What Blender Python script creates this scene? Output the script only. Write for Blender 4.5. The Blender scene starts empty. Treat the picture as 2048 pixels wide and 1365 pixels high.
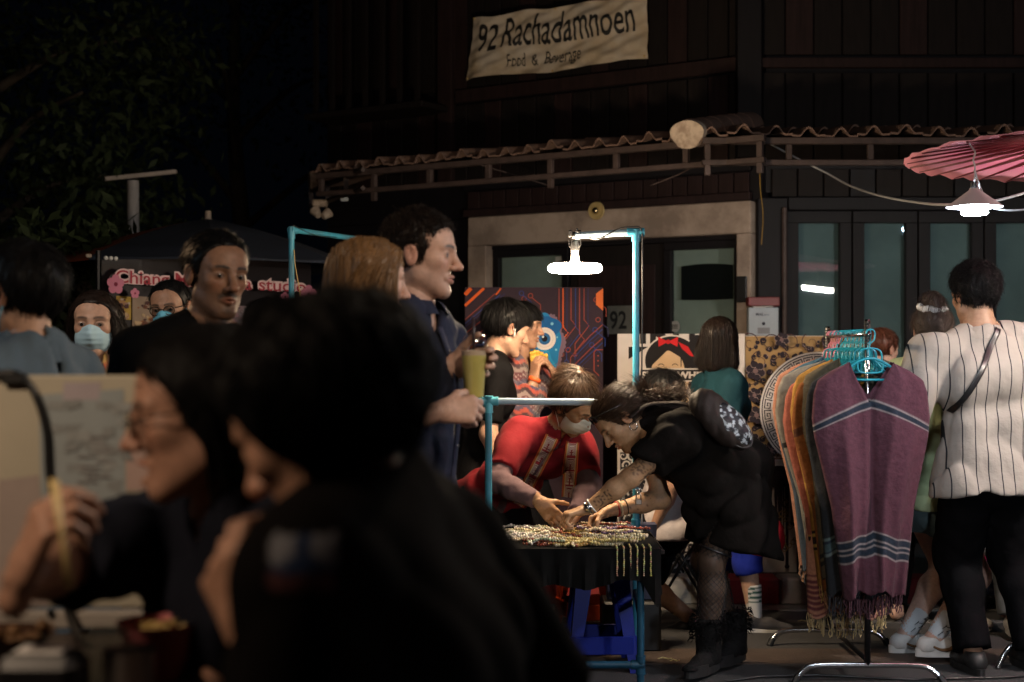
import bpy, math, random
import numpy as np
from mathutils import Vector, Matrix, Euler

random.seed(7)
rng = np.random.default_rng(7)
SC = bpy.context.scene
COL = SC.collection

# ---------------------------------------------------------------- camera, night sky, exposure
CAMZ = 1.33
FPX = 2844.0                      # focal length in pixels of the 2048 px wide photograph
cam_d = bpy.data.cameras.new('camera')
cam = bpy.data.objects.new('camera', cam_d)
COL.objects.link(cam)
cam.location = (0, 0, CAMZ)
cam.rotation_euler = (math.radians(90), 0, 0)
cam_d.sensor_width = 36.0
cam_d.lens = FPX / 2048 * 36.0
cam_d.shift_y = 17.5 / 2048
cam_d.clip_start = 0.05
cam_d.clip_end = 400
cam_d.dof.use_dof = True
cam_d.dof.focus_distance = 5.85
cam_d.dof.aperture_fstop = 2.4
cam_d.dof.aperture_blades = 9
SC.camera = cam

world = bpy.data.worlds.new('World')
SC.world = world
world.use_nodes = True
wn = world.node_tree
for n in list(wn.nodes):
    wn.nodes.remove(n)
w_out = wn.nodes.new('ShaderNodeOutputWorld')
w_bg = wn.nodes.new('ShaderNodeBackground')
w_bg.inputs['Color'].default_value = (0.24, 0.34, 0.60, 1)
w_bg.inputs['Strength'].default_value = 0.0020
wn.links.new(w_bg.outputs[0], w_out.inputs[0])

SC.view_settings.view_transform = 'Standard'
SC.view_settings.look = 'None'
SC.view_settings.exposure = 0.0
SC.view_settings.gamma = 1.0
try:
    SC.view_settings.use_curve_mapping = False
except Exception:
    pass
SC.render.engine = 'CYCLES'
SC.cycles.use_denoising = True
SC.cycles.max_bounces = 6
SC.cycles.diffuse_bounces = 3
SC.cycles.glossy_bounces = 3
SC.cycles.transmission_bounces = 4
SC.cycles.sample_clamp_indirect = 2.0
SC.cycles.caustics_reflective = False
SC.cycles.caustics_refractive = False


def P(px, py, d):
    """a point of the place: where the sight line through a pixel of the photograph is d metres away"""
    return np.array([(px - 1024) / FPX * d, d, CAMZ + (700 - py) / FPX * d])


def lamp(name, loc, watts, col, radius=0.08, spot=None):
    ld = bpy.data.lights.new(name, 'SPOT' if spot else 'POINT')
    ld.energy = watts
    ld.color = col
    ld.shadow_soft_size = radius
    o = bpy.data.objects.new(name, ld)
    o.location = loc
    if spot:
        ld.spot_size = math.radians(spot[1])
        ld.spot_blend = 0.7
        o.rotation_euler = (Vector(spot[0]) - Vector(loc)).to_track_quat('-Z', 'Y').to_euler()
    COL.objects.link(o)
    return o


# lamps of the other stalls, outside the frame, and added fill lights
WARM = (1.0, 0.62, 0.34)
WARM2 = (1.0, 0.78, 0.56)
COOL = (0.62, 0.84, 1.0)
LAMPS = [
    ('food_stall_lamp', (-1.15, 1.38, 1.92), 33.0, (1.0, 0.74, 0.52), 0.07, None),
    ('stall_lamp_behind_couple', (-2.35, 5.1, 2.25), 34, WARM, 0.05, ((-.38, 3.84, 1.6), 34)),
    ('stall_lamp_left', (-2.6, 3.2, 2.0), 16, COOL, 0.10, ((-1.1, 3.4, 1.2), 70)),
    ('fill_light_masked_crowd', (-1.95, 4.05, 2.5), 62, (1.0, 0.86, 0.74), 0.06, ((-1.62, 6.0, 1.2), 62)),  # added fill that brightens the masked faces at the left
    ('stall_lamp_facing_crowd', (0.45, 2.75, 2.2), 46, WARM2, 0.06, None),
    ('fill_light_overhead', (1.05, 3.3, 2.35), 20, (0.92, 0.95, 1.0), 0.06, None),  # added fill from above for the bare legs and tunic fronts
    ('fill_light_low', (1.60, 2.35, 0.95), 84, (0.86, 0.92, 1.0), 0.07, ((1.15, 6.0, 0.22), 56)),  # added low fill reaching the blue stool, legs and shoes
    ('street_lamp_glow', (4.2, 1.2, 4.8), 70, (1.0, 0.72, 0.58), 0.20, None),
    ('stall_lamp_right', (3.68, 4.3, 2.45), 32, COOL, 0.04, None),
]
for l in LAMPS:
    lamp(*l[:5], spot=l[5])


# ---------------------------------------------------------------- materials
MATS = {}


def mat(name, col=(0.5, 0.5, 0.5), rough=0.6, metal=0.0, spec=0.5, noise=None, bump=None, vcol=False,
        emit=None, sheen=0.0, trans=0.0, alpha=1.0, coat=0.0, sss=0.0, col2=None, wavebump=None, aniso_noise=None):
    """procedural principled material; noise=(scale, amount), bump=(scale, strength, distance), col2 mixes in by noise"""
    if name in MATS:
        return MATS[name]
    m = bpy.data.materials.new(name)
    m.use_nodes = True
    nt = m.node_tree
    b = nt.nodes['Principled BSDF']
    N = nt.nodes.new
    L = nt.links.new
    b.inputs['Roughness'].default_value = rough
    b.inputs['Metallic'].default_value = metal
    b.inputs['Specular IOR Level'].default_value = spec
    b.inputs['Sheen Weight'].default_value = sheen
    b.inputs['Transmission Weight'].default_value = trans
    b.inputs['Alpha'].default_value = alpha
    b.inputs['Coat Weight'].default_value = coat
    if sss:
        b.inputs['Subsurface Weight'].default_value = sss
        b.inputs['Subsurface Radius'].default_value = (0.012, 0.004, 0.002)
        b.inputs['Subsurface Scale'].default_value = 1.0
    tc = N('ShaderNodeTexCoord')
    src = None
    if vcol:
        a = N('ShaderNodeVertexColor')
        a.layer_name = 'Col'
        src = a.outputs['Color']
    else:
        r = N('ShaderNodeRGB')
        r.outputs[0].default_value = (*col, 1)
        src = r.outputs[0]
    if noise:
        nz = N('ShaderNodeTexNoise')
        nz.inputs['Scale'].default_value = noise[0]
        nz.inputs['Detail'].default_value = 6
        nz.inputs['Roughness'].default_value = 0.65
        if aniso_noise:
            mp = N('ShaderNodeMapping')
            mp.inputs['Scale'].default_value = aniso_noise
            L(tc.outputs['Object'], mp.inputs['Vector'])
            L(mp.outputs[0], nz.inputs['Vector'])
        else:
            L(tc.outputs['Object'], nz.inputs['Vector'])
        if col2:
            rmp = N('ShaderNodeMapRange')
            rmp.inputs['From Min'].default_value = 0.42
            rmp.inputs['From Max'].default_value = 0.62
            L(nz.outputs['Fac'], rmp.inputs['Value'])
            mx = N('ShaderNodeMix')
            mx.data_type = 'RGBA'
            sc_ = N('ShaderNodeMath'); sc_.operation = 'MULTIPLY'; sc_.inputs[1].default_value = noise[1]
            L(rmp.outputs[0], sc_.inputs[0])
            L(sc_.outputs[0], mx.inputs[0])
            L(src, mx.inputs[6])
            mx.inputs[7].default_value = (*col2, 1)
            src = mx.outputs[2]
        else:
            rmp = N('ShaderNodeMapRange')
            rmp.inputs['From Min'].default_value = 0.25
            rmp.inputs['From Max'].default_value = 0.75
            rmp.inputs['To Min'].default_value = 1 - noise[1]
            rmp.inputs['To Max'].default_value = 1 + noise[1]
            L(nz.outputs['Fac'], rmp.inputs['Value'])
            mx = N('ShaderNodeVectorMath')
            mx.operation = 'SCALE'
            L(src, mx.inputs[0])
            L(rmp.outputs[0], mx.inputs['Scale'])
            src = mx.outputs[0]
    L(src, b.inputs['Base Color'])
    if bump:
        nb = N('ShaderNodeTexNoise')
        nb.inputs['Scale'].default_value = bump[0]
        nb.inputs['Detail'].default_value = 5
        if aniso_noise:
            mp2 = N('ShaderNodeMapping')
            mp2.inputs['Scale'].default_value = aniso_noise
            L(tc.outputs['Object'], mp2.inputs['Vector'])
            L(mp2.outputs[0], nb.inputs['Vector'])
        else:
            L(tc.outputs['Object'], nb.inputs['Vector'])
        bp = N('ShaderNodeBump')
        bp.inputs['Strength'].default_value = bump[1]
        bp.inputs['Distance'].default_value = bump[2] if len(bump) > 2 else 0.003
        L(nb.outputs['Fac'], bp.inputs['Height'])
        L(bp.outputs[0], b.inputs['Normal'])
    if emit:
        b.inputs['Emission Color'].default_value = (*emit[0], 1)
        b.inputs['Emission Strength'].default_value = emit[1]
    MATS[name] = m
    return m


def stripe_mat(name, base, stripe, axis, period, width, rough=0.8, warp=0.01, off=0.0):
    """cloth with thin woven stripes along one object axis"""
    m = mat(name, base, rough, bump=(15, 0.55, 0.014), noise=(5, 0.08), spec=.15)
    nt = m.node_tree
    N, L = nt.nodes.new, nt.links.new
    b = nt.nodes['Principled BSDF']
    src = b.inputs['Base Color'].links[0].from_socket
    tc = N('ShaderNodeTexCoord')
    sep = N('ShaderNodeSeparateXYZ')
    nz = N('ShaderNodeTexNoise'); nz.inputs['Scale'].default_value = 4.0
    L(tc.outputs['Object'], nz.inputs['Vector'])
    L(tc.outputs['Object'], sep.inputs[0])
    ad = N('ShaderNodeMath'); ad.operation = 'MULTIPLY_ADD'
    ad.inputs[1].default_value = warp
    L(nz.outputs['Fac'], ad.inputs[0]); L(sep.outputs[axis], ad.inputs[2])
    ad2 = N('ShaderNodeMath'); ad2.operation = 'ADD'; ad2.inputs[1].default_value = off + 50.0
    L(ad.outputs[0], ad2.inputs[0])
    md = N('ShaderNodeMath'); md.operation = 'MODULO'; md.inputs[1].default_value = period
    L(ad2.outputs[0], md.inputs[0])
    lt = N('ShaderNodeMath'); lt.operation = 'LESS_THAN'; lt.inputs[1].default_value = width
    L(md.outputs[0], lt.inputs[0])
    mx = N('ShaderNodeMix'); mx.data_type = 'RGBA'
    L(lt.outputs[0], mx.inputs[0]); L(src, mx.inputs[6]); mx.inputs[7].default_value = (*stripe, 1)
    L(mx.outputs[2], b.inputs['Base Color'])
    return m


def glass_mat(name, tint, rough=0.03, opacity=0.35):
    """window glass: a thin mixture of see-through and mirror"""
    m = bpy.data.materials.new(name)
    m.use_nodes = True
    nt = m.node_tree
    for n in list(nt.nodes):
        nt.nodes.remove(n)
    N, L = nt.nodes.new, nt.links.new
    out = N('ShaderNodeOutputMaterial')
    tr = N('ShaderNodeBsdfTransparent'); tr.inputs[0].default_value = (*tint, 1)
    gl = N('ShaderNodeBsdfGlossy'); gl.inputs['Roughness'].default_value = rough
    gl.inputs[0].default_value = (0.9, 0.95, 1, 1)
    lw = N('ShaderNodeLayerWeight'); lw.inputs['Blend'].default_value = 0.5
    pw = N('ShaderNodeMath'); pw.operation = 'POWER'; pw.inputs[1].default_value = 4.0
    L(lw.outputs['Facing'], pw.inputs[0])
    ad = N('ShaderNodeMath'); ad.operation = 'MULTIPLY_ADD'; ad.inputs[1].default_value = 0.6; ad.inputs[2].default_value = opacity + 0.04
    L(pw.outputs[0], ad.inputs[0])
    mx = N('ShaderNodeMixShader')
    L(ad.outputs[0], mx.inputs[0]); L(tr.outputs[0], mx.inputs[1]); L(gl.outputs[0], mx.inputs[2])
    L(mx.outputs[0], out.inputs[0])
    MATS[name] = m
    return m


# ---------------------------------------------------------------- mesh building
def nrm(v):
    v = np.asarray(v, float)
    n = np.linalg.norm(v)
    return v / n if n > 1e-12 else v


def frame_from(d, up=(0, 0, 1)):
    d = nrm(d)
    u = np.asarray(up, float)
    if abs(np.dot(d, u)) > 0.98:
        u = np.array([1.0, 0, 0])
    s = nrm(np.cross(d, u))
    t = np.cross(s, d)
    return d, s, t


class MB:
    """collects geometry for ONE mesh object"""

    def __init__(self):
        self.v, self.f, self.m, self.c = [], [], [], []
        self.cur = 0
        self.col = (1, 1, 1)

    def add(self, verts, faces, mi=None, col=None):
        o = len(self.v)
        self.v += [tuple(map(float, p)) for p in verts]
        self.f += [tuple(o + i for i in f) for f in faces]
        self.m += [self.cur if mi is None else mi] * len(faces)
        self.c += [col or self.col] * len(verts)
        return self

    def box(self, c, s, R=None, bev=0.0, **k):
        x, y, z = (np.asarray(s, float) / 2)
        if bev:
            b = min(bev, x * .9, y * .9, z * .9)
            pts = []
            for sx in (-1, 1):
                for sy in (-1, 1):
                    for sz in (-1, 1):
                        pts += [(sx * (x - b), sy * (y - b), sz * z), (sx * (x - b), sy * y, sz * (z - b)), (sx * x, sy * (y - b), sz * (z - b))]
            def id_(sx, sy, sz, k_):
                return ((0 if sx < 0 else 4) + (0 if sy < 0 else 2) + (0 if sz < 0 else 1)) * 3 + k_
            F = []
            for sz in (-1, 1):
                q = [id_(-1, -1, sz, 0), id_(1, -1, sz, 0), id_(1, 1, sz, 0), id_(-1, 1, sz, 0)]
                F.append(q if sz > 0 else q[::-1])
            for sy in (-1, 1):
                q = [id_(-1, sy, -1, 1), id_(1, sy, -1, 1), id_(1, sy, 1, 1), id_(-1, sy, 1, 1)]
                F.append(q if sy < 0 else q[::-1])
            for sx in (-1, 1):
                q = [id_(sx, -1, -1, 2), id_(sx, 1, -1, 2), id_(sx, 1, 1, 2), id_(sx, -1, 1, 2)]
                F.append(q if sx > 0 else q[::-1])
            for a in (-1, 1):
                for b_ in (-1, 1):
                    q = [id_(-1, a, b_, 0), id_(-1, a, b_, 1), id_(1, a, b_, 1), id_(1, a, b_, 0)]
                    F.append(q if a * b_ > 0 else q[::-1])
                    q = [id_(a, -1, b_, 2), id_(a, -1, b_, 0), id_(a, 1, b_, 0), id_(a, 1, b_, 2)]
                    F.append(q[::-1] if a * b_ > 0 else q)
                    q = [id_(a, b_, -1, 1), id_(a, b_, -1, 2), id_(a, b_, 1, 2), id_(a, b_, 1, 1)]
                    F.append(q[::-1] if a * b_ > 0 else q)
            for sx in (-1, 1):
                for sy in (-1, 1):
                    for sz in (-1, 1):
                        q = [id_(sx, sy, sz, 0), id_(sx, sy, sz, 1), id_(sx, sy, sz, 2)]
                        F.append(q if sx * sy * sz > 0 else q[::-1])
        else:
            pts = [(-x, -y, -z), (x, -y, -z), (x, y, -z), (-x, y, -z), (-x, -y, z), (x, -y, z), (x, y, z), (-x, y, z)]
            F = [(3, 2, 1, 0), (4, 5, 6, 7), (0, 1, 5, 4), (1, 2, 6, 5), (2, 3, 7, 6), (3, 0, 4, 7)]
        pts = np.array(pts)
        if R is not None:
            pts = pts @ np.asarray(R, float).T
        return self.add(pts + np.asarray(c, float), F, **k)

    def tube(self, path, r, n=8, caps=True, flat=None, up=(0, 0, 1), **k):
        path = [np.asarray(p, float) for p in path]
        rs = r if hasattr(r, '__len__') else [r] * len(path)
        V, F = [], []
        prev = None
        for i, p in enumerate(path):
            d = nrm((path[min(i + 1, len(path) - 1)] - path[max(i - 1, 0)]))
            if prev is None:
                _, s, t = frame_from(d, up)
            else:
                s = prev - d * np.dot(prev, d)
                s = nrm(s)
                t = np.cross(s, d)
            prev = s
            for j in range(n):
                a = 2 * math.pi * j / n
                V.append(p + s * math.cos(a) * rs[i] + t * math.sin(a) * rs[i] * (flat or 1))
        m = len(path)
        for i in range(m - 1):
            for j in range(n):
                F.append((i * n + j, i * n + (j + 1) % n, (i + 1) * n + (j + 1) % n, (i + 1) * n + j))
        if caps:
            F.append(tuple(range(n))[::-1])
            F.append(tuple((m - 1) * n + j for j in range(n)))
        return self.add(V, F, **k)

    def lathe(self, prof, c=(0, 0, 0), n=24, axis=None, **k):
        """prof: (radius, height) list, turned round the axis through c"""
        A = np.eye(3)
        if axis is not None:
            d, s, t = frame_from(axis)
            A = np.stack([s, t, d], 1)
        V, F = [], []
        for r, h in prof:
            for j in range(n):
                a = 2 * math.pi * j / n
                V.append(A @ np.array([r * math.cos(a), r * math.sin(a), h]) + np.asarray(c, float))
        for i in range(len(prof) - 1):
            for j in range(n):
                F.append((i * n + j, i * n + (j + 1) % n, (i + 1) * n + (j + 1) % n, (i + 1) * n + j))
        return self.add(V, F, **k)

    def ball(self, c, r, n=8, m=6, **k):
        r = np.asarray(r if hasattr(r, '__len__') else (r, r, r), float)
        V = [(0, 0, -1)]
        for i in range(1, m):
            t = math.pi * i / m - math.pi / 2
            for j in range(n):
                a = 2 * math.pi * j / n
                V.append((math.cos(t) * math.cos(a), math.cos(t) * math.sin(a), math.sin(t)))
        V.append((0, 0, 1))
        F = []
        for j in range(n):
            F.append((0, 1 + (j + 1) % n, 1 + j))
            for i in range(m - 2):
                a = 1 + i * n
                F.append((a + j, a + (j + 1) % n, a + n + (j + 1) % n, a + n + j))
            F.append((1 + (m - 2) * n + j, 1 + (m - 2) * n + (j + 1) % n, len(V) - 1))
        return self.add(np.array(V) * r + np.asarray(c, float), F, **k)

    def prism(self, poly, vec, **k):
        """closed 3D polygon pushed along vec"""
        poly = [np.asarray(p, float) for p in poly]
        vec = np.asarray(vec, float)
        n = len(poly)
        V = poly + [p + vec for p in poly]
        nn = np.zeros(3)
        for i in range(n):
            nn += np.cross(poly[i], poly[(i + 1) % n])
        F = [tuple(range(n)), tuple(n + i for i in range(n))[::-1]] + [((i + 1) % n, i, n + i, n + (i + 1) % n) for i in range(n)]
        if np.dot(nn, vec) > 0:
            F = [f[::-1] for f in F]
        return self.add(V, F, **k)

    def torus(self, c, R, r, axis=(0, 0, 1), n=32, m=10, **k):
        d, s, t = frame_from(axis)
        V, F = [], []
        for i in range(n):
            a = 2 * math.pi * i / n
            e = s * math.cos(a) + t * math.sin(a)
            for j in range(m):
                b = 2 * math.pi * j / m
                V.append(np.asarray(c, float) + e * (R + r * math.cos(b)) + d * r * math.sin(b))
        for i in range(n):
            for j in range(m):
                F.append((i * m + j, ((i + 1) % n) * m + j, ((i + 1) % n) * m + (j + 1) % m, i * m + (j + 1) % m))
        return self.add(V, F, **k)

    def build(self, name, mats, parent=None, smooth=False, vcol=False, world=False):
        v = np.array(self.v, dtype=np.float32).reshape(-1, 3)
        if world and parent is not None:
            v = v - root_loc(parent)
        me = bpy.data.meshes.new(name)
        me.from_pydata(v.tolist(), [], self.f)
        if not isinstance(mats, (list, tuple)):
            mats = [mats]
        for m in mats:
            me.materials.append(m)
        if len(mats) > 1:
            me.polygons.foreach_set('material_index', self.m)
        if smooth:
            me.polygons.foreach_set('use_smooth', [True] * len(me.polygons))
            if smooth == 'angle':
                me.set_sharp_from_angle(angle=math.radians(40))
        if vcol:
            set_cols(me, np.array(self.c))
        me.update()
        return link(name, me, parent)


def set_cols(me, c):
    at = me.color_attributes.new('Col', 'FLOAT_COLOR', 'POINT')
    c4 = np.ones((len(c), 4), dtype=np.float32)
    c4[:, :3] = c
    at.data.foreach_set('color', c4.ravel())


def root_loc(o):
    p = np.zeros(3)
    while o is not None:
        p = p + np.array(o.location)
        o = o.parent
    return p


def link(name, data, parent=None):
    o = bpy.data.objects.new(name, data)
    COL.objects.link(o)
    if parent is not None:
        o.parent = parent
    return o


def npmesh(name, V, F, mats, parent=None, smooth=True, cols=None, world=True):
    """quads (n,4) or triangles (n,3) straight from arrays"""
    V = np.asarray(V, dtype=np.float32)
    if world and parent is not None:
        V = V - root_loc(parent).astype(np.float32)
    F = np.asarray(F, dtype=np.int32)
    k = F.shape[1]
    me = bpy.data.meshes.new(name)
    me.vertices.add(len(V))
    me.vertices.foreach_set('co', V.ravel())
    me.loops.add(F.size)
    me.loops.foreach_set('vertex_index', F.ravel())
    me.polygons.add(len(F))
    me.polygons.foreach_set('loop_start', np.arange(0, F.size, k, dtype=np.int32))
    me.polygons.foreach_set('use_smooth', np.full(len(F), bool(smooth)))
    me.update(calc_edges=True)
    for m in (mats if isinstance(mats, (list, tuple)) else [mats]):
        me.materials.append(m)
    if cols is not None:
        set_cols(me, cols)
    return link(name, me, parent)


def tag(o, label=None, cat=None, group=None, kind=None):
    if label:
        o['label'] = label
    if cat:
        o['category'] = cat
    if group:
        o['group'] = group
    if kind:
        o['kind'] = kind
    return o


def thing(name, label, cat, loc=(0, 0, 0), group=None, rz=0.0):
    o = link(name, None)
    o.empty_display_size = 0.1
    o.location = tuple(map(float, loc))
    o.rotation_euler = (0, 0, rz)
    return tag(o, label, cat, group)


def copy_tree(o, parent=None):
    c = o.copy()
    COL.objects.link(c)
    if parent is not None:
        c.parent = parent
    for ch in list(o.children):
        copy_tree(ch, c)
    return c


# ---------------------------------------------------------------- smooth solids (distance fields turned into meshes)
def f_cone(a, b, ra, rb, ax=None, fl=1.0):
    a, b = np.asarray(a, float), np.asarray(b, float)
    if ax is not None:
        ax = nrm(ax)
        b = b + (fl - 1) * np.dot(b - a, ax) * ax
    ba = b - a
    L2 = max(float(np.dot(ba, ba)), 1e-12)

    def f(p):
        q = p - a
        if ax is not None:
            q = q + (fl - 1) * (q @ ax)[:, None] * ax
        t = np.clip((q @ ba) / L2, 0, 1)
        return np.sqrt(np.einsum('ij,ij->i', q - t[:, None] * ba, q - t[:, None] * ba)) - (ra + (rb - ra) * t)
    return f


def f_ell(c, r, R=None):
    c, r = np.asarray(c, float), np.asarray(r, float)

    def f(p):
        q = p - c
        if R is not None:
            q = q @ R
        k0 = np.sqrt(((q / r) ** 2).sum(1))
        k1 = np.sqrt(((q / (r * r)) ** 2).sum(1)) + 1e-9
        return k0 * (k0 - 1) / k1
    return f


def f_plane(pt, n):
    pt, n = np.asarray(pt, float), nrm(n)
    return lambda p: (p - pt) @ n


def smin(a, b, k):
    if k <= 0:
        return np.minimum(a, b)
    h = np.maximum(k - np.abs(a - b), 0) / k
    return np.minimum(a, b) - h * h * k * 0.25


def smax(a, b, k):
    return -smin(-a, -b, k)


def f_union(fs, k):
    def f(p):
        d = fs[0](p)
        for g in fs[1:]:
            d = smin(d, g(p), k)
        return d
    return f


def f_cut(f, *planes, k=0.004):
    def g(p):
        d = f(p)
        for pl in planes:
            d = smax(d, pl(p), k)
        return d
    return g


def polygonize(f, lo, hi, h, slack=1.6):
    """surface-nets mesh of f=0 inside the box lo..hi with cells of size h"""
    lo = np.asarray(lo, float) - 2 * h
    hi = np.asarray(hi, float) + 2 * h
    B = 8
    nb = np.maximum(np.ceil((hi - lo) / (h * B)).astype(int), 1)
    n = nb * B
    ctr = np.stack(np.meshgrid(*[(np.arange(k) + 0.5) * B * h for k in nb], indexing='ij'), -1).reshape(-1, 3) + lo
    dc = f(ctr)
    keep = np.abs(dc) < B * h * 0.87 * slack + h
    vol = np.repeat(np.repeat(np.repeat(np.where(dc < 0, -1.0, 1.0).reshape(nb), B, 0), B, 1), B, 2).astype(np.float32)
    off = np.stack(np.meshgrid(*[np.arange(B)] * 3, indexing='ij'), -1).reshape(-1, 3)
    bi = np.stack(np.unravel_index(np.nonzero(keep)[0], nb), 1)
    if len(bi):
        idx = (bi[:, None, :] * B + off[None]).reshape(-1, 3)
        vals = np.empty(len(idx))
        for s in range(0, len(idx), 200000):
            e = s + 200000
            vals[s:e] = f(lo + idx[s:e] * h)
        vol[idx[:, 0], idx[:, 1], idx[:, 2]] = vals
    vol[0], vol[-1] = 1, 1
    vol[:, 0], vol[:, -1] = 1, 1
    vol[:, :, 0], vol[:, :, -1] = 1, 1
    ins = vol < 0
    c = [ins[i:n[0] - 1 + i, j:n[1] - 1 + j, k:n[2] - 1 + k] for i in (0, 1) for j in (0, 1) for k in (0, 1)]
    s = sum(x.astype(np.int8) for x in c)
    act = (s > 0) & (s < 8)
    A = np.argwhere(act)
    cid = np.full(act.shape, -1, dtype=np.int32)
    cid[act] = np.arange(len(A))
    acc = np.zeros((len(A), 3))
    cnt = np.zeros(len(A))
    corners = np.array([(i, j, k) for i in (0, 1) for j in (0, 1) for k in (0, 1)])
    cv = np.stack([vol[A[:, 0] + i, A[:, 1] + j, A[:, 2] + k] for i, j, k in corners], 1)
    for a in range(8):
        for ax in range(3):
            if corners[a][ax] == 0:
                e = corners[a].copy()
                e[ax] = 1
                b = int(e[0] * 4 + e[1] * 2 + e[2])
                va, vb = cv[:, a], cv[:, b]
                x = (va < 0) != (vb < 0)
                t = np.where(x, va / np.where(x, va - vb, 1), 0)
                pt = np.repeat(corners[a][None].astype(float), len(A), 0)
                pt[:, ax] += t
                acc[x] += pt[x]
                cnt[x] += 1
    V = lo + (A + acc / np.maximum(cnt, 1)[:, None]) * h
    faces = []
    for ax in range(3):
        u, w = [(1, 2), (2, 0), (0, 1)][ax]
        sl0 = [slice(1, None)] * 3
        a0 = [slice(0, n[i] - 1) for i in range(3)]
        a1 = list(a0)
        a1[ax] = slice(1, n[ax])
        d = ins[tuple(a0)] != ins[tuple(a1)]
        E = np.argwhere(d)
        E = E[(E[:, u] > 0) & (E[:, w] > 0)]
        if not len(E):
            continue
        sgn = ins[E[:, 0], E[:, 1], E[:, 2]]
        q = []
        for du, dw in ((1, 1), (0, 1), (0, 0), (1, 0)):
            C = E.copy()
            C[:, u] -= du
            C[:, w] -= dw
            q.append(cid[C[:, 0], C[:, 1], C[:, 2]])
        Q = np.stack(q, 1)
        Q = np.where(sgn[:, None], Q, Q[:, ::-1])
        faces.append(Q)
    if not faces:
        return V, np.zeros((0, 4), int)
    Fq = np.concatenate(faces)
    return V, Fq[(Fq >= 0).all(1)]


def merge(parts):
    Vs, Fs, o = [], [], 0
    for V, F in parts:
        Vs.append(V)
        Fs.append(F + o)
        o += len(V)
    return np.concatenate(Vs), np.concatenate(Fs)


def folds(seed, amp, freq=38.0, vert=0.25):
    """cloth folds: a few warped waves, mostly running down the cloth"""
    r = np.random.default_rng(seed)
    K = r.normal(size=(5, 3)) * freq * np.array([1, 1, vert])
    Mw = r.normal(size=(5, 3)) * freq * 0.35
    ph = r.uniform(0, 6.28, 5)

    def g(p):
        s = 0
        for i in range(5):
            s = s + (np.abs(np.sin(p @ K[i] * (0.3 + 0.15 * i) + ph[i] + 1.2 * np.sin(p @ Mw[i] + i))) * 2 - 1.25) * (1 / (1 + 0.5 * i))
        return -amp * s * 0.75
    return g
# ---------------------------------------------------------------- people: skeleton
def Fdir(yaw):
    a = math.radians(yaw)
    return np.array([math.sin(a), -math.cos(a), 0.0])       # 0 faces the camera, 90 faces the picture's right


def ik(a, t, l1, l2, hint):
    a, t = np.asarray(a, float), np.asarray(t, float)
    v = t - a
    L = np.linalg.norm(v)
    Lm = min(L, (l1 + l2) * 0.999)
    d = nrm(v)
    x = (l1 * l1 - l2 * l2 + Lm * Lm) / (2 * Lm)
    y = math.sqrt(max(l1 * l1 - x * x, 0))
    hn = np.asarray(hint, float)
    hn = nrm(hn - d * np.dot(hn, d))
    return a + d * x + hn * y, a + d * Lm


def skel(h, x=0, y=0, yaw=0, lean=0, hyaw=None, hpitch=0, hroll=0, sw=1.0, hw=1.0, z0=0.0, pelvis=None, neckb=None,
         headc=None, HF=None, HU=None, Fh=None, bow=0.0, arms=None, legs=None, hs=None, girth=1.0):
    J = {'h': h, 'g': girth}
    F = Fdir(yaw) if Fh is None else nrm(Fh)
    a = math.radians(lean)
    if pelvis is None:
        pelvis = np.array([x, y, z0 + 0.525 * h])
    pelvis = np.asarray(pelvis, float)
    if neckb is None:
        neckb = pelvis + (np.array([0, 0, 1]) * math.cos(a) + F * math.sin(a)) * 0.325 * h
    neckb = np.asarray(neckb, float)
    S = nrm(neckb - pelvis)
    L = nrm(np.cross(S, F))
    F = np.cross(L, S)
    ln = np.linalg.norm(neckb - pelvis)
    J.update(pelvis=pelvis, neckb=neckb, S=S, L=L, F=F)
    J['waist'] = pelvis + S * ln * 0.28 - F * bow * 0.5
    J['chest'] = pelvis + S * ln * 0.66 - F * bow
    for sd, sg in (('L', 1), ('R', -1)):
        J['sh' + sd] = neckb - S * 0.035 * h + L * sg * 0.108 * h * sw
        J['hip' + sd] = pelvis - S * 0.012 * h + L * sg * 0.053 * h * hw
    if HF is None:
        hy = yaw if hyaw is None else hyaw
        f = Fdir(hy)
        p = math.radians(hpitch)
        HF = f * math.cos(p) - np.array([0, 0, 1]) * math.sin(p)
        HU = f * math.sin(p) + np.array([0, 0, 1]) * math.cos(p)
        r = math.radians(hroll)
        X = np.cross(HF, HU)
        HU = HU * math.cos(r) + X * math.sin(r)
    HF = nrm(HF)
    HU = nrm(np.asarray(HU, float) - HF * np.dot(HU, HF))
    J['s'] = (hs or 0.132 * h / 0.228)
    if headc is None:
        headc = neckb + S * 0.045 * h + HU * 0.048 * h + HF * 0.012 * h
    J['headc'] = np.asarray(headc, float)
    J['HM'] = np.stack([np.cross(HF, HU), HF, HU], 1)       # columns: right, forward, up
    arms = arms or {}
    legs = legs or {}
    for sd, sg in (('L', 1), ('R', -1)):
        sh = J['sh' + sd]
        A = arms.get(sd, {})
        t = A.get('to')
        if t is None:
            t = sh - np.array([0, 0, 1]) * 0.30 * h + L * sg * 0.035 * h + F * 0.03 * h
        el, wr = ik(sh, t, 0.17 * h * A.get('len', 1), 0.148 * h * A.get('len', 1), A.get('hint', -F - S * 0.6 + L * sg * 0.3))
        J['el' + sd], J['wr' + sd] = el, wr
        J['hand' + sd] = A.get('hand')
        lg = legs.get(sd, {})
        hip = J['hip' + sd]
        at = lg.get('to')
        Fz = nrm(np.array([F[0], F[1], 0]) if np.hypot(F[0], F[1]) > 0.25 else Fdir(yaw))
        if at is None:
            at = np.array([hip[0], hip[1], z0 + 0.045 * h]) + L * sg * 0.01 * h
        kn, an = ik(hip, at, 0.245 * h, 0.232 * h, lg.get('hint', Fz))
        J['kn' + sd], J['an' + sd] = kn, an
        J['toe' + sd] = nrm(lg.get('toe', Fz))
    return J


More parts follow.
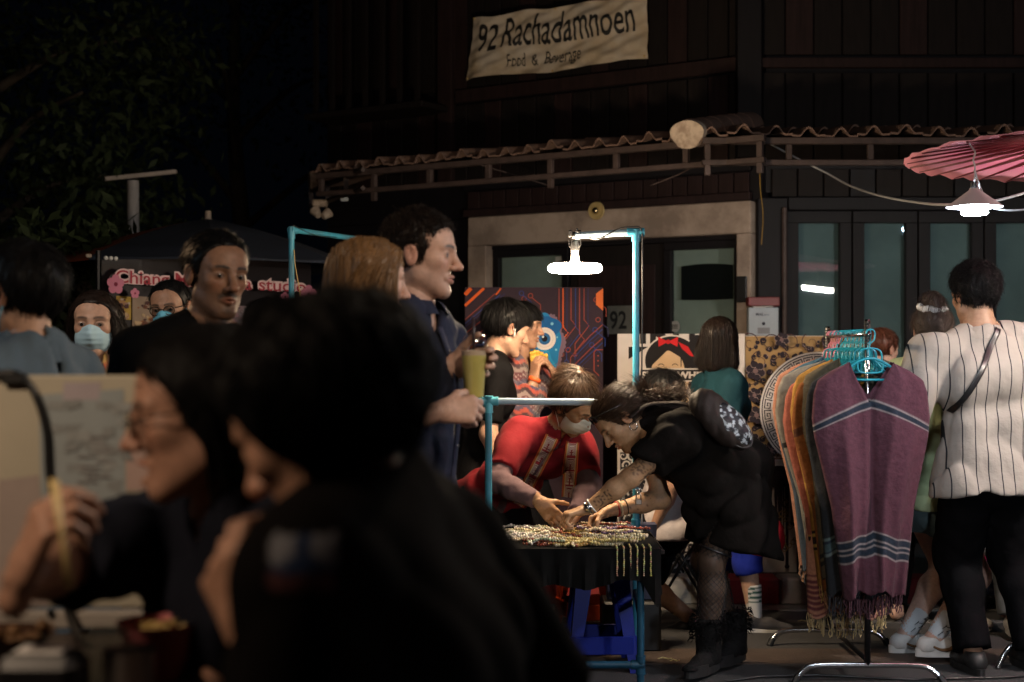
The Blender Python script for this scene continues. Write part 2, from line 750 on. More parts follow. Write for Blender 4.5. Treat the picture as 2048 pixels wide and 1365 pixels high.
def torso_fields(J, gr=0.0, wide=1.0):
    h, L, F, g = J['h'] / 1.7, J['L'], J['F'], J['g']
    o = []
    o.append(f_cone(J['pelvis'] - L * .068 * h * wide, J['pelvis'] + L * .068 * h * wide, .098 * h * g + gr, .098 * h * g + gr))
    o.append(f_cone(J['waist'] - L * .05 * h * wide, J['waist'] + L * .05 * h * wide, .088 * h * g + gr, .088 * h * g + gr))
    o.append(f_cone(J['chest'] - L * .07 * h * wide, J['chest'] + L * .07 * h * wide, .103 * h * g + gr, .103 * h * g + gr))
    up = J['neckb'] - J['S'] * .06 * h
    o.append(f_cone(up - L * .11 * h * wide, up + L * .11 * h * wide, .058 * h + gr * .8, .058 * h + gr * .8))
    return o


def arm_fields(J, sd, gr=0.0, frm=0.0, to=2.0):
    h, g = J['h'] / 1.7, J['g']
    a, b, c = J['sh' + sd], J['el' + sd], J['wr' + sd]
    o = []
    if frm < 1:
        e = min(to, 1.0)
        o.append(f_cone(a, a + (b - a) * e, .054 * h * g + gr, (.054 + (.039 - .054) * e) * h * g + gr))
    if to > 1:
        e = to - 1
        m = b + (c - b) * min(e, .35)
        o.append(f_cone(b, m, .039 * h * g + gr, .0395 * h * g + gr))
        if e > .35:
            k = (e - .35) / .65
            o.append(f_cone(m, b + (c - b) * e, .0395 * h * g + gr, (.0395 + (.026 - .0395) * k) * h * g + gr))
    return o


def leg_fields(J, sd, gr=0.0, to=2.0, flare=0.0):
    h, g = J['h'] / 1.7, J['g']
    a, b, c = J['hip' + sd], J['kn' + sd], J['an' + sd]
    e = min(to, 1.0)
    o = [f_cone(a, a + (b - a) * e, .083 * h * g + gr, (.083 + (.057 - .083) * e) * h * g + gr + flare)]
    if to > 1:
        e = to - 1
        back = -J['toe' + sd]
        m = b + (c - b) * min(e, .3)
        o.append(f_cone(b, m + back * .012 * h, .054 * h * g + gr, .055 * h * g + gr))
        if e > .3:
            k = (e - .3) / .7
            o.append(f_cone(m + back * .012 * h, b + (c - b) * e, .055 * h * g + gr, (.055 + (.036 - .055) * k) * h * g + gr + flare))
    return o


def hull(J, names, pad):
    pts = np.array([J[n] for n in names])
    return pts.min(0) - pad, pts.max(0) + pad


# ---------------------------------------------------------------- heads
def head_local(p, o):
    """distance field of a head 0.23 m tall: x right, y forward, z up"""
    fem = o.get('fem', 0)
    x, y, z = p[:, 0], p[:, 1], p[:, 2]
    q = p.copy()
    q[:, 0] = np.abs(x)
    fat = o.get('fat', 0.0)
    d = f_ell((0, -.014, .036), (.074, .093, .077))(q)
    d = smin(d, f_ell((0, .022, -.028), (.060 + fat, .064, .082))(q), .03)
    d = smin(d, f_ell((0, .040, .044), (.061, .045, .050))(q), .03)
    jw = .046 - .006 * fem + fat
    d = smin(d, f_cone((jw, .004, -.058), (.014, .066, -.096), .022, .017)(q), .028)
    d = smin(d, f_ell((0, .068, -.099), (.020, .017, .016))(q), .02)
    d = smin(d, f_ell((.042, .054, -.014), (.020, .022, .018))(q), .022)
    d = smin(d, f_cone((.010, .087, .024), (.046, .072, .024), .0085 - .002 * fem, .008)(q), .014)
    # eye sockets, then lids
    d = smax(d, -f_ell((.032, .094, .004), (.019, .016, .012))(q), .016)
    d = smin(d, f_ell((.032, .0735, .003), (.0165, .0125, .0105))(q), .006)
    d = smax(d, -f_ell((.032, .089, .002), (.0130, .010, .0044))(q), .003)
    # nose
    ns = o.get('nose', 1.0)
    d = smin(d, f_cone((0, .084, .020), (0, .082 + .024 * ns, -.026), .0075, .0110)(q), .014)
    d = smin(d, f_ell((0, .084 + .024 * ns, -.029), (.0125, .0115, .0105))(q), .008)
    d = smin(d, f_ell((.0125, .089 + .006 * ns, -.032), (.0085, .010, .008))(q), .006)
    d = smax(d, -f_ell((.006, .096 + .010 * ns, -.040), (.0035, .006, .004))(q), .004)
    # lips
    mo = o.get('mouth', 0.0)
    d = smin(d, f_cone((0, .0915, -.0565), (.022, .079, -.0605), .0068, .0035)(q), .008)
    d = smin(d, f_cone((0, .0895, -.0690 - mo * .018), (.019, .078, -.0635 - mo * .010), .0078, .0035)(q), .008)
    d = smax(d, -f_ell((0, .095, -.0632 - mo * .008), (.022, .012, .0016 + mo * .011))(q), .004)
    # ears
    e = f_ell((.079, -.010, -.004), (.0085, .0195, .031))(q)
    e = smin(e, f_ell((.083, -.016, .006), (.006, .017, .022))(q), .006)
    e = smax(e, -f_ell((.090, -.006, -.002), (.008, .011, .019))(q), .005)
    d = smin(d, e, .008)
    return d


def head_colors(V, J, o):
    """skin with lips, brows, stubble and lash line in their own colours"""
    q = (V - J['headc']) @ J['HM'] / J['s']
    ax = np.abs(q[:, 0])
    y, z = q[:, 1], q[:, 2]
    base = np.array(o['skin'])
    n = len(V)
    c = np.repeat(base[None], n, 0)

    def blend(m, col):
        m = np.clip(m, 0, 1)[:, None]
        c[:] = c * (1 - m) + np.array(col) * m
    front = np.clip((y - .05) / .02, 0, 1)
    red = base * np.array([1.08, .80, .74])
    blend(.5 * np.exp(-((ax - .038) ** 2 + (z + .022) ** 2) / .018 ** 2) * front, red)
    blend(.6 * np.exp(-(ax ** 2 + (z + .03) ** 2) / .014 ** 2) * np.clip((y - .09) / .01, 0, 1), red)
    blend(.6 * np.clip((np.abs(q[:, 0]) - .076) / .006, 0, 1), red)
    st = o.get('stubble')
    if st:
        m = np.clip((-.038 - z) / .012, 0, 1) * np.clip((y - .0) / .03, 0, 1) * np.clip((z + .14) / .02, 0, 1)
        blend(m * st, base * .35)
    mu = o.get('moustache')
    if mu:
        m = np.clip(1 - np.abs(z + .047 + ax * .22) / .008, 0, 1) ** .5 * np.clip((.034 - ax) / .008, 0, 1) * front
        blend(m * mu, (.014, .012, .011))
        m = np.exp(-((ax / .018) ** 2 + ((z + .093) / .014) ** 2)) * front
        blend(m * mu * .75, (.02, .017, .016))
    lip = o.get('lip', base * np.array([.85, .50, .48]))
    m = np.clip(1 - np.hypot(ax / .024, (z + .063) / (.0125)) ** 3, 0, 1) * np.clip((y - .072) / .006, 0, 1)
    blend(m * .8, lip)
    bz = .0245 + .004 * np.sin(np.clip((ax - .010) / .042, 0, 1) * 3.0)
    m = np.clip(1.5 - np.abs(z - bz) / .0042, 0, 1) * np.clip((ax - .008) / .006, 0, 1) * np.clip((.056 - ax) / .012, 0, 1) * np.clip((y - .05) / .01, 0, 1)
    blend(m * o.get('brow', .85), o.get('browcol', (.018, .014, .012)))
    m = np.clip(1.3 - np.hypot((ax - .032) / .0165, (z - .0035) / .0085) ** 4, 0, 1) * np.clip((y - .06) / .01, 0, 1)
    blend(m * .75, base * .25)
    return c


EYE = None


def eyes(root, J, o):
    iris = o.get('iris', (.02, .012, .008))
    for sg in (-1, 1):
        m = MB()
        r = .0122
        m.col = (.62, .58, .54)
        m.ball((0, 0, 0), r, 14, 12)
        gaze = nrm(o.get('gaze', (0, 1, -.05)))
        cols = []
        for v in m.v:
            k = np.dot(nrm(v), gaze)
            cols.append((.004, .004, .004) if k > .95 else (iris if k > .76 else (.36, .32, .30)))
        m.c = cols
        V = np.array(m.v) + np.array([sg * .032, .0722, .003])
        m.v = [tuple(v) for v in (V * J['s']) @ J['HM'].T + J['headc']]
        m.build('eye', mat('eye_wet', vcol=True, rough=.08, spec=.6), root, smooth=True, vcol=True, world=True)


# ---------------------------------------------------------------- hands
def hand_fields(w, d, n, side, s=1.0, curl=(.35, .4, .45, .5), thumb=.3, spread=.06, joint=(1.0, 1.2, .8), thumb_out=.75):
    """w wrist, d towards the fingers, n out of the palm, side=+1 thumb along d x n"""
    d = nrm(d)
    n = nrm(np.asarray(n, float) - d * np.dot(n, d))
    t = np.cross(d, n) * side
    f = []
    offs = (.030, .010, -.010, -.029)
    kl = (.088, .092, .087, .079)
    for o, k in zip(offs, kl):
        f.append(f_cone(w + (t * o * .55 + d * .012) * s, w + (t * o + d * k) * s, .0165 * s, .0115 * s, ax=n, fl=1.15))
    f.append(f_cone(w - d * .03 * s, w + d * .02 * s, .0265 * s, .0245 * s, ax=n, fl=1.2))
    palm = f_union(f, .014 * s)
    fing = []
    for i, (o, k) in enumerate(zip(offs, kl)):
        ln = np.array((.044, .027, .021)) * (.95, 1.05, .98, .78)[i] * s
        p = w + (t * o + d * k) * s
        sp = (1.5 - i) * spread
        dd = nrm(d + t * sp)
        c = curl[i] * 1.35
        ang = 0
        r = (.0102, .0105, .0100, .0088)[i] * s
        for j in range(3):
            ang += c * joint[j]
            v = dd * math.cos(ang) + n * math.sin(ang)
            q = p + v * ln[j]
            fing.append(f_cone(p, q, r * (1 - .09 * j), r * (1 - .09 * (j + 1))))
            p = q
    b = w + (d * .022 + t * .020) * s
    v = nrm(t * thumb_out + d * .7 + n * .35)
    th = []
    ang = 0
    p = b
    for j, l in enumerate((.046, .034, .028)):
        a = thumb * j
        vv = nrm(v * math.cos(a) + (n * .7 - t * .5 + d * .1) * math.sin(a))
        q = p + vv * l * s
        th.append(f_cone(p, q, (.0155, .0115, .0105)[j] * s, (.0120, .0105, .0085)[j] * s))
        p = q

    def g(pp):
        x = palm(pp)
        for u in fing:
            x = smin(x, u(pp), .005 * s)
        y = th[0](pp)
        for u in th[1:]:
            y = smin(y, u(pp), .006 * s)
        return smin(x, y, .012 * s)
    return g


# ---------------------------------------------------------------- hair
def strand_mesh(paths, rad):
    """paths (n,m,3), rad (m,) or (n,m): thin three-sided tapering strands"""
    n, m, _ = paths.shape
    rad = np.broadcast_to(np.asarray(rad, float), (n, m))
    d = np.gradient(paths, axis=1)
    d /= np.linalg.norm(d, axis=2, keepdims=True) + 1e-9
    ref = rng.normal(size=(n, 1, 3))
    s = np.cross(d, np.broadcast_to(ref, d.shape))
    s /= np.linalg.norm(s, axis=2, keepdims=True) + 1e-9
    t = np.cross(d, s)
    V = np.empty((n, m, 3, 3))
    for j in range(3):
        a = 2 * math.pi * j / 3
        V[:, :, j] = paths + (s * math.cos(a) + t * math.sin(a)) * rad[:, :, None]
    idx = np.arange(n * m * 3).reshape(n, m, 3)
    fs = []
    for j in range(3):
        k = (j + 1) % 3
        fs.append(np.stack([idx[:, :-1, j], idx[:, :-1, k], idx[:, 1:, k], idx[:, 1:, j]], -1).reshape(-1, 4))
    return V.reshape(-1, 3), np.concatenate(fs)


def make_hair(root, J, o, material):
    """o: style, t (thickness), line (hairline points y->z), n strands ..."""
    st = o.get('style', 'short')
    t = o.get('t', .014)
    ts = o.get('ts', t)
    top = o.get('top', t)
    sd = o.get('seed', 1)
    r = np.random.default_rng(sd)
    c0 = np.array((0, -.014, .036))
    R = np.array((.074 + ts, .093 + t, .077 + top))
    line = np.array(o.get('line', [(-.13, -.070), (-.06, -.066), (-.035, -.045), (-.018, .030), (.004, .030), (.014, -.012), (.026, -.008), (.036, .022), (.056, .046), (.072, .070), (.12, .090)]))
    ln = o.get('len', .0)
    cap = f_ell(c0, R)
    fs = [cap]
    if ln:
        wd = o.get('wd', .052)
        for sg in (-1, 1):
            fs.append(f_cone((sg * .040, -.016, .03), (sg * wd, o.get('ycur', -.020), -ln), .052, o.get('tip', .034)))
        fs.append(f_cone((0, -.055, .03), (0, -.060, -ln), .058, o.get('tip', .034) + .01))
    fs += [f_ell(*e) for e in o.get('extra', [])]
    base_f = f_union(fs, .03)
    wob = folds(sd + 50, o.get('wob', .0030) * .7, o.get('wobf', 90.0), .35)

    def f(p):
        q = (p - J['headc']) @ J['HM'] / J['s']
        d = base_f(q) + wob(q)
        zc = np.interp(q[:, 1], line[:, 0], line[:, 1])
        cut = (zc - q[:, 2]) * .75
        if ln:
            cut = np.where(q[:, 1] < o.get('yfront', .012), np.minimum(cut, -ln - q[:, 2] - .0), cut)
        return smax(d, cut, .008) * J['s']
    lo = np.array((-.16, -.19, -.13 - ln))
    hi = np.array((.16, .14, .20))
    cor = np.array([[a, b, c] for a in (lo[0], hi[0]) for b in (lo[1], hi[1]) for c in (lo[2], hi[2])])
    W = (cor * J['s']) @ J['HM'].T + J['headc']
    V, Fc = polygonize(f, W.min(0), W.max(0), o.get('res', .0055) * J['s'])
    parts = [(V, Fc)]
    ns = int(o.get('n', 700) * 1.8)
    if ns:
        q = (V - J['headc']) @ J['HM'] / J['s']
        nv = (q - c0) / (R * R)
        nv /= np.linalg.norm(nv, axis=1, keepdims=True)
        ok = np.nonzero(q[:, 2] > o.get('seedz', -.06))[0] if not ln else np.nonzero(q[:, 2] > -.02)[0]
        pick = r.choice(ok, ns)
        p = q[pick] + r.normal(size=(ns, 3)) * .002
        nn = nv[pick]
        L = o.get('slen', .040) * r.uniform(.5, 1.15, ns)
        m = o.get('seg', 6)
        wh = np.array(o.get('whorl', (0, -.055, .10)))
        comb = np.array(o.get('comb', (0, 0, 0)))
        u = p - wh
        u = u / (np.linalg.norm(u, axis=1, keepdims=True) + 1e-6) + comb
        if ln:
            u = np.stack([np.sign(p[:, 0]) * 1.0, np.full(ns, -.75), np.full(ns, .15)], 1)
            u = np.where((p[:, 1] < -.045)[:, None], np.stack([p[:, 0] * 5, np.zeros(ns), np.full(ns, -1.0)], 1), u)
        u -= nn * (u * nn).sum(1, keepdims=True)
        u = u / (np.linalg.norm(u, axis=1, keepdims=True) + 1e-6)
        gl0 = (np.array((0, 0, -1.0)) @ J['HM'])
        d = u + nn * o.get('lift', .02 if ln else .25) + r.normal(size=(ns, 3)) * o.get('mess', .25) * (.5 if ln else 1) + (gl0 * .8 if ln else 0)
        d /= np.linalg.norm(d, axis=1, keepdims=True)
        if ln:
            L = (p[:, 2] + ln) * r.uniform(.75, 1.06, ns) + .05
            m = o.get('seg', 12)
        gl = (np.array((0, 0, -1.0)) @ J['HM'])
        grav = np.array(o.get('grav', gl)) * o.get('g', .30 if ln else .12)
        curl = o.get('curl', 0.0)
        ph = r.uniform(0, 6.28, ns)
        path = [p]
        inner = R - .004
        for i in range(m - 1):
            p = p + d * (L / (m - 1))[:, None]
            if curl:
                e1 = np.cross(d, nn)
                a = ph + i * 1.9
                p = p + (e1 * np.cos(a)[:, None] + nn * np.sin(a)[:, None]) * curl
            w = (p - c0) / inner
            k = np.linalg.norm(w, axis=1)
            push = k < 1
            p = np.where(push[:, None], c0 + (p - c0) / np.maximum(k, 1e-3)[:, None], p)
            d = d + grav + r.normal(size=(ns, 3)) * o.get('mess', .25) * .25
            if ln:
                d[:, :2] *= .72
            else:
                nl = (p - c0) / (R * R)
                nl /= np.linalg.norm(nl, axis=1, keepdims=True)
                dn = (d * nl).sum(1, keepdims=True)
                d = d - nl * np.where(dn > .2, (dn - .2) * .6, 0) - nl * np.where(dn < 0, dn * .8, 0)
            d /= np.linalg.norm(d, axis=1, keepdims=True)
            if ln:
                fr_ = (p[:, 2] < .055) & (p[:, 1] > o.get('yfront', .012) + .02)
                p = np.where(fr_[:, None], np.stack([p[:, 0] * 1.04, np.maximum(p[:, 1] - .018, o.get('yfront', .012) + .02), p[:, 2]], 1), p)
            path.append(p)
        paths = np.stack(path, 1)
        okp = (np.abs(paths[:, :, 0]).max(1) < .150) & (paths[:, :, 1].min(1) > -.20) & (paths[:, :, 2].max(1) < .185)
        if not ln:
            zl = np.interp(paths[:, :, 1], line[:, 0], line[:, 1])
            okp &= ~((paths[:, :, 1] > .03) & (paths[:, :, 2] < zl - .012)).any(1)
        paths = paths[okp]
        ns = len(paths)
        W = (paths * J['s']) @ J['HM'].T + J['headc']
        sr = o.get('sr', .0016) * .62 * r.uniform(.6, 1.3, (ns, 1)) * np.linspace(1, .15, m)[None]
        parts.append(strand_mesh(W, sr))
    V, Fq = merge(parts)
    ob = npmesh('hair', V, Fq, material, root)
    return ob


def hair_mat(name, col, rough=.50, spec=.22):
    return mat(name, col, rough, spec=spec, noise=(60, .45), bump=(160, .35, .002), aniso_noise=(1, 1, .12))


# ---------------------------------------------------------------- one person
def person(label, J, o, group=None, res=.0125, hres=.0042, legs=True, foot=True):
    """body (one mesh: torso, limbs, hands, face), eyes and hair; clothing is added by the caller"""
    base = J['pelvis'].copy()
    base[2] = 0
    root = thing('person', label, 'person', base, group)
    h = J['h'] / 1.7
    tf = torso_fields(J, 0)
    sk = []
    neck_t = J['headc'] - J['HM'][:, 2] * .055 * J['s'] - J['HM'][:, 1] * .018 * J['s']
    tf.append(f_cone(neck_t, J['neckb'] - J['S'] * .02, .050 * J['s'] * o.get('neck', 1), .060 * J['s'] * o.get('neck', 1)))
    for sd, sg in (('L', 1), ('R', -1)):
        tf.append(f_cone(neck_t * .35 + J['neckb'] * .65, J['sh' + sd] + J['S'] * .0, .040 * h, .045 * h))
    big = tf
    for sd in 'LR':
        big = big + arm_fields(J, sd)
        if legs:
            big = big + leg_fields(J, sd)
            if foot:
                a, tdir = J['an' + sd], J['toe' + sd]
                big = big + [f_cone(a - np.array([0, 0, .03 * h]) - tdir * .03, a + tdir * .095 * h - np.array([0, 0, .045 * h]), .032 * h, .020 * h)]
    names = ['pelvis', 'neckb', 'shL', 'shR', 'elL', 'elR', 'wrL', 'wrR'] + (['knL', 'knR', 'anL', 'anR'] if legs else [])
    lo, hi = hull(J, names, .19)
    parts = [polygonize(f_union(big, .03), lo, hi, res)]
    # head
    hf = lambda p: head_local((p - J['headc']) @ J['HM'] / J['s'], o) * J['s']
    nf = f_cone(neck_t, neck_t + (J['neckb'] - neck_t) * .7, .050 * J['s'] * o.get('neck', 1), .056 * J['s'] * o.get('neck', 1))
    hn = lambda p: smin(hf(p), nf(p), .02)
    e = .155 * J['s']
    V, F_ = polygonize(hn, J['headc'] - e, J['headc'] + e, hres * J['s'])
    nb0 = len(parts[0][0])
    parts.append((V, F_))
    n1 = nb0 + len(V)
    for sd, sg in (('L', 1), ('R', -1)):
        H = J['hand' + sd]
        w = J['wr' + sd]
        if H is None:
            H = dict(d=w - J['el' + sd], n=-J['L'] * sg, curl=(.3, .35, .4, .45))
        H = dict(H)
        d, n = nrm(H.pop('d')), nrm(H.pop('n'))
        r_ = H.pop('res', .0042)
        # left hand, palm n, fingers d: the thumb lies along n x d for the left hand
        g = hand_fields(w, d, n, -sg * -1.0 if H.pop('flip', False) else -sg, s=h * H.pop('s', 1.0), **H)
        c = w + d * .08 * h
        parts.append(polygonize(g, c - .155 * h, c + .155 * h, r_))
    V, Fq = merge(parts)
    cols = np.repeat(np.array(o['skin'])[None], len(V), 0)
    cols[nb0:n1] = head_colors(V[nb0:n1], J, o)
    for fn in o.get('ink', []):
        m = np.clip(fn(V), 0, 1)[:, None]
        m[nb0:n1] = 0
        cols = cols * (1 - m) + np.array((.022, .016, .015)) * m
    npmesh('body', V, Fq, mat('skin', vcol=True, rough=.52, spec=.35, noise=(70, .20), bump=(330, .28, .0014), sss=.05), root, cols=cols)
    if o.get('eyes', True):
        eyes(root, J, o)
    if o.get('hair'):
        make_hair(root, J, o['hair'], o['hairmat'])
    return root


# ---------------------------------------------------------------- clothing
def shirt(root, J, material, name='shirt', fit=.018, sleeve=.55, hem=.10, flare=.02, neck=.066, vneck=0.0, seed=3, fold=.008, freq=30.0,
          res=.010, sleeve_gr=.016, vcolf=None, open_front=0.0, sd_list='LR', neck_up=.0, smooth_k=.04, cuff=True, wide=1.0, extra=(), hemcut=None):
    h, S, L, F = J['h'] / 1.7, J['S'], J['L'], J['F']
    fs = torso_fields(J, fit, wide)
    down = nrm(J['pelvis'] - J['waist'])
    hp = J['pelvis'] + down * hem * h
    fs.append(f_cone(hp - L * .075 * h * wide, hp + L * .075 * h * wide, .100 * h * J['g'] + fit + flare, .100 * h * J['g'] + fit + flare))
    for sg in (-1, 1):
        sd = 'L' if sg > 0 else 'R'
        fs.append(f_cone(J['neckb'] + S * (.012 + neck_up) * h, J['sh' + sd], .052 * h + fit * .5, .046 * h + fit * .6))
    fs += list(extra)
    torso = f_union(fs, smooth_k)
    cuts = [hemcut or f_plane(hp, down)]
    slv = []
    for sd in sd_list:
        a, b, c = J['sh' + sd], J['el' + sd], J['wr' + sd]
        gr = sleeve_gr
        af = arm_fields(J, sd, gr, 0, sleeve + .08)
        u = f_union(af, .025)
        if sleeve <= 1:
            pt = a + (b - a) * sleeve
            nn = b - a
        else:
            pt = b + (c - b) * (sleeve - 1)
            nn = c - b
        pl = f_plane(pt, nn)
        ball_c, ball_r = pt, .16 * h
        slv.append((u, pl, pt))
    fo = folds(seed, fold, freq)

    def f(p):
        d = torso(p)
        for c_ in cuts:
            d = smax(d, c_(p), .006)
        for u, pl, pt in slv:
            x = smax(u(p), pl(p), .005)
            d = smin(d, x, .03)
        # neck opening
        nb = J['neckb']
        ax = nrm(J['headc'] - nb)
        q = p - nb
        tt = q @ ax
        rad = np.sqrt(np.maximum((q * q).sum(1) - tt * tt, 0))
        hole = np.maximum(neck * h - rad, -.02 - tt) * -1
        d = np.maximum(d, np.minimum(neck * h - rad, tt + .035 * h))
        if vneck:
            zz = q @ S
            xx = q @ L
            ff = q @ F
            v = np.minimum((zz + vneck * h) * .55 - np.abs(xx), ff - .02)
            d = np.maximum(d, np.where(ff > .02, v, -1))
        if open_front:
            xx = (p - J['chest']) @ L
            ff = (p - J['chest']) @ F
            d = np.maximum(d, np.where(ff > .03, open_front - np.abs(xx), -1))
        return d + fo(p)
    lo, hi = hull(J, ['pelvis', 'neckb', 'shL', 'shR', 'elL', 'elR'] + (['wrL', 'wrR'] if sleeve > 1 else []), .22)
    lo = np.minimum(lo, hp - .24)
    hi = np.maximum(hi, hp + .24)
    if hemcut:
        lo[2] -= .18
    V, Fq = polygonize(f, lo, hi, res)
    return npmesh(name, V, Fq, material, root, cols=vcolf(V) if vcolf else None)


def trousers(root, J, material, name='trousers', fit=.016, length=1.95, flare=0.0, seed=9, fold=.004, res=.0115, vcolf=None, waist_up=-.03):
    h, L = J['h'] / 1.7, J['L']
    wp = J['pelvis'] + J['S'] * waist_up * h
    fs = [f_cone(wp - L * .062 * h, wp + L * .062 * h, .098 * h * J['g'] + min(fit, .012), .098 * h * J['g'] + min(fit, .012)),
          f_cone(wp - J['S'] * .05 - L * .062 * h, wp - J['S'] * .05 + L * .062 * h, .098 * h * J['g'] + min(fit, .012), .098 * h * J['g'] + min(fit, .012))]
    top = f_union(fs, .05)
    topc = f_plane(wp + J['S'] * .03, J['S'])
    lg = []
    for sd in 'LR':
        a, b, c = J['hip' + sd], J['kn' + sd], J['an' + sd]
        u = f_union(leg_fields(J, sd, fit, length + .06, flare), .04)
        if length <= 1:
            pt, nn = a + (b - a) * length, b - a
        else:
            pt, nn = b + (c - b) * (length - 1), c - b
        lg.append((u, f_plane(pt, nn)))
    fo = folds(seed, fold, 30.0)

    def f(p):
        d = smax(top(p), topc(p), .01)
        for u, pl in lg:
            d = smin(d, smax(u(p), pl(p), .005), .025)
        return d + fo(p)
    lo, hi = hull(J, ['pelvis', 'knL', 'knR'] + (['anL', 'anR'] if length > 1 else []), .2)
    V, Fq = polygonize(f, lo, hi, res)
    return npmesh(name, V, Fq, material, root, cols=vcolf(V) if vcolf else None)


def skirt(root, J, material, drop=.45, flare=.09, fit=.03, name='skirt', seed=5, fold=.012, axis=None, res=.011, k=0.3, wide=1.0):
    """a solid bell from the waist to the hem"""
    h, L = J['h'] / 1.7, J['L']
    down = nrm(axis if axis is not None else np.array([0, 0, -1.0]))
    a = J['pelvis'] - down * .05
    e = J['pelvis'] + down * drop
    fs = [f_cone(a - L * .06 * h, e - L * .07 * wide, .11 * h + fit, .11 * h + fit + flare),
          f_cone(a + L * .06 * h, e + L * .07 * wide, .11 * h + fit, .11 * h + fit + flare)]
    u = f_union(fs, .08)
    fo = folds(seed, fold, 22.0, .1)
    pl = f_plane(e, down)
    tp = f_plane(a - down * .05, -down)
    V, Fq = polygonize(lambda p: smax(smax(u(p) + fo(p), pl(p), .006), tp(p), .02), np.minimum(a, e) - .34, np.maximum(a, e) + .34, res)
    return npmesh(name, V, Fq, material, root)


def shoe(root, J, sd, upper, sole, size=1.0, kind='sneaker', pitch=0.0, soleh=.026):
    """upper and sole of one shoe on the ankle of side sd"""
    h = J['h'] / 1.7 * size
    a, t = J['an' + sd], J['toe' + sd]
    p = math.radians(pitch)
    up = np.array([0, 0, 1.0])
    f = nrm(t * math.cos(p) - up * math.sin(p))
    u = nrm(t * math.sin(p) + up * math.cos(p))
    s = np.cross(f, u)
    g = a - u * (.075 * h)                 # ground point under the ankle
    fs = [f_cone(g - f * .040 * h + u * .040 * h, g + f * .06 * h + u * .042 * h, .033 * h, .036 * h, ax=s, fl=1.08),
          f_cone(g + f * .05 * h + u * .042 * h, g + f * .155 * h + u * .030 * h, .038 * h, .030 * h, ax=u, fl=1.25),
          f_cone(g - f * .032 * h + u * .05 * h, a + u * (.05 if kind == 'boot' else -.004) * h - f * .012 * h, .034 * h, (.044 if kind == 'boot' else .037) * h)]
    if kind == 'boot':
        fs.append(f_cone(a, a + u * .13 * h, .048 * h, .056 * h))
    U = f_union(fs, .025)
    base = f_plane(g + u * soleh * .6 * h, -u)
    topc = f_plane(a + u * (.14 if kind == 'boot' else .008) * h, u)
    V, Fq = polygonize(lambda q: smax(smax(U(q), base(q), .004), topc(q), .01), g - .24, g + .26, .006)
    ob = npmesh('shoe', V, Fq, upper, root)
    outl = []
    for q in np.linspace(0, 2 * math.pi, 28, endpoint=False):
        c, sn = math.cos(q), math.sin(q)
        ln = .055 * h + (.135 * h if c > 0 else .035 * h) * abs(c) ** .8 * (1 if c > 0 else 1)
        x = (.045 * h + .130 * h * c) if c > 0 else (.045 * h + .128 * h * c)
        w = (.043 if c > 0 else .037) * h
        outl.append(g + f * x + s * w * sn)
    m = MB()
    m.prism(outl, u * soleh * h)
    m.build('sole', sole, ob, world=True)
    return ob


def sock(root, J, sd, material, top=.16, gr=.006, vcolf=None):
    a, k = J['an' + sd], J['kn' + sd]
    d = nrm(k - a)
    h = J['h'] / 1.7
    f = f_cone(a - d * .02, a + d * top, .031 * h + gr * .6, .043 * h + gr)
    V, Fq = polygonize(lambda p: smax(smax(f(p), f_plane(a + d * top, d)(p), .003), f_plane(a - d * .012, -d)(p), .004), a - .12, a + .26, .006)
    cols = vcolf(((V - a) @ d)) if vcolf else None
    return npmesh('sock', V, Fq, material, root, cols=cols)


def headmap(J, q):
    return (np.asarray(q, float) * J['s']) @ J['HM'].T + J['headc']


def face_mask(root, J, material, dz=0.0, name='face_mask'):
    """pleated surgical mask over nose and chin with ear loops"""
    E = f_ell((0, .026, -.048 + dz), (.067, .076, .066))

    def f(p):
        q = (p - J['headc']) @ J['HM'] / J['s']
        x, y, z = q.T
        pl = .0016 * np.cos(z * 330) * np.clip(1 - np.abs(x) / .058, 0, 1)
        ridge = .024 * np.exp(-(x / .020) ** 2) * np.clip((z + .085) / .05, 0, 1)
        d = E(q) - ridge + pl + .0008 * np.sin(x * 190) 
        w = .068 - .16 * np.clip(-z - .055 + dz, 0, 1)
        d = smax(d, z - (-.008 + dz + .012 * np.exp(-(x / .02) ** 2)), .003)
        d = smax(d, (-.112 + dz) - z, .003)
        d = smax(d, .018 - y, .003)
        return d * J['s']
    e = .15 * J['s']
    V, Fq = polygonize(f, J['headc'] - e, J['headc'] + e, .0042 * J['s'])
    ob = npmesh(name, V, Fq, material, root)
    m = MB()
    for sg in (-1, 1):
        for z0, z1 in ((-.018, .022), (-.085, -.030)):
            m.tube([headmap(J, (sg * .064, .022, z0 + dz)), headmap(J, (sg * .078, .004, (z0 + z1) / 2 + dz * .5)), headmap(J, (sg * .086, -.020, z1))], .0016, 5)
    m.build('ear_loop', material, ob, smooth=True, world=True)
    return ob


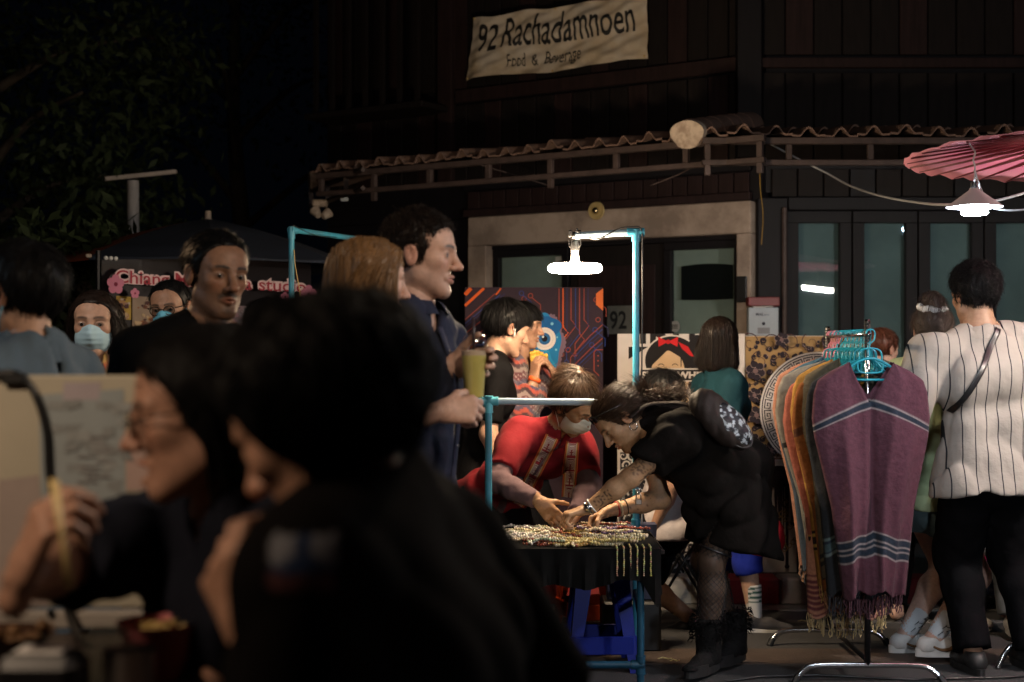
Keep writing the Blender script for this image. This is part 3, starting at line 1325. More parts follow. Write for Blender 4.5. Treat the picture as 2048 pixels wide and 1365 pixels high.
def glasses(root, J, rimc, dz=.0):
    m = MB()
    for sg in (-1, 1):
        pts = []
        for k in range(22):
            a = 2 * math.pi * k / 21
            pts.append(headmap(J, (sg * .033 + .024 * math.cos(a), .100 - .012 * abs(math.cos(a) * .5 + .5 * sg * math.cos(a)), .000 + dz + .0185 * math.sin(a))))
        m.tube(pts, .0019, 5, caps=False)
        m.tube([headmap(J, (sg * .056, .092, .008 + dz)), headmap(J, (sg * .079, .06, .010 + dz)), headmap(J, (sg * .084, -.02, .012))], .0018, 5)
    m.tube([headmap(J, (-.010, .104, .004 + dz)), headmap(J, (0, .108, .008 + dz)), headmap(J, (.010, .104, .004 + dz))], .0018, 5)
    ob = m.build('glasses', rimc, root, smooth=True, world=True)
    g = MB()
    for sg in (-1, 1):
        c = [headmap(J, (sg * .033 + .023 * math.cos(a), .099, dz + .0175 * math.sin(a))) for a in np.linspace(0, 2 * math.pi, 18, endpoint=False)]
        g.prism(c, J['HM'][:, 1] * .001)
    g.build('lens', MATS['lens_glass'], ob, world=True)
    return ob


def collar(root, J, material, r=.066, hgt=.045, fwd=.012, openv=.9):
    """folded shirt collar round the neck"""
    h = J['h'] / 1.7
    ax = nrm(J['headc'] - J['neckb'] - J['F'] * .03)
    L, F = J['L'], np.cross(J['L'], ax)
    if np.dot(F, J['F']) < 0:
        F = -F
    V, Fc = [], []
    n = 30
    base = J['neckb'] + ax * .004
    for i in range(n + 1):
        a = openv * .35 + (2 * math.pi - openv * .7) * i / n
        e = F * math.cos(a) + L * math.sin(a)
        rr = r * h
        lift = (1 - math.cos(a)) * .5
        V += [base + e * rr * .98 - ax * .01, base + e * rr * .93 + ax * (hgt * (.55 + .45 * lift)) * h,
              base + e * rr * 1.02 + ax * (hgt * (.55 + .45 * lift)) * h, base + e * (rr * 1.22 + .012 * (1 - lift)) - ax * .008 - F * 0]
    for i in range(n):
        for j in range(3):
            Fc.append((i * 4 + j, (i + 1) * 4 + j, (i + 1) * 4 + j + 1, i * 4 + j + 1))
    m = MB()
    m.add(V, Fc)
    ob = m.build('collar', material, root, smooth=True, world=True)
    return ob


def ribbon(root, name, path, width, normal, material, colf=None, nu=9, thick=.002, per=6, onto=None, cast=None, lift=.004):
    """flat band along a path; colf(u, s) with u across (-1..1) and s metres along"""
    path = smooth_path(path, per)
    V, Fc, C = [], [], []
    s = 0
    nrmf = normal if callable(normal) else (lambda i: normal)
    for i, p in enumerate(path):
        if i:
            s += np.linalg.norm(path[i] - path[i - 1])
        d = nrm(path[min(i + 1, len(path) - 1)] - path[max(i - 1, 0)])
        n = np.asarray(nrmf(i / (len(path) - 1)), float)
        t = nrm(np.cross(d, n))
        n2 = np.cross(t, d)
        for j in range(nu):
            u = j / (nu - 1) * 2 - 1
            V.append(p + t * u * width / 2 - n2 * .10 * width * u * u)
            C.append(colf(u, s) if colf else (1, 1, 1))
    for i in range(len(path) - 1):
        for j in range(nu - 1):
            a = i * nu + j
            Fc.append((a, a + 1, a + nu + 1, a + nu))
    if onto is not None:
        from mathutils.bvhtree import BVHTree
        me = onto.data
        rl_ = root_loc(onto)
        bv = BVHTree.FromPolygons([tuple(np.array(v.co) + rl_) for v in me.vertices], [tuple(p.vertices) for p in me.polygons])
        for i, p in enumerate(V):
            c = nrm(cast(p) if callable(cast) else cast)
            hit = bv.ray_cast(Vector(p + c * .6), Vector(-c), 1.6)
            if hit[0] is not None:
                V[i] = np.array(hit[0]) + c * lift
    m = MB(); m.v = [tuple(v) for v in V]; m.c = C; m.f = Fc; m.m = [0] * len(Fc)
    ob = m.build(name, material, root, smooth=True, vcol=colf is not None, world=True)
    sm = ob.modifiers.new('thickness', 'SOLIDIFY'); sm.thickness = thick; sm.offset = 0
    return ob
# ---------------------------------------------------------------- lettering
import bmesh
_TXT = {}


def text_geo(s, bold=0.0, maxlen=None):
    key = (s, bold)
    if key in _TXT:
        return _TXT[key]
    cu = bpy.data.curves.new('lettering', 'FONT')
    cu.body = s
    cu.offset = bold
    cu.resolution_u = 4
    o = bpy.data.objects.new('lettering', cu)
    COL.objects.link(o)
    dg = bpy.context.evaluated_depsgraph_get()
    me = bpy.data.meshes.new_from_object(o.evaluated_get(dg))
    bm = bmesh.new()
    bm.from_mesh(me)
    bmesh.ops.triangulate(bm, faces=bm.faces)
    if maxlen:
        for _ in range(3):
            es = [e for e in bm.edges if e.calc_length() > maxlen]
            if es:
                bmesh.ops.subdivide_edges(bm, edges=es, cuts=1)
                bmesh.ops.triangulate(bm, faces=[f for f in bm.faces if len(f.verts) > 3])
    bm.verts.index_update()
    V = np.array([v.co[:2] for v in bm.verts])
    F = [tuple(v.index for v in f.verts) for f in bm.faces]
    bm.free()
    bpy.data.objects.remove(o)
    bpy.data.curves.remove(cu)
    bpy.data.meshes.remove(me)
    lo, hi = V.min(0), V.max(0)
    _TXT[key] = ((V - lo), F, hi - lo)
    return _TXT[key]


class Print:
    """flat ink shapes on a board lying in x,z; every layer sits a little further out (towards -y)"""

    def __init__(self, y0=-0.0015, step=0.00006):
        self.mb = MB()
        self.y, self.step = y0, step

    def nxt(self):
        self.y -= self.step

    def poly(self, pts, col):
        self.mb.add([(p[0], self.y, p[1]) for p in pts], [tuple(range(len(pts)))], col=col)
        self.nxt()

    def disc(self, c, r, col, n=20, sx=1.0):
        self.poly([(c[0] + r * sx * math.cos(a), c[1] + r * math.sin(a)) for a in np.linspace(0, 2 * math.pi, n, endpoint=False)], col)

    def line(self, pts, w, col, taper=None):
        pts = [np.asarray(p, float) for p in pts]
        V, F = [], []
        for i, p in enumerate(pts):
            d = nrm(pts[min(i + 1, len(pts) - 1)] - pts[max(i - 1, 0)])
            n = np.array([-d[1], d[0]])
            ww = w * (taper[i] if taper is not None else 1) / 2
            V += [(p[0] + n[0] * ww, self.y, p[1] + n[1] * ww), (p[0] - n[0] * ww, self.y, p[1] - n[1] * ww)]
        for i in range(len(pts) - 1):
            F.append((i * 2, i * 2 + 1, i * 2 + 3, i * 2 + 2))
        self.mb.add(V, F, col=col)
        self.nxt()

    def ring(self, c, r, w, col, a0=0, a1=2 * math.pi, n=28):
        self.line([(c[0] + r * math.cos(a), c[1] + r * math.sin(a)) for a in np.linspace(a0, a1, n)], w, col)

    def text(self, s, x, z, width=None, height=None, col=(0, 0, 0), bold=0.0, rot=0.0):
        V, F, sz = text_geo(s, bold)
        k = (width / sz[0]) if width else height / sz[1]
        kz = height / sz[1] if height else k
        c, sn = math.cos(rot), math.sin(rot)
        P_ = [(x + v[0] * k * c - v[1] * kz * sn, self.y, z + v[0] * k * sn + v[1] * kz * c) for v in V]
        self.mb.add(P_, F, col=col)
        self.nxt()

    def spiral(self, c, r, a0, turns, w, col, sgn=1, n=22):
        pts = []
        for i in range(n):
            t = i / (n - 1)
            a = a0 + sgn * turns * 2 * math.pi * t
            rr = r * (1 - .85 * t)
            pts.append((c[0] + rr * math.cos(a), c[1] + rr * math.sin(a)))
        self.line(pts, w, col, taper=np.linspace(1, .35, n))

    def build(self, name, parent, rough=.5, gloss='print_ink'):
        return self.mb.build(name, mat(gloss, vcol=True, rough=.75, spec=.2, noise=(9, .10)), parent, vcol=True)


for s_, b_ in (('92', .012), ('Rachadamnoen', .010), ('Food', .004), ('&', .004), ('Beverage', .004)):
    text_geo(s_, b_, .12)

# ---------------------------------------------------------------- materials of the place
M_asph = mat('asphalt', (.035, .034, .036), .82, noise=(2.2, .35), bump=(150, .8, .006))
M_pave = mat('paving_concrete', (.14, .13, .12), .85, noise=(3, .3), bump=(60, .5, .004))
M_conc = mat('raw_concrete', (.40, .31, .25), .85, noise=(3.2, .75), bump=(24, .35, .006), col2=(.17, .125, .10))
M_plank = mat('dark_planks', (.0095, .0068, .0066), .7, spec=.2, noise=(6, .45), bump=(30, .5, .003), aniso_noise=(8, 8, .7))
M_plank2 = mat('reddish_planks', (.020, .0105, .0105), .7, spec=.2, noise=(5, .5), bump=(30, .5, .003), aniso_noise=(8, 8, .7))
M_frame = mat('dark_stained_frame', (.0075, .0064, .0082), .6, spec=.2, noise=(8, .3), bump=(40, .2, .002), aniso_noise=(6, 6, .6))
M_beam = mat('rusty_steel_beam', (.058, .038, .034), .7, noise=(14, .4), bump=(60, .3, .002))
M_tile = mat('clay_roof_tile', (.17, .105, .082), .85, noise=(9, .4), bump=(50, .4, .003))
M_plaster = mat('old_cream_plaster', (.55, .45, .36), .85, noise=(16, .8), bump=(60, .4, .003), col2=(.28, .20, .15))
M_curtain = mat('pale_curtain', (.50, .53, .48), .9, noise=(4, .15))
M_teal = mat('teal_blind', (.20, .265, .285), .8, noise=(3, .2))
M_black = mat('black_plastic', (.010, .010, .011), .4)
M_blackm = mat('black_metal', (.012, .012, .013), .35, metal=.3)
M_white = mat('white_plastic', (.70, .70, .68), .4, noise=(20, .05))
M_pipe = mat('blue_pvc', (.045, .28, .41), .38, noise=(9, .55), spec=.4, col2=(.07, .15, .19), bump=(60, .2, .001))
M_pipel = mat('light_pvc', (.33, .44, .52), .33, noise=(12, .10))
M_chrome = mat('chrome_tube', (.55, .55, .56), .18, metal=1.0, noise=(30, .1))
M_brass = mat('brass', (.62, .46, .20), .35, metal=.35, noise=(14, .2))
M_glass = glass_mat('window_glass', (.82, .87, .87), .012, .02)
M_clear = glass_mat('clear_cup', (.93, .94, .92), .05, .03)
glass_mat('lens_glass', (.92, .94, .95), .02, .06)
M_leaf = mat('tree_leaf', (.030, .044, .018), .7, spec=.2, noise=(3, .5))
M_bark = mat('bark', (.07, .055, .042), .9, bump=(20, .8, .01))
M_cable = mat('grey_cable', (.35, .35, .36), .5)
M_cablek = mat('black_cable', (.012, .012, .013), .4)

# ---------------------------------------------------------------- ground
m = MB(); m.add([(-60, -20, 0), (60, -20, 0), (60, 90, 0), (-60, 90, 0)], [(0, 1, 2, 3)])
tag(m.build('road', M_asph), kind='structure')
KY = 7.40
m = MB(); m.box((6.3, 6.16, .002), (12, .30, .004))
tag(m.build('road_patch', mat('brown_road_patch', (.060, .040, .031), .85, noise=(3, .5), bump=(90, .7, .005))), kind='structure')
m = MB(); m.box((0, 6.95, .002), (30, .07, .004))
tag(m.build('worn_road_line', mat('worn_line_paint', (.13, .125, .12), .8, noise=(6, .9), col2=(.04, .038, .04))), kind='structure')
m = MB(); m.box((0, KY + 21.17, .068), (80, 42, .136))
tag(m.build('pavement', M_pave), kind='structure')
m = MB(); m.box((0, KY - .085, .003), (80, .16, .006))
tag(m.build('gutter_strip', mat('gutter_concrete', (.20, .19, .18), .85, noise=(5, .5), bump=(50, .5, .004))), kind='structure')
kerb = thing('kerb', None, None, (0, KY + .08, 0)); tag(kerb, kind='structure')
for col_, nm in ((0, (.34, .022, .022)), (1, (.42, .39, .37))):
    mat('kerb_paint_%s' % ('red', 'white')[col_], nm, .75, noise=(9, .6), bump=(40, .5, .004), col2=(nm[0] * .45 + .02, nm[1] * .55 + .02, nm[2] * .55 + .02))
kblk = {}
for k in range(-14, 12):
    c = k % 2
    x = 1.396 + .4167 * (k + .5)
    if c not in kblk:
        m = MB(); m.box((0, 0, .071), (.4117, .17, .142), bev=.012)
        kb = m.build('kerb_block', MATS['kerb_paint_%s' % ('white', 'red')[c]], kerb)
        kblk[c] = kb
    else:
        kb = kblk[c].copy(); COL.objects.link(kb); kb.parent = kerb
    kb.location = (x, 0, 0)
# litter on the road
for i, (px, py, sz) in enumerate(((1608, 1243, .03), (1330, 1318, .03), (1350, 1322, .02))):
    d = 1.325 * FPX / (py - 700)
    p = P(px, py, d)
    m = MB(); m.tube([(-sz, 0, .004), (-sz * .3, .012, .008), (sz * .4, -.006, .006), (sz, .01, .004)], .0035, 5)
    tag(m.build('litter_scrap', mat('pale_litter', (.45, .40, .22), .8)), ['yellow scrap of litter on the road beside the clothes rack', 'yellow straw on the road beside the black boots', 'short yellow straw lying next to the longer straw by the boots'][i], 'litter').location = (p[0], p[1], 0)
p = P(1100, 1100, 6)
m = MB(); m.tube([np.array(q) for q in ((.75, 5.62, .008), (1.0, 5.75, .008), (1.25, 5.78, .008), (1.6, 5.70, .008), (2.0, 5.74, .008), (2.6, 5.9, .008))], .005, 6)
tag(m.build('ground_cable', M_cablek, smooth=True), 'black power cable lying across the road under the clothes rack', 'cable')

# ---------------------------------------------------------------- the wooden shop house
U = np.array([-.8406, .5417]); NO = np.array([-.5417, -.8406]); W0 = np.array([1.471, 8.70])
house = thing('shop_house', 'dark two storey timber shop house with tiled porch roof and concrete doorway', 'building', (1.471, 8.70, .136))
HO = np.array([1.471, 8.70, .136])


def WL(s, z, o=0.0):                    # a point on the doorway front: s to the left of the corner, o outwards
    q = W0 + U * s + NO * o
    return np.array([q[0], q[1], z])


def WR(s, z, o=0.0):                    # a point on the right front: s to the right of the corner
    return np.array([1.471 + s, 8.72 - o, z])


def wl_px(px, py):
    k = (px - 1024) / FPX
    s = (1.471 - 8.7 * k) / (.8406 + .5417 * k)
    return s, CAMZ + (700 - py) / FPX * (8.7 + .5417 * s)


RL = np.array([[U[0], NO[0], 0], [U[1], NO[1], 0], [0, 0, 1.0]])       # columns: along, out, up
RR = np.array([[1, 0, 0], [0, -1, 0], [0, 0, 1.0]])


def wbox(name, mt, parent, fr, s0, s1, z0, z1, o0, o1, bev=0.0):
    m = MB()
    f, R = (WL, RL) if fr == 'L' else (WR, RR)
    c = (f(s0, z0, o0) + f(s1, z1, o1)) / 2
    m.box(c, (abs(s1 - s0), abs(o1 - o0), abs(z1 - z0)), R=R, bev=bev)
    if np.linalg.det(R) < 0:
        m.f = [f_[::-1] for f_ in m.f]
    return m.build(name, mt, parent, world=True)


def shared(name, src, parent, loc, rot=None, scale=None):
    c = src.copy(); COL.objects.link(c); c.parent = parent; c.name = name
    c.location = loc
    if rot is not None:
        c.rotation_euler = rot
    if scale is not None:
        c.scale = scale
    return c


# core walls behind the boards
wall = wbox('wall', M_frame, house, 'L', -.05, 3.4, 2.246, 6.2, -.16, -.03)
wbox('wall', M_frame, house, 'R', .0, 6.0, 2.30, 6.2, -.20, -.03)
wbox('wall', M_frame, house, 'L', 2.10, 3.4, .136, 2.24, -.16, -.03)
# side of the house going back at the left
m = MB(); c = WL(3.40, 3.2, -2.0); m.box((WL(3.4, .136, -.2) + WL(3.4, 6.2, -4.2)) / 2, (.12, 4.0, 6.0), R=RL)
m.build('side_wall', M_plank, house, world=True)
# upper storey boards
ang_l = math.atan2(U[1], U[0])
pl_meshes = {}


def planks(fr, s0, s1, w, z0, z1, mats_, parent=house):
    n = int(round((s1 - s0) / w))
    f, R = (WL, RL) if fr == 'L' else (WR, RR)
    for i in range(n):
        v = i % 4
        key = (fr, w, z0, z1, v)
        s = s0 + (i + .5) * w
        if key not in pl_meshes:
            m = MB()
            th = (.022, .028, .019, .025)[v]
            m.box((0, 0, 0), (w - .009, th, z1 - z0), bev=.003)
            m.v = [(a, b - th / 2 * 0, c_) for a, b, c_ in m.v]
            ob = m.build('plank', mats_[(i * 7 // 3) % len(mats_)], parent)
            pl_meshes[key] = ob
        else:
            ob = pl_meshes[key].copy(); COL.objects.link(ob); ob.parent = parent
        p = f(s, (z0 + z1) / 2, -.012) - HO
        ob.location = p
        ob.rotation_euler = (0, 0, ang_l if fr == 'L' else 0)


planks('L', .02, 3.38, .14, 2.50, 3.03, [M_plank, M_plank, M_plank2, M_plank])
planks('L', .02, 3.38, .14, 3.14, 5.6, [M_plank, M_plank, M_plank, M_plank2])
planks('R', .03, 4.4, .175, 2.50, 3.03, [M_plank, M_plank2, M_plank, M_plank])
planks('R', .03, 4.4, .175, 3.14, 5.6, [M_plank, M_plank, M_plank2, M_plank])
planks('L', .02, 2.12, .105, 2.30, 2.42, [M_plank2])
planks('R', .12, 4.4, .16, 2.27, 2.44, [M_plank, M_frame])
# rails between the storeys
wbox('rail', M_plank2, house, 'L', .02, 2.2, 3.04, 3.13, .0, .035, .004)
wbox('rail', M_plank2, house, 'R', .05, 4.4, 3.055, 3.115, .0, .04, .004)
wbox('rail', M_plank2, house, 'L', .0, 2.13, 2.245, 2.295, .0, .04, .004)
wbox('rail', M_frame, house, 'L', .0, 2.13, 2.425, 2.475, .0, .035, .004)
wbox('corner_post', M_frame, house, 'R', -.10, .05, 2.5, 5.6, -.02, .07, .005)
# balcony shelf in the dark at the left
wbox('balcony_board', M_plank, house, 'L', 2.25, 3.3, 2.98, 3.02, .0, .35, .004)
for i in range(7):
    wbox('baluster', M_plank, house, 'L', 2.3 + i * .15, 2.33 + i * .15, 3.02, 3.9, .30, .33)
wbox('wall_panel', M_plank2, house, 'L', 2.22, 2.34, 2.5, 5.6, .0, .05, .004)

# concrete doorway
s_l, z_top = wl_px(940, 440)
s_li, _ = wl_px(976, 490)
s_ri, z_lin = wl_px(1476, 468)
z_top = 2.242
door = wbox('concrete_surround', M_conc, house, 'L', .0, s_l, z_lin, z_top, -.14, .03, .008)
wbox('concrete_jamb', M_conc, house, 'L', .0, s_ri, .136, z_lin - .001, -.14, .028, .006)
wbox('concrete_jamb', M_conc, house, 'L', s_li, s_l, .136, z_lin - .001, -.14, .028, .006)
# timber frame inside
def win(sa, sb, z0, z1, o, fw=.045, glass=M_glass, back=M_curtain, name='window', bo=-.07, fr='L', muntin=None):
    g = wbox(name, M_frame, house, fr, sa, sb, z1 - fw, z1, o - .05, o, .003)
    wbox('frame', M_frame, g, fr, sa, sb, z0, z0 + fw, o - .05, o, .003)
    wbox('frame', M_frame, g, fr, sa, sa + fw, z0 + fw, z1 - fw, o - .05, o - .001, .003)
    wbox('frame', M_frame, g, fr, sb - fw, sb, z0 + fw, z1 - fw, o - .05, o - .001, .003)
    wbox('pane', glass, g, fr, sa + fw, sb - fw, z0 + fw, z1 - fw, o - .031, o - .026)
    wbox('curtain', back, g, fr, sa + fw * .5, sb - fw * .5, z0 + fw * .5, z1 - fw * .5, o + bo - .012, o + bo)
    return g


sA, _ = wl_px(1320, 480); sB, _ = wl_px(1128, 500)
win(s_ri + .002, sA, .70, z_lin - .03, -.05, .05)
wbox('panel_below_window', M_frame, house, 'L', s_ri + .002, sA, .136, .695, -.10, -.05)
win(sB, s_li - .002, .70, z_lin - .03, -.05, .05)
wbox('panel_below_window', M_frame, house, 'L', sB, s_li - .002, .136, .695, -.10, -.05)
wbox('frame_head', M_frame, house, 'L', s_ri + .002, s_li - .002, z_lin - .029, z_lin - .001, -.10, -.045)
dl = wbox('door', M_plank, house, 'L', sA + .006, sB - .006, .14, z_lin - .031, -.115, -.075, .004)
for za, zb in ((.28, .95), (1.05, 1.88)):
    wbox('door_panel', M_plank2, dl, 'L', sA + .07, sB - .07, za, zb, -.075, -.066, .006)
# curtains and stuff inside
wbox('back_wall', M_frame, house, 'L', .05, s_li + .1, .14, 2.24, -.40, -.37)

# folding doors of the right front
wbox('post', M_frame, house, 'R', .03, .215, .136, 2.26, -.12, .03, .006)
wbox('door_head', M_frame, house, 'R', .22, 4.5, 2.185, 2.265, -.10, .02, .005)
x0 = P(1575, 0, 8.72)[0] - 1.471
for i in range(7):
    a = x0 + i * .4055
    win(a, a + .398, .14, 2.183, -.02, .072, back=M_teal, name='door_leaf', bo=-.09, fr='R')
wbox('drain_pipe', M_beam, house, 'R', .175, .205, .14, 2.2, .035, .065, .008)
wbox('switch_box', M_black, house, 'L', .02, .085, 1.62, 1.78, .03, .05, .004)

# porch roof
roof = thing('roof', None, None, (0, 0, 0)); roof.parent = house; del_keys = None
ZE, ZW = 2.505, 2.615
EO = .86


def tile_mesh(period, length, amp=.052):
    m = MB()
    n, V, Fq = 14, [], []
    for j, y in enumerate((0, length)):
        for i in range(n + 1):
            t = i / n
            z = amp * max(0, math.cos((t - .5) * 2 * math.pi)) ** 1.15 + .004 * math.cos(t * 2 * math.pi)
            for k in (0, 1):
                V.append((-(t - .5) * period * 1.02, y, z + k * .011))
    w = (n + 1) * 2
    for i in range(n):
        a = i * 2
        Fq += [(a + 1, a + 3, w + a + 3, w + a + 1), (a, w + a, w + a + 2, a + 2), (a, a + 2, a + 3, a + 1)]
        Fq.append((w + a, w + a + 1, w + a + 3, w + a + 2))
    m.add(V, Fq)
    return m


def tile_row(fr, s0, n, per, slope_len, nrows=2):
    f = WL if fr == 'L' else WR
    src = None
    ln = slope_len / nrows
    tilt = math.atan2(ZW - ZE, EO)
    for i in range(n):
        for r_ in range(nrows):
            s = s0 + (i + .5) * per
            k = r_ / nrows
            p = f(s, ZE + (ZW - ZE) * k + .012 * r_ + .004 * ((i * 3) % 4) + random.uniform(-.006, .008), EO * (1 - k)) - HO
            if src is None:
                src = tile_mesh(per, ln * 1.06).build('roof_tile', M_tile, roof, smooth='angle')
                ob = src
            else:
                ob = src.copy(); COL.objects.link(ob); ob.parent = roof
            ob.location = p
            yaw = (math.atan2(U[1], U[0]) - math.pi) if fr == 'L' else 0
            ob.rotation_euler = Euler((tilt, 0, yaw + random.uniform(-.05, .05)), 'XYZ')


sl = math.hypot(EO, ZW - ZE)
tile_row('L', .02, 17, .163, sl)
tile_row('R', -.46, 26, .180, sl)
# under-boards so that the night sky does not show through
m = MB()
m.add([WL(-.55, ZE - .006, EO), WL(2.75, ZE - .006, EO), WL(2.75, ZW - .01, 0), WL(0, ZW - .01, 0)], [(0, 1, 2, 3)])
m.add([WR(-.50, ZE - .006, EO), WR(5, ZE - .006, EO), WR(5, ZW - .01, 0), WR(0, ZW - .01, 0)], [(3, 2, 1, 0)])
m.build('roof_board', M_frame, roof, world=True)
# gutter frame: two rails and struts along each eave
def eave_frame(fr, s0, s1):
    for z, hh in ((ZE - .038, .036), (ZE - .155, .030)):
        wbox('eave_beam', M_beam, roof, fr, s0, s1, z, z + hh, EO - .03, EO + .012, .003)
    n = int((s1 - s0) / .42)
    for i in range(n + 1):
        s = s0 + .03 + i * (s1 - s0 - .06) / n
        wbox('eave_strut', M_beam, roof, fr, s - .016, s + .016, ZE - .21 if i % 3 == 0 else ZE - .124, ZE - .039, EO - .026, EO + .006, .002)


eave_frame('L', -.44, 2.74)
eave_frame('R', -.42, 4.6)
# left return of the eave
ez = ZE - .038
a_, b_ = np.array([-.955, 9.12]), np.array([-1.46, 10.35])
for z in (ez + .018, ez - .10):
    m = MB(); m.tube([(a_[0], a_[1], z), (b_[0], b_[1], z)], .018, 4)
    m.build('eave_beam', M_beam, roof, world=True)
for k in (.3, .65, 1.0):
    q = a_ + (b_ - a_) * k
    m = MB(); m.box((q[0], q[1], ez - .03), (.03, .03, .14)); m.build('eave_strut', M_beam, roof, world=True)
m = MB(); m.add([(a_[0], a_[1], ez + .03), (b_[0], b_[1], ez + .03), (b_[0] + .8, b_[1] + .2, ZW), WL(2.75, ZW, 0)], [(0, 1, 2, 3)])
m.build('roof_board', M_tile, roof, world=True)
# hip ridges: half-round tiles with a plastered end
def ridge(pa, pb, n, r, r_end):
    pa, pb = np.asarray(pa, float), np.asarray(pb, float)
    d = nrm(pb - pa)
    s = nrm(np.cross(d, (0, 0, 1)))
    u = np.cross(s, d)
    L = np.linalg.norm(pb - pa) / n
    for i in range(n):
        m = MB()
        V, Fq = [], []
        for j, t in enumerate((0, 1.25)):
            for k in range(11):
                a = math.pi * k / 10
                for q in (1, .86):
                    rr = r * q * (1.0 if j else 1.13)
                    V.append(pa + d * L * (i + t * 1.0) + s * rr * math.cos(a) + u * (rr * math.sin(a) - .01) + np.array([0, 0, -.006 * i + .006 * n * 0]))
        for k in range(10):
            a = k * 2
            Fq += [(a, a + 2, 24 - 2 + a + 2 - 2 + 2 - 2 + 2, 22 + a), (a, a + 1, a + 3, a + 2), (a + 1, 22 + a + 1, 22 + a + 3, a + 3)]
        m.add(V, [tuple(f) for f in Fq])
        m.build('ridge_tile', M_tile, roof, smooth='angle', world=True)
    m = MB()
    pts = []
    for k in range(26):
        a = 2 * math.pi * k / 26
        rr = r_end * (1.0 + .10 * math.sin(3 * a + 1) * 0 + (.12 if math.sin(a) < -.75 else 0))
        pts.append(pa - d * .035 + s * rr * math.cos(a) * (1 - .10 * max(0, -math.sin(a))) + u * (rr * math.sin(a) * (.66 if math.sin(a) > 0 else .78) + .012))
    m.prism(pts, d * .05)
    m.build('ridge_end', M_plaster, roof, world=True)


cr = np.array([.985, 7.90])
ridge((cr[0], cr[1], ZE + .022), (1.44, 8.66, ZW + .115), 6, .085, .102)
ridge((b_[0] + .02, b_[1], ZE + .05), (b_[0] + .8, b_[1] + .2, ZW), 4, .08, .09)

# ---------------------------------------------------------------- things fixed to the house
# cloth banner
TLb, TRb, BRb, BLb = (958, 40), (1307, -10), (1308, 124), (942, 165)
def wl3(px, py, o):
    s, z = wl_px(px, py); return WL(s, z, o)


Q = [wl3(*p, .09) for p in (TLb, TRb, BRb, BLb)]
bn = thing('shop_banner', 'creased off-white cloth banner with black shop lettering on the upper wall', 'banner', (Q[3] + Q[2]) / 2)


def bsurf(u, v, off=0.0):
    p = (Q[0] * (1 - u) + Q[1] * u) * v + (Q[3] * (1 - u) + Q[2] * u) * (1 - v)
    w = .016 * math.sin(9 * u - 6 * v + 2.2 * math.sin(3 * u + 2 * v)) + .011 * math.sin(22 * u + 17 * v + 2 * math.sin(5 * v)) + .007 * math.sin(37 * u - 30 * v)
    w *= (.35 + .65 * math.sin(math.pi * min(max(u, 0), 1)) ** .5)
    if u < .06:
        w -= (.06 - u) * .55
    p = p + np.array([NO[0], NO[1], 0]) * (w + off)
    sag = .018 * math.sin(u * math.pi * 3) ** 2
    p[2] -= sag * v - .012 * math.sin(u * 9) * (1 - v)
    return p


m = MB()
nu, nv = 72, 26
V = [bsurf(i / nu, j / nv) for i in range(nu + 1) for j in range(nv + 1)]
V += [bsurf(i / nu, j / nv, -.004) for i in range(nu + 1) for j in range(nv + 1)]
F_ = []
N1 = (nu + 1) * (nv + 1)
for i in range(nu):
    for j in range(nv):
        a = i * (nv + 1) + j
        F_ += [(a, a + nv + 1, a + nv + 2, a + 1), (N1 + a, N1 + a + 1, N1 + a + nv + 2, N1 + a + nv + 1)]
m.add(V, F_)
m.build('cloth', mat('banner_cloth', (.60, .53, .44), .75, noise=(5, .5), bump=(30, .2, .003), col2=(.45, .32, .16)), bn, smooth=True, world=True)
m = MB()
W_b = np.linalg.norm(Q[1] - Q[0]); H_b = np.linalg.norm(Q[0] - Q[3])


def btext(s, bold, u0, v0, u1, hgt):
    V, F, sz = text_geo(s, bold)
    m.add([bsurf(u0 + (u1 - u0) * v[0] / sz[0], v0 + hgt * v[1] / sz[1], .004) for v in V], F)


btext('92', .012, .052, .415, .178, .46)
btext('Rachadamnoen', .010, .208, .435, .935, .50)
btext('Food', .004, .245, .115, .345, .20)
btext('&', .004, .383, .125, .418, .17)
btext('Beverage', .004, .455, .065, .655, .27)
m.build('lettering', mat('black_letter_ink', (.012, .012, .013), .6), bn, world=True)
m = MB()
for u, v in ((.01, .98), (.5, .985), (.99, .98), (.01, .03), (.5, .02), (.985, .04)):
    m.ball(bsurf(u, v, .004), .008, 8, 5)
m.build('eyelet', M_brass, bn, smooth=True, world=True)

# brass bell plate above the door
p = wl3(1199, 423, .035)
bl = thing('brass_wall_lamp', 'round brass bowl lamp fixed on the concrete above the doorway', 'wall lamp', p)
m = MB(); m.lathe([(.0, .0), (.056, .0), (.060, .006), (.054, .016), (.030, .010), (.024, .012)], n=28, axis=(NO[0], NO[1], 0)); m.build('dish', M_brass, bl, smooth='angle')
m = MB(); m.lathe([(.024, .010), (.022, .026), (.014, .034), (0, .036)], n=20, axis=(NO[0], NO[1], 0)); m.build('knob', mat('pale_brass', (.75, .62, .38), .25, metal=1.0), bl, smooth='angle')

# TV behind the right window of the doorway
tv = thing('wall_screen', 'black curved flat screen hanging behind the window right of the door', 'screen', wl3(1400, 597, -.10))
m = MB()
c0 = wl3(1350, 530, -.09); c1 = wl3(1452, 597, -.09)
sa, za = wl_px(1350, 532); sb, zb = wl_px(1452, 597)
pts = []
for k in range(9):
    t = k / 8
    pts.append(WL(sa + (sb - sa) * t, za + .012 * math.sin(math.pi * t), -.088))
for k in range(9):
    t = 1 - k / 8
    pts.append(WL(sa + (sb - sa) * t, zb - .004 * math.sin(math.pi * t), -.088))
m.prism(pts, np.array([NO[0], NO[1], 0]) * -.02)
m.build('casing', M_black, tv, world=True)

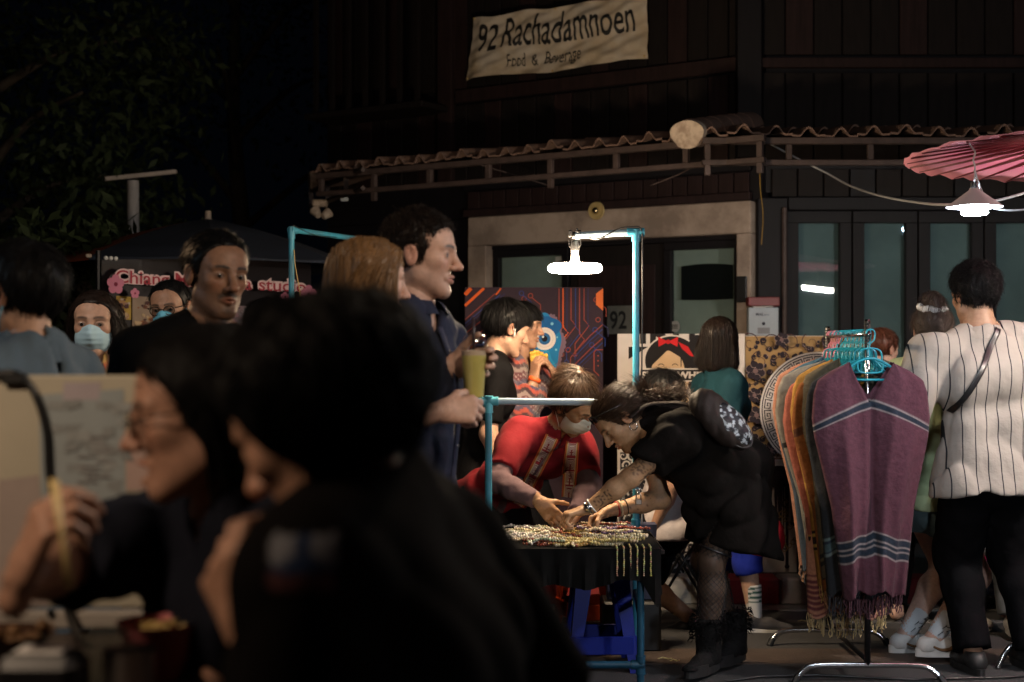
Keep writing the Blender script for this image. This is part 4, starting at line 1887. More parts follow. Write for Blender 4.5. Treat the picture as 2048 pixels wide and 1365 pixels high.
# number sign and stickers on the door
sg = thing('number_sign', 'grey board with the number 92 hanging on the dark door', 'sign', wl3(1237, 668, -.06))
s0, zt = wl_px(1206, 612); s1, zb = wl_px(1268, 668)
wbox('board', mat('grey_sign_board', (.17, .17, .15), .6, noise=(8, .3)), sg, 'L', s1, s0, zb, zt, -.064, -.056)
m = MB()
V, F, sz = text_geo('92', .02)
m.add([WL(s0 - (.02 + .125 * v[0] / sz[0]), zb + .03 + .12 * v[1] / sz[1], -.0545) for v in V], F)
m.build('lettering', MATS['black_letter_ink'], sg, world=True)


def sticker(px, py, r, label, col, o=-.074):
    st = thing('round_sticker', label, 'sticker', wl3(px, py, o))
    m = MB(); m.lathe([(0, 0), (r, 0), (r, .002), (0, .002)], n=24, axis=(NO[0], NO[1], 0)); m.build('disc', mat('sticker_' + str(px), col, .5), st)
    m = MB()
    for z in (-.3, 0, .25):
        m.box((0, 0, r * z), (r * 1.1, .001, r * .14), R=RL)
    for k in range(len(m.v)):
        m.v[k] = tuple(np.array(m.v[k]) + np.array([NO[0], NO[1], 0]) * .0032)
    m.build('print', M_black, st)


sticker(1340, 653, .036, 'round grey sticker low on the window glass right of the door', (.33, .33, .32), -.073)
m = MB()
st = thing('wifi_sticker', 'white square sticker with black arcs high on the left window', 'sticker', wl3(1110, 530, -.074))
m.box((0, 0, 0), (.085, .002, .115), R=RL); m.build('paper', mat('sticker_white', (.42, .42, .39), .5), st)
m = MB()
for r_ in (.014, .024, .034):
    pts = []
    for k in range(9):
        a = math.pi * (.2 + .6 * k / 8)
        q = U * r_ * math.cos(a)
        pts.append((q[0] + NO[0] * .002, q[1] + NO[1] * .002, r_ * math.sin(a) - .005))
    m.tube(pts, .0028, 4)
m.build('print', M_black, st)

# letter box
p = P(1525, 672, 8.62)
mbx = thing('letter_box', 'white letter box with a dark red lid and papers under the lid', 'letter box', (p[0], p[1], p[2]))
sc_ = 8.62 / FPX
m = MB(); m.box((0, 0, 28 * sc_), (60 * sc_, .07, 56 * sc_), bev=.004); m.build('box', mat('letterbox_white', (.36, .40, .45), .5, noise=(9, .1)), mbx)
m = MB(); m.box((0, -.005, 68 * sc_), (63 * sc_, .09, 18 * sc_), bev=.005); m.build('lid', mat('letterbox_red', (.16, .018, .020), .5, noise=(9, .1)), mbx)
m = MB(); m.box((-.02, .0, 58 * sc_), (.08, .05, .012), bev=.002); m.box((.03, -.01, 58.5 * sc_), (.06, .05, .009), bev=.002); m.build('papers', mat('paper', (.6, .58, .56), .8), mbx)
pr = Print(-.0365)
pr.text('MAiL', -.046, 40 * sc_, width=.048, col=(.03, .03, .04), bold=.02)
pr.text('BOX', .005, 40.4 * sc_, width=.030, height=.008, col=(.05, .05, .06))
pr.disc((0, 24 * sc_), .010, (.03, .03, .04))
pr.poly([(-.036, 4 * sc_), (.038, 4 * sc_), (.038, 16 * sc_), (-.036, 16 * sc_)], (.24, .24, .26))
pr.build('print', mbx)

# white wire and yellow strap on the eave
m = MB()
pts = [P(1540, 288, 8.0), P(1590, 315, 8.0), P(1650, 345, 7.9), P(1700, 372, 7.6), P(1760, 392, 7.0), P(1830, 405, 6.2), P(1900, 410, 5.35), P(1990, 402, 5.3), P(2070, 380, 5.3)]
def smooth_path(pts, n=6):
    pts = [np.asarray(p, float) for p in pts]
    o = []
    for i in range(len(pts) - 1):
        p0, p1, p2, p3 = pts[max(i - 1, 0)], pts[i], pts[i + 1], pts[min(i + 2, len(pts) - 1)]
        for k in range(n):
            t = k / n
            o.append(.5 * ((2 * p1) + (p2 - p0) * t + (2 * p0 - 5 * p1 + 4 * p2 - p3) * t * t + (3 * p1 - p0 - 3 * p2 + p3) * t ** 3))
    o.append(pts[-1])
    return o
m.tube(smooth_path(pts), .0055, 6)
tag(m.build('white_wire', M_cable, smooth=True), 'pale electric wire sagging from the eave to the pink umbrella lamp', 'wire')
m = MB(); m.tube(smooth_path([P(1519, 330, 7.9), P(1521, 380, 7.9), P(1526, 430, 7.92), P(1523, 490, 7.95)]), .006, 4, flat=.4)
tag(m.build('yellow_strap', mat('yellow_strap', (.42, .26, .05), .7)), 'thin yellow strap dangling from the eave by the dark post', 'strap')
m = MB(); m.tube(smooth_path([P(1300, 372, 8.2), P(1360, 348, 8.1), P(1390, 330, 8.0)]), .005, 4); m.tube(smooth_path([P(960, 330, 8.7), P(1010, 345, 8.8), P(1100, 372, 9.0)]), .004, 4)
tag(m.build('loose_wire', M_beam, smooth=True), 'thin loose wires strung under the left eave', 'wire')
# flood light under the left return
fl = thing('flood_light', 'small beige double flood light fixed at the left end of the eave', 'flood light', P(640, 420, 9.9))
m = MB(); m.box((0, 0, .045), (.10, .08, .05), bev=.008); m.build('mount', M_plaster, fl)
for dx, dz, ry in ((-.02, -.025, .5), (.045, -.035, -.7)):
    m = MB(); m.lathe([(.0, .03), (.022, .03), (.038, -.03), (.034, -.032), (0, -.02)], n=14, axis=(math.sin(ry), -.5, -.6)); m.v = [(a + dx, b - .02, c + dz) for a, b, c in m.v]; m.build('lamp_head', M_plaster, fl, smooth='angle')
m = MB(); m.box((0, 0, 0), (.05, .03, .025), bev=.004)
o = m.build('small_fitting', mat('pale_fitting', (.5, .55, .6), .4)); o.location = P(689, 399, 9.6)
tag(o, 'tiny pale fitting under the dark porch ceiling', 'fitting')
# ---------------------------------------------------------------- poster boards along the kerb
def board(name, label, px0, px1, py0, z0, d, col, group='painted boards standing along the kerb'):
    x0, x1 = P(px0, 0, d)[0], P(px1, 0, d)[0]
    zt = P(0, py0, d)[2]
    t = thing(name, label, 'board', ((x0 + x1) / 2, d, z0), group)
    m = MB(); m.box((0, .010, (zt - z0) / 2), (x1 - x0, .018, zt - z0), bev=.002)
    m.build('board_panel', mat('board_%s' % px0, col, .55, noise=(4, .12)), t)
    m = MB()
    for s in (-1, 1):
        m.box((s * (x1 - x0) * .38, .055, (zt - z0) * .45), (.03, .03, (zt - z0) * .9), R=np.array(Euler((.06, 0, 0)).to_matrix()))
    m.build('back_strut', M_plank, t)
    return t, x1 - x0, zt - z0, (x0 + x1) / 2, z0


# 1: circuit print with a blue splash
t, w, h, cx, z0 = board('poster_board', 'dark circuit patterned board with a bright blue one eyed splash shape', 930, 1206, 575, .137, 7.55, (.060, .040, .050))
pr = Print()
ORG, RED, BLU, NVY = (.55, .09, .014), (.24, .045, .030), (.018, .04, .17), (.022, .020, .065)
pr.poly([(-w / 2, h * .03), (w / 2, h * .03), (w / 2, h * .999), (-w / 2, h * .999)], (.026, .014, .022))
k = 2844 / 7.55
def q2(px, py): return (px - 1068) / k, h - (py - 575) / k
rr = np.random.default_rng(4)
for (x, y, x2, y2, c, ww) in [(930, 612, 968, 577, ORG, .014), (930, 590, 942, 577, ORG, .02), (992, 590, 1002, 577, ORG, .008), (930, 668, 1000, 612, RED, .006), (930, 690, 1010, 625, RED, .005),
                              (930, 640, 990, 588, RED, .004), (930, 655, 1010, 588, NVY, .006), (930, 648, 1000, 590, BLU, .004), (930, 705, 975, 668, ORG, .005)]:
    pr.line([q2(x, y), q2(x2, y2)], ww, c)
for i in range(14):
    x = 934 + rr.uniform(0, 70); y = 600 + rr.uniform(0, 90)
    pr.line([q2(x, y), q2(x + 10, y - 9), q2(x + 20, y - 9)], .003, RED)
    pr.ring(q2(x + 22, y - 9), .006, .0025, RED, n=10)
for y, c in ((672, BLU), (681, NVY), (690, BLU), (697, RED), (704, BLU), (712, ORG), (760, RED), (790, BLU)):
    pr.line([q2(932, y), q2(980, y), q2(990, y - 8)], .005, c)
for i, x in enumerate((1118, 1126, 1134, 1142, 1151, 1159, 1168, 1176)):
    c = (RED, ORG, NVY, RED, BLU, RED, RED, NVY)[i]
    b = 640 + (i % 3) * 14
    pr.line([q2(x, 577), q2(x, b), q2(x + 10, b + 12), q2(x - 18, b + 48), q2(x - 18, b + 66)], .0055 if c is ORG else .004, c)
    pr.ring(q2(x - 18, b + 70), .010, .003, c, n=12)
for i, (x, y) in enumerate(((1061, 592), (1048, 598), (1043, 587), (1192, 600), (1196, 640), (1190, 660), (1150, 735), (1136, 700), (1183, 690))):
    pr.ring(q2(x, y), .012, .004, (RED, RED, BLU)[i % 3], n=14)
    pr.line([q2(x + 3, y + 4), q2(x + 20, y + 18), q2(x + 20, y + 34)], .004, (RED, NVY, BLU)[i % 3])
for i in range(6):
    x = 1180 - i * 5
    pr.line([q2(1205, 650 + i * 9), q2(1180, 672 + i * 9), q2(1150, 705 + i * 8), q2(1150, 760 + i * 5)], .004, (RED, BLU, NVY)[i % 3])
pr.line([q2(1206, 700), q2(1192, 700), q2(1188, 705), q2(1188, 742), q2(1198, 752)], .005, RED)
for y in (712, 722, 732):
    pr.disc(q2(1196, y), .004, RED, 8)
pr.poly([q2(1206, 577), q2(1192, 588), q2(1192, 610), q2(1206, 622)], (.55, .12, .03))
# pale frayed halo, then a plain splash of blue with a white and a dark disc
halo = []
for i in range(90):
    a = 2 * math.pi * i / 90
    r_ = 1.0 + .06 * math.sin(7 * a + 1) + (.05 if i % 2 else 0)
    halo.append((q2(1085, 690)[0] + .115 * r_ * math.cos(a), q2(1085, 690)[1] + .170 * r_ * math.sin(a)))
pr.poly(halo, (.15, .095, .13))
def blob(c, rx, rz, lob, amp, col, n=60, ph=0):
    pr.poly([(c[0] + rx * (1 + amp * math.sin(lob * a + ph)) * math.cos(a), c[1] + rz * (1 + amp * math.sin(lob * a + ph)) * math.sin(a)) for a in np.linspace(0, 2 * math.pi, n, endpoint=False)], col)
blob(q2(1082, 690), .105, .165, 6, .06, (.012, .16, .36))
blob(q2(1098, 655), .060, .060, 3, .12, (.008, .09, .26), ph=1)
blob(q2(1080, 735), .080, .100, 5, .10, (.02, .22, .42), ph=2)
blob(q2(1075, 720), .050, .050, 4, .12, (.008, .08, .24))
for x, y, r_ in ((1075, 640, .006), (1104, 648, .008), (1060, 720, .010), (1112, 700, .006), (1095, 760, .012), (1052, 745, .008), (1114, 675, .005)):
    pr.disc(q2(x, y), r_, (.16, .42, .55), 12)
e = q2(1089, 678)
pr.disc(e, .060, (.62, .56, .52), 32)
pr.disc(e, .032, (.02, .10, .24), 24)
pr.disc(e, .016, (.006, .006, .01), 18)
pr.disc((e[0] - .008, e[1] + .010), .006, (.6, .6, .6), 10)
pr.ring(e, .045, .002, (.45, .40, .37))
blob(q2(1000, 810), .10, .12, 5, .1, (.012, .16, .36))
pr.build('print', t)

# 2: black and white board
t, w, h, cx, z0 = board('poster_board', 'white board with black bars, a red bow and bold white capitals on a black strip', 1235, 1490, 668, .137, 7.60, (.56, .50, .47))
pr = Print(); k = 2844 / 7.6
def q2(px, py): return (px - 1362.5) / k, h - (py - 668) / k
BK = (.014, .012, .013)
SKN = (.60, .42, .26)
for x in (1280, 1300, 1346, 1378, 1400, 1424):
    pr.poly([q2(x, 668), q2(x + 12, 668), q2(x + 12, 688), q2(x, 688)], BK)
pr.poly([q2(1257, 694), q2(1296, 694), q2(1257, 719)], BK)
pr.poly([q2(1256, 770), q2(1330, 712), q2(1330, 682), q2(1300, 668), q2(1330, 668), q2(1345, 690), q2(1330, 740), q2(1256, 800)], BK)
# generic round emblem: black oval with a tan oval and a bow
def oval(px, py, rx, ry, col, a0=0, a1=2 * math.pi, n=36):
    pr.poly([q2(px + rx * math.cos(a), py - ry * math.sin(a)) for a in np.linspace(a0, a1, n, endpoint=(a1 - a0) < 6.2)], col)
oval(1344, 722, 57, 52, (.60, .54, .50)); oval(1344, 722, 54, 49, BK)
oval(1336, 742, 33, 40, SKN)
oval(1395, 730, 26, 60, BK)
pr.poly([q2(1300, 735), q2(1336, 700), q2(1372, 722), q2(1372, 706), q2(1336, 694), q2(1300, 712)], BK)
for sx in (-1, 1):
    pr.poly([q2(1336, 684), q2(1336 + sx * 20, 674), q2(1336 + sx * 19, 694)], (.55, .018, .022))
pr.disc(q2(1336, 684), .012, (.45, .012, .018), 14)
pr.poly([q2(1356, 684), q2(1376, 694), q2(1388, 714), q2(1380, 712), q2(1364, 698)], (.52, .018, .022))
pr.line([q2(1362, 700), q2(1362, 734)], .005, BK)
for x in (1322, 1350):
    pr.ring(q2(x, 735), .018, .004, BK, .5, 2.6, 12)
pr.poly([q2(1281, 737), q2(1425, 737), q2(1425, 764), q2(1281, 764)], (.60, .54, .50))
pr.poly([q2(1281, 740), q2(1425, 740), q2(1425, 761), q2(1281, 761)], BK)
pr.text('SNOW WHITE', *q2(1283, 757.5), width=138 / k, height=14 / k, col=(.62, .56, .52), bold=.045)
pr.poly([q2(1352, 764), q2(1378, 764), q2(1372, 780), q2(1378, 800), q2(1360, 830), q2(1320, 830), q2(1312, 800), q2(1320, 764)], SKN)
rr = np.random.default_rng(11)
pr.poly([q2(1240, 905), q2(1486, 905), q2(1486, 1160), q2(1240, 1160)], (.020, .018, .022))
for i in range(15):
    for j in range(14):
        x, y = 1246 + i * 17 + (j % 2) * 8, 912 + j * 18
        if x < 1478:
            c = (.55, .51, .49)
            pr.spiral(q2(x, y), 9.5 / k, rr.uniform(0, 6), rr.choice((.8, 1.1)), .010, c, rr.choice((-1, 1)), 12)
            if (i + j) % 2:
                pr.disc(q2(x + 7, y + 8), .008, c, 8)
pr.build('print', t)

# 3: gold floral board with a key-pattern ring, white and dripping black below
t, w, h, cx, z0 = board('poster_board', 'gold board of dark scrolling flowers and a key pattern ring, dripping black below', 1488, 1760, 672, .137, 7.62, (.58, .53, .50))
pr = Print(); k = 2844 / 7.62
def q2(px, py): return (px - 1624) / k, h - (py - 672) / k
GLD, DK, LIN = (.31, .195, .085), (.020, .014, .020), (.30, .22, .20)
pr.poly([q2(1488, 673), q2(1760, 673), q2(1760, 914), q2(1488, 914)], GLD)
rr = np.random.default_rng(8)
for i in range(7):
    for j in range(7):
        x, y = 1500 + i * 40 + (j % 2) * 20, 686 + j * 36
        if y > 905 or x > 1750:
            continue
        sg = 1 if (i + j) % 2 else -1
        pr.spiral(q2(x, y), 20 / k, rr.uniform(0, 6.28), 1.2, .006, (.07, .035, .035), sg, 22)
        for n_ in range(9):
            a = rr.uniform(0, 6.28)
            bx, by = x + 15 * math.cos(a), y + 13 * math.sin(a)
            if not (1492 < bx < 1752 and 680 < by < 908):
                continue
            pr.disc(q2(bx, by), rr.uniform(.010, .018), DK, 12, sx=rr.uniform(.7, 1.1))
            pr.ring(q2(bx + 1, by - 1), .008, .0022, LIN if n_ % 2 else GLD, a, a + 2.6, 8)
for x, y, s_ in ((1508, 742, 1.2), (1510, 830, 1.1), (1506, 790, .9), (1560, 680, .9), (1500, 880, 1.0), (1540, 900, .8)):
    for n_ in range(6):
        a = n_ * 1.047 + .3
        pr.disc(q2(x + 10 * s_ * math.cos(a), y + 10 * s_ * math.sin(a)), .018 * s_, DK, 12)
        pr.ring(q2(x + 11 * s_ * math.cos(a), y + 11 * s_ * math.sin(a)), .015 * s_, .0025, LIN, a - 1.4, a + 1.4, 9)
    pr.disc(q2(x, y), .012 * s_, (.16, .10, .10), 10)
c = q2(1632, 820)
R_ = 112 / k
pr.disc(c, R_ + .010, (.60, .55, .53), 56)
pr.ring(c, R_ - .002, .006, DK, n=60)
pr.ring(c, R_ - .062, .005, DK, n=60)
nk = 30
def pol(a, r_): return (c[0] + r_ * math.cos(a), c[1] + r_ * math.sin(a))
for i in range(nk):
    a0 = 2 * math.pi * i / nk; da = 2 * math.pi / nk
    pts = [pol(a0 + da * u, R_ - .010 - .042 * v) for u, v in ((.02, 1), (.02, .1), (.82, .1), (.82, .80), (.32, .80), (.32, .42), (.58, .42), (.58, .60))]
    pr.line(pts, .0075, DK)
pr.disc(c, R_ - .066, (.60, .55, .53), 48); pr.disc(c, R_ - .074, (.022, .020, .030), 48)
for i in range(40):
    a = rr.uniform(0, 6.28); r_ = rr.uniform(.05, R_ - .10)
    pr.spiral(pol(a, r_), .024, rr.uniform(0, 6), 1.0, .007, (.55, .52, .52), rr.choice((-1, 1)), 10)
pr.poly([q2(1488, 914), q2(1760, 914), q2(1760, 918), q2(1488, 918)], (.16, .09, .06))
for x, l, ww in ((1536, 60, 9), (1548, 105, 7), (1556, 150, 10), (1563, 120, 3), (1570, 175, 8), (1582, 90, 9), (1600, 70, 9), (1512, 40, 10), (1660, 120, 9), (1690, 80, 10), (1720, 150, 8)):
    pts = [q2(x, 955), q2(x, 955 + l * .5), q2(x, 955 + l)]
    pr.line(pts, ww / k, DK, taper=[1.2, .7, .8]); pr.disc(q2(x, 955 + l), ww * .62 / k, DK, 10)
oval_ = [q2(1552 + 38 * math.cos(a), 952 - 22 * math.sin(a)) for a in np.linspace(0, 6.28, 24, endpoint=False)]
pr.poly(oval_, DK)
for i in range(26):
    x, y = 1566 + rr.uniform(-10, 20), 995 + i * 4.0
    pr.spiral(q2(x, y), rr.uniform(5, 10) / k, rr.uniform(0, 6), 1.0, .007, (.30, .22, .09) if i % 3 else (.05, .04, .03), rr.choice((-1, 1)), 10)
pr.poly([q2(1488, 1150), q2(1760, 1150), q2(1760, 1154), q2(1488, 1154)], DK)
pr.poly([q2(1589, 1080), q2(1592, 1080), q2(1592, 1150), q2(1589, 1150)], DK)
pr.build('print', t)

# 4: small cream board half hidden by the tall man
t, w, h, cx, z0 = board('poster_board', 'plain cream board with a few black brush lines beside the circuit board', 800, 928, 686, .137, 7.62, (.62, .58, .44))
pr = Print(); k = 2844 / 7.62
def q2(px, py): return (px - 864) / k, h - (py - 686) / k
for pts in (((884, 722), (892, 720), (898, 728), (904, 735), (904, 742), (897, 744), (890, 738)), ((884, 738), (892, 742), (898, 745), (884, 748)), ((886, 728), (894, 732))):
    pr.line([q2(*p) for p in smooth_path([np.array([a, b]) for a, b in pts], 4)], .006, BK)
pr.poly([q2(884, 742), q2(896, 745), q2(890, 749), q2(884, 749)], (.35, .14, .03))
pr.build('print', t)

# ---------------------------------------------------------------- jewellery stall
STF, STB, TZ = 5.50, 6.06, .56
def sx(px, d): return (px - 1024) / FPX * d
xr_f, xr_b = sx(1275, STF), sx(1275, STB)
XR = .51
XL = -.14
stall = thing('jewellery_stall', 'low jewellery stall of blue plastic pipes with a black cloth over the top', 'stall', (.2, 5.78, 0))
def pipe(a, b, r=.0145, mt=M_pipe, parent=stall, name='pipe'):
    m = MB(); m.tube([a, b], r, 14)
    m2 = m.build(name, mt, parent, smooth='angle', world=True)
    return m2
def tee(p, dirs, parent=stall, r=.0185, l=.034, mt=M_pipe):
    m = MB()
    for d in dirs:
        d = np.asarray(d, float)
        m.tube([np.asarray(p) - d * .012, np.asarray(p) + d * l], r, 14)
        m.tube([np.asarray(p) + d * (l - .004), np.asarray(p) + d * (l + .003)], r * 1.05, 14)
    return m.build('pipe_joint', mt, parent, smooth='angle', world=True)
X, Y, Z3 = np.eye(3)
PT = P(1272, 465, 6.06)                      # top of the lamp post
xp = PT[0]
pipe((xp, 6.06, .0), (xp, 6.06, PT[2]))
tee(PT, (X * .9, -X, -Z3, ), l=.036)
tee((xp, 6.06, TZ + .015), (Z3, -Z3), l=.03, r=.0195)
LE = P(1150, 475, 6.06); LE[2] = PT[2] - .014
pipe(PT - X * .02, LE, mt=M_pipel)
m = MB(); m.tube([LE + X * .0, LE - X * .012], .0160, 14); m.build('pipe_cap', M_blackm, stall, world=True)
M_pipe_shade = mat('shaded_blue_pvc', (.010, .055, .10), .45, noise=(9, .5), spec=.3)  # same blue pipe, with the shade of the lower frame put into its colour
# front legs, back legs and low rails
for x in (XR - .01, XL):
    pipe((x, STF + .03, 0), (x, STF + .03, TZ - .012), mt=M_pipe_shade)
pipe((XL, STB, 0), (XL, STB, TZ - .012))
pipe((XL, STF + .03, .105), (XR - .01, STF + .03, .105), mt=M_pipe_shade)
pipe((XR - .01, STF + .03, .30), (xp, STB, .30), mt=M_pipe_shade)
tee((XR - .01, STF + .03, .105), (Z3, -Z3, -X), mt=M_pipe_shade)
# upper frame rail with its tee at the left
TP = P(977, 803, 5.86)
RB = P(1192, 808, 5.86)
pipe((TP[0], 5.86, TZ), (TP[0], 5.86, TP[2] + .005), r=.0150)
pipe(TP + X * .02, np.array([RB[0] + .02, 5.86, TP[2] - .004]), mt=M_pipel)
tee(TP, (X * 1.1, -X * .7, Z3 * .6, -Z3 * 1.3), mt=mat('bright_pvc', (.10, .42, .52), .35))
pipe(TP - X * .01, TP - X * .5 + np.array([0, 0, .0]), mt=M_pipe)
m = MB(); m.box(((XL + XR + .06) / 2, (STF + STB) / 2, TZ - .012), (XR - XL + .10, STB - STF + .02, .02), bev=.004)
m.build('tabletop', M_plank, stall, world=True)
# cloth
def cloth_z(x, e):
    return .14 + .012 * math.sin(x * 9) + .012 * math.sin(x * 23 + 1) + (.09 * max(0, 1 - abs(x - (XR + .05)) / .06))
V, Fc = [], []
n = 60
x0c, x1c = XL - .02, XR + .065
ring_ = []
for i in range(n + 1):
    t_ = i / n
    ring_.append((x0c + (x1c - x0c) * t_, STF - .012, (0, -1)))
for i in range(1, 21):
    ring_.append((x1c, STF - .012 + (STB - STF + .02) * i / 20, (1, 0)))
for i, (x, y, nn) in enumerate(ring_):
    dz = cloth_z(x if nn[0] == 0 else x1c + .0, 0) * (1 if nn[0] == 0 else (1 - .35 * (i - n) / 20))
    for j in range(6):
        k_ = j / 5
        wv = .012 * k_ * math.sin(i * .9) + .006 * k_ * math.sin(i * 2.3)
        V.append((x + nn[0] * (.004 + wv), y + nn[1] * (.004 + wv), TZ + .002 - dz * k_))
for i in range(len(ring_) - 1):
    for j in range(5):
        a = i * 6 + j
        Fc.append((a, a + 1, a + 7, a + 6))
o_ = len(V)
V += [(x0c, STF - .012, TZ + .0022), (x1c, STF - .012, TZ + .0022), (x1c, STB + .01, TZ + .0022), (x0c, STB + .01, TZ + .0022)]
Fc.append((o_, o_ + 1, o_ + 2, o_ + 3))
m = MB(); m.add(V, Fc)
m.build('cloth', mat('black_cloth', (.005, .005, .005), .95, spec=.1, bump=(200, .3, .002)), stall, smooth='angle', world=True)
# ring lamp
rl = thing('ring_lamp', 'lit white ring lamp hanging from the blue pipe arm over the jewellery', 'lamp', P(1150, 537, 6.10))
LP = P(1150, 537, 6.10)
m = MB(); m.torus((0, 0, 0), .098, .0185, n=40, m=12); m.build('glowing_ring', mat('lamp_glow_warm', (1, .9, .75), emit=((1.0, .76, .50), 500)), rl, smooth=True)
m = MB(); m.lathe([(.012, .115), (.015, .11), (.016, .06), (.013, .058)], n=16); m.lathe([(.014, .06), (.018, .04), (.026, .018), (.030, .010), (.0, .008)], n=18); m.build('socket', mat('socket_white', (.42, .38, .34), .5), rl, smooth='angle')
m = MB()
for a in (0, 2.09, 4.19):
    m.tube([(.03 * math.cos(a), .03 * math.sin(a), .016), (.09 * math.cos(a), .09 * math.sin(a), .010)], .006, 6)
m.build('spoke', M_white, rl, smooth=True)
m = MB(); m.lathe([(.019, .075), (.0195, .118), (.008, .122)], n=14)
top = PT[2] - LP[2]
m.tube(smooth_path([(0, 0, .12), (.004, 0, .15), (0, 0, top - .01), (.01, 0, top + .02)]), .004, 6)
m.build('cord', M_cablek, rl, smooth=True)
m = MB()
for dx in (-.02, .018):
    m.box((dx, -.004, top - .004), (.018, .036, .030), bev=.004)
    m.tube(smooth_path([(dx, -.018, top - .018), (dx + .006, -.022, top - .05), (dx - .004, -.02, top - .062), (dx - .008, -.018, top - .03)]), .0016, 5)
m.build('clip', M_blackm, rl)
m = MB(); m.tube(smooth_path([(LE[0], 6.05, LE[2] + .02), (LE[0] + .09, 6.05, LE[2] - .016), (LE[0] + .18, 6.046, LE[2] + .025), (xp - .02, 6.045, PT[2] + .022), (xp + .02, 6.045, PT[2] + .01), (xp + .026, 6.045, PT[2] - .10), (xp + .024, 6.045, 1.3), (xp + .018, 6.045, .9)]), .0035, 6)
tag(m.build('lamp_cable', M_cablek, smooth=True), 'black cable wound along the blue arm and down the lamp post', 'cable')

# ---------------------------------------------------------------- bead necklaces on the cloth
BEADS = [('white', (.66, .60, .52)), ('cream', (.55, .46, .30)), ('red_brown', (.22, .05, .03)), ('amber', (.42, .26, .08)), ('violet', (.14, .09, .14)), ('green', (.36, .40, .26)), ('gold', (.50, .40, .16))]
bead_me = {}
def bead_string(kind, col, L, seed):
    r = random.Random(seed)
    m = MB()
    n_ = int(L / .0105)
    x = -L / 2
    for i in range(n_):
        x += .0105
        rad = r.uniform(.0046, .0072)
        yy = .012 * math.sin(i * .45 + seed) + r.uniform(-.004, .004)
        zz = rad + .004 * max(0, math.sin(i * .5 + seed * 2))
        kb_ = r.uniform(.55, 1.3)
        c = tuple(min(1, v * kb_ * r.uniform(.94, 1.06)) for v in col)
        m.ball((x, yy, zz), rad, 6, 4, col=c)
    return m
vr = random.Random(5)
bead_m = mat('glossy_beads', vcol=True, rough=.22, spec=.6)
zones = [  # px range, depth range, colours, piles
    (-.02, .22, (0, 0, 0, 1, 5, 2), 52), (.20, .34, (2, 6, 1, 3), 40), (.32, .53, (4, 4, 2, 1), 44), (.22, .53, (6, 1, 1, 6), 44)]
words = {'white': 'white bead necklace lying flat among the pale rows on the cloth', 'cream': 'cream bead necklace heaped with others on the black cloth', 'red_brown': 'dark red bead necklace in the heap on the stall cloth',
         'amber': 'amber bead necklace mixed into the pile on the stall', 'violet': 'dusky violet bead necklace bundled at the back right of the stall', 'green': 'pale green bead necklace near the left end of the heap', 'gold': 'gold bead necklace among the others on the stall cloth'}
cache = {}
for zi, (xa, xb, cs, cnt) in enumerate(zones):
    for i in range(cnt):
        kd, cl = BEADS[vr.choice(cs)]
        v_ = vr.randrange(3)
        if (kd, v_) not in cache:
            ob = bead_string(kd, cl, .15, hash((len(cache), 3)) % 97).build('bead_necklace', bead_m, None, smooth=True, vcol=True)
            cache[(kd, v_)] = ob
        else:
            ob = cache[(kd, v_)].copy(); COL.objects.link(ob)
        yy = vr.uniform(5.53, 5.98) if zi < 2 else (vr.uniform(5.72, 6.0) if zi == 2 else vr.uniform(5.52, 5.68))
        ob.location = (vr.uniform(xa, xb - .05), yy, TZ + .004 + vr.choice((0, .006, .012, .018)) * (1.7 if zi == 2 else 1))
        ob.rotation_euler = (vr.uniform(-.2, .2), 0, vr.uniform(-.35, .35) + (1.57 if vr.random() < .12 else 0))
        ob.scale = (vr.uniform(.8, 1.15), 1, 1)
        tag(ob, words[kd], 'necklace', 'bead necklaces laid out on the black cloth')
for i in range(6):
    m = MB()
    r = random.Random(i)
    for j in range(26):
        y = j * .0075
        p_ = (0, .07 - min(y, .08), .006) if y < .08 else (r.uniform(-.001, .001), -.012, .006 - (y - .08))
        m.ball(p_, r.uniform(.0028, .0042), 6, 4, col=tuple(v * r.uniform(.6, 1.2) for v in (.52, .44, .20)))
    ob = m.build('bead_necklace', bead_m, None, smooth=True, vcol=True)
    ob.location = (.405 + i * .026, STF - .008, TZ + .002)
    tag(ob, 'yellow bead string hanging over the right front corner of the cloth', 'necklace', 'yellow bead strings hanging over the corner')
m = MB()
for i in range(40):
    m.ball((vr.uniform(-.03, .03), vr.uniform(-.03, .03), .008 + vr.uniform(0, .016)), .008, 7, 5, col=(.50, .55, .42))
ob = m.build('bead_bracelets', bead_m, None, smooth=True, vcol=True); ob.location = (.095, 5.93, TZ + .004)
tag(ob, 'small heap of pale jade bracelets at the back left of the stall', 'bracelets')

# ---------------------------------------------------------------- second pipe frame, behind the couple
fr = thing('pipe_frame', 'thin blue pipe frame standing behind the couple at the left', 'frame', (-1.06, 7.0, 0))
a = P(583, 460, 6.75)
pipe((a[0], 6.75, 0), a, r=.0135, parent=fr)
b = P(735, 481, 7.4); b[2] = a[2]
pipe(a, b, r=.0135, parent=fr)
tee(a, (nrm(b - a), -Z3), parent=fr, r=.017, l=.04)
m = MB(); m.tube(smooth_path([a + np.array([.01, -.02, .02]), a + (b - a) * .3 + np.array([0, -.02, -.012]), a + (b - a) * .6 + np.array([0, -.02, -.006]), b]), .003, 5)
m.build('wire', M_cablek, fr, smooth=True, world=True)
m = MB(); m.tube([P(588, 500, 6.74), P(590, 530, 6.73), P(600, 585, 6.72), P(604, 640, 6.72)], .0025, 5)
tag(m.build('hanging_string', mat('ochre_string', (.45, .30, .12), .8)), 'thin ochre string hanging beside the left blue pipe', 'string')

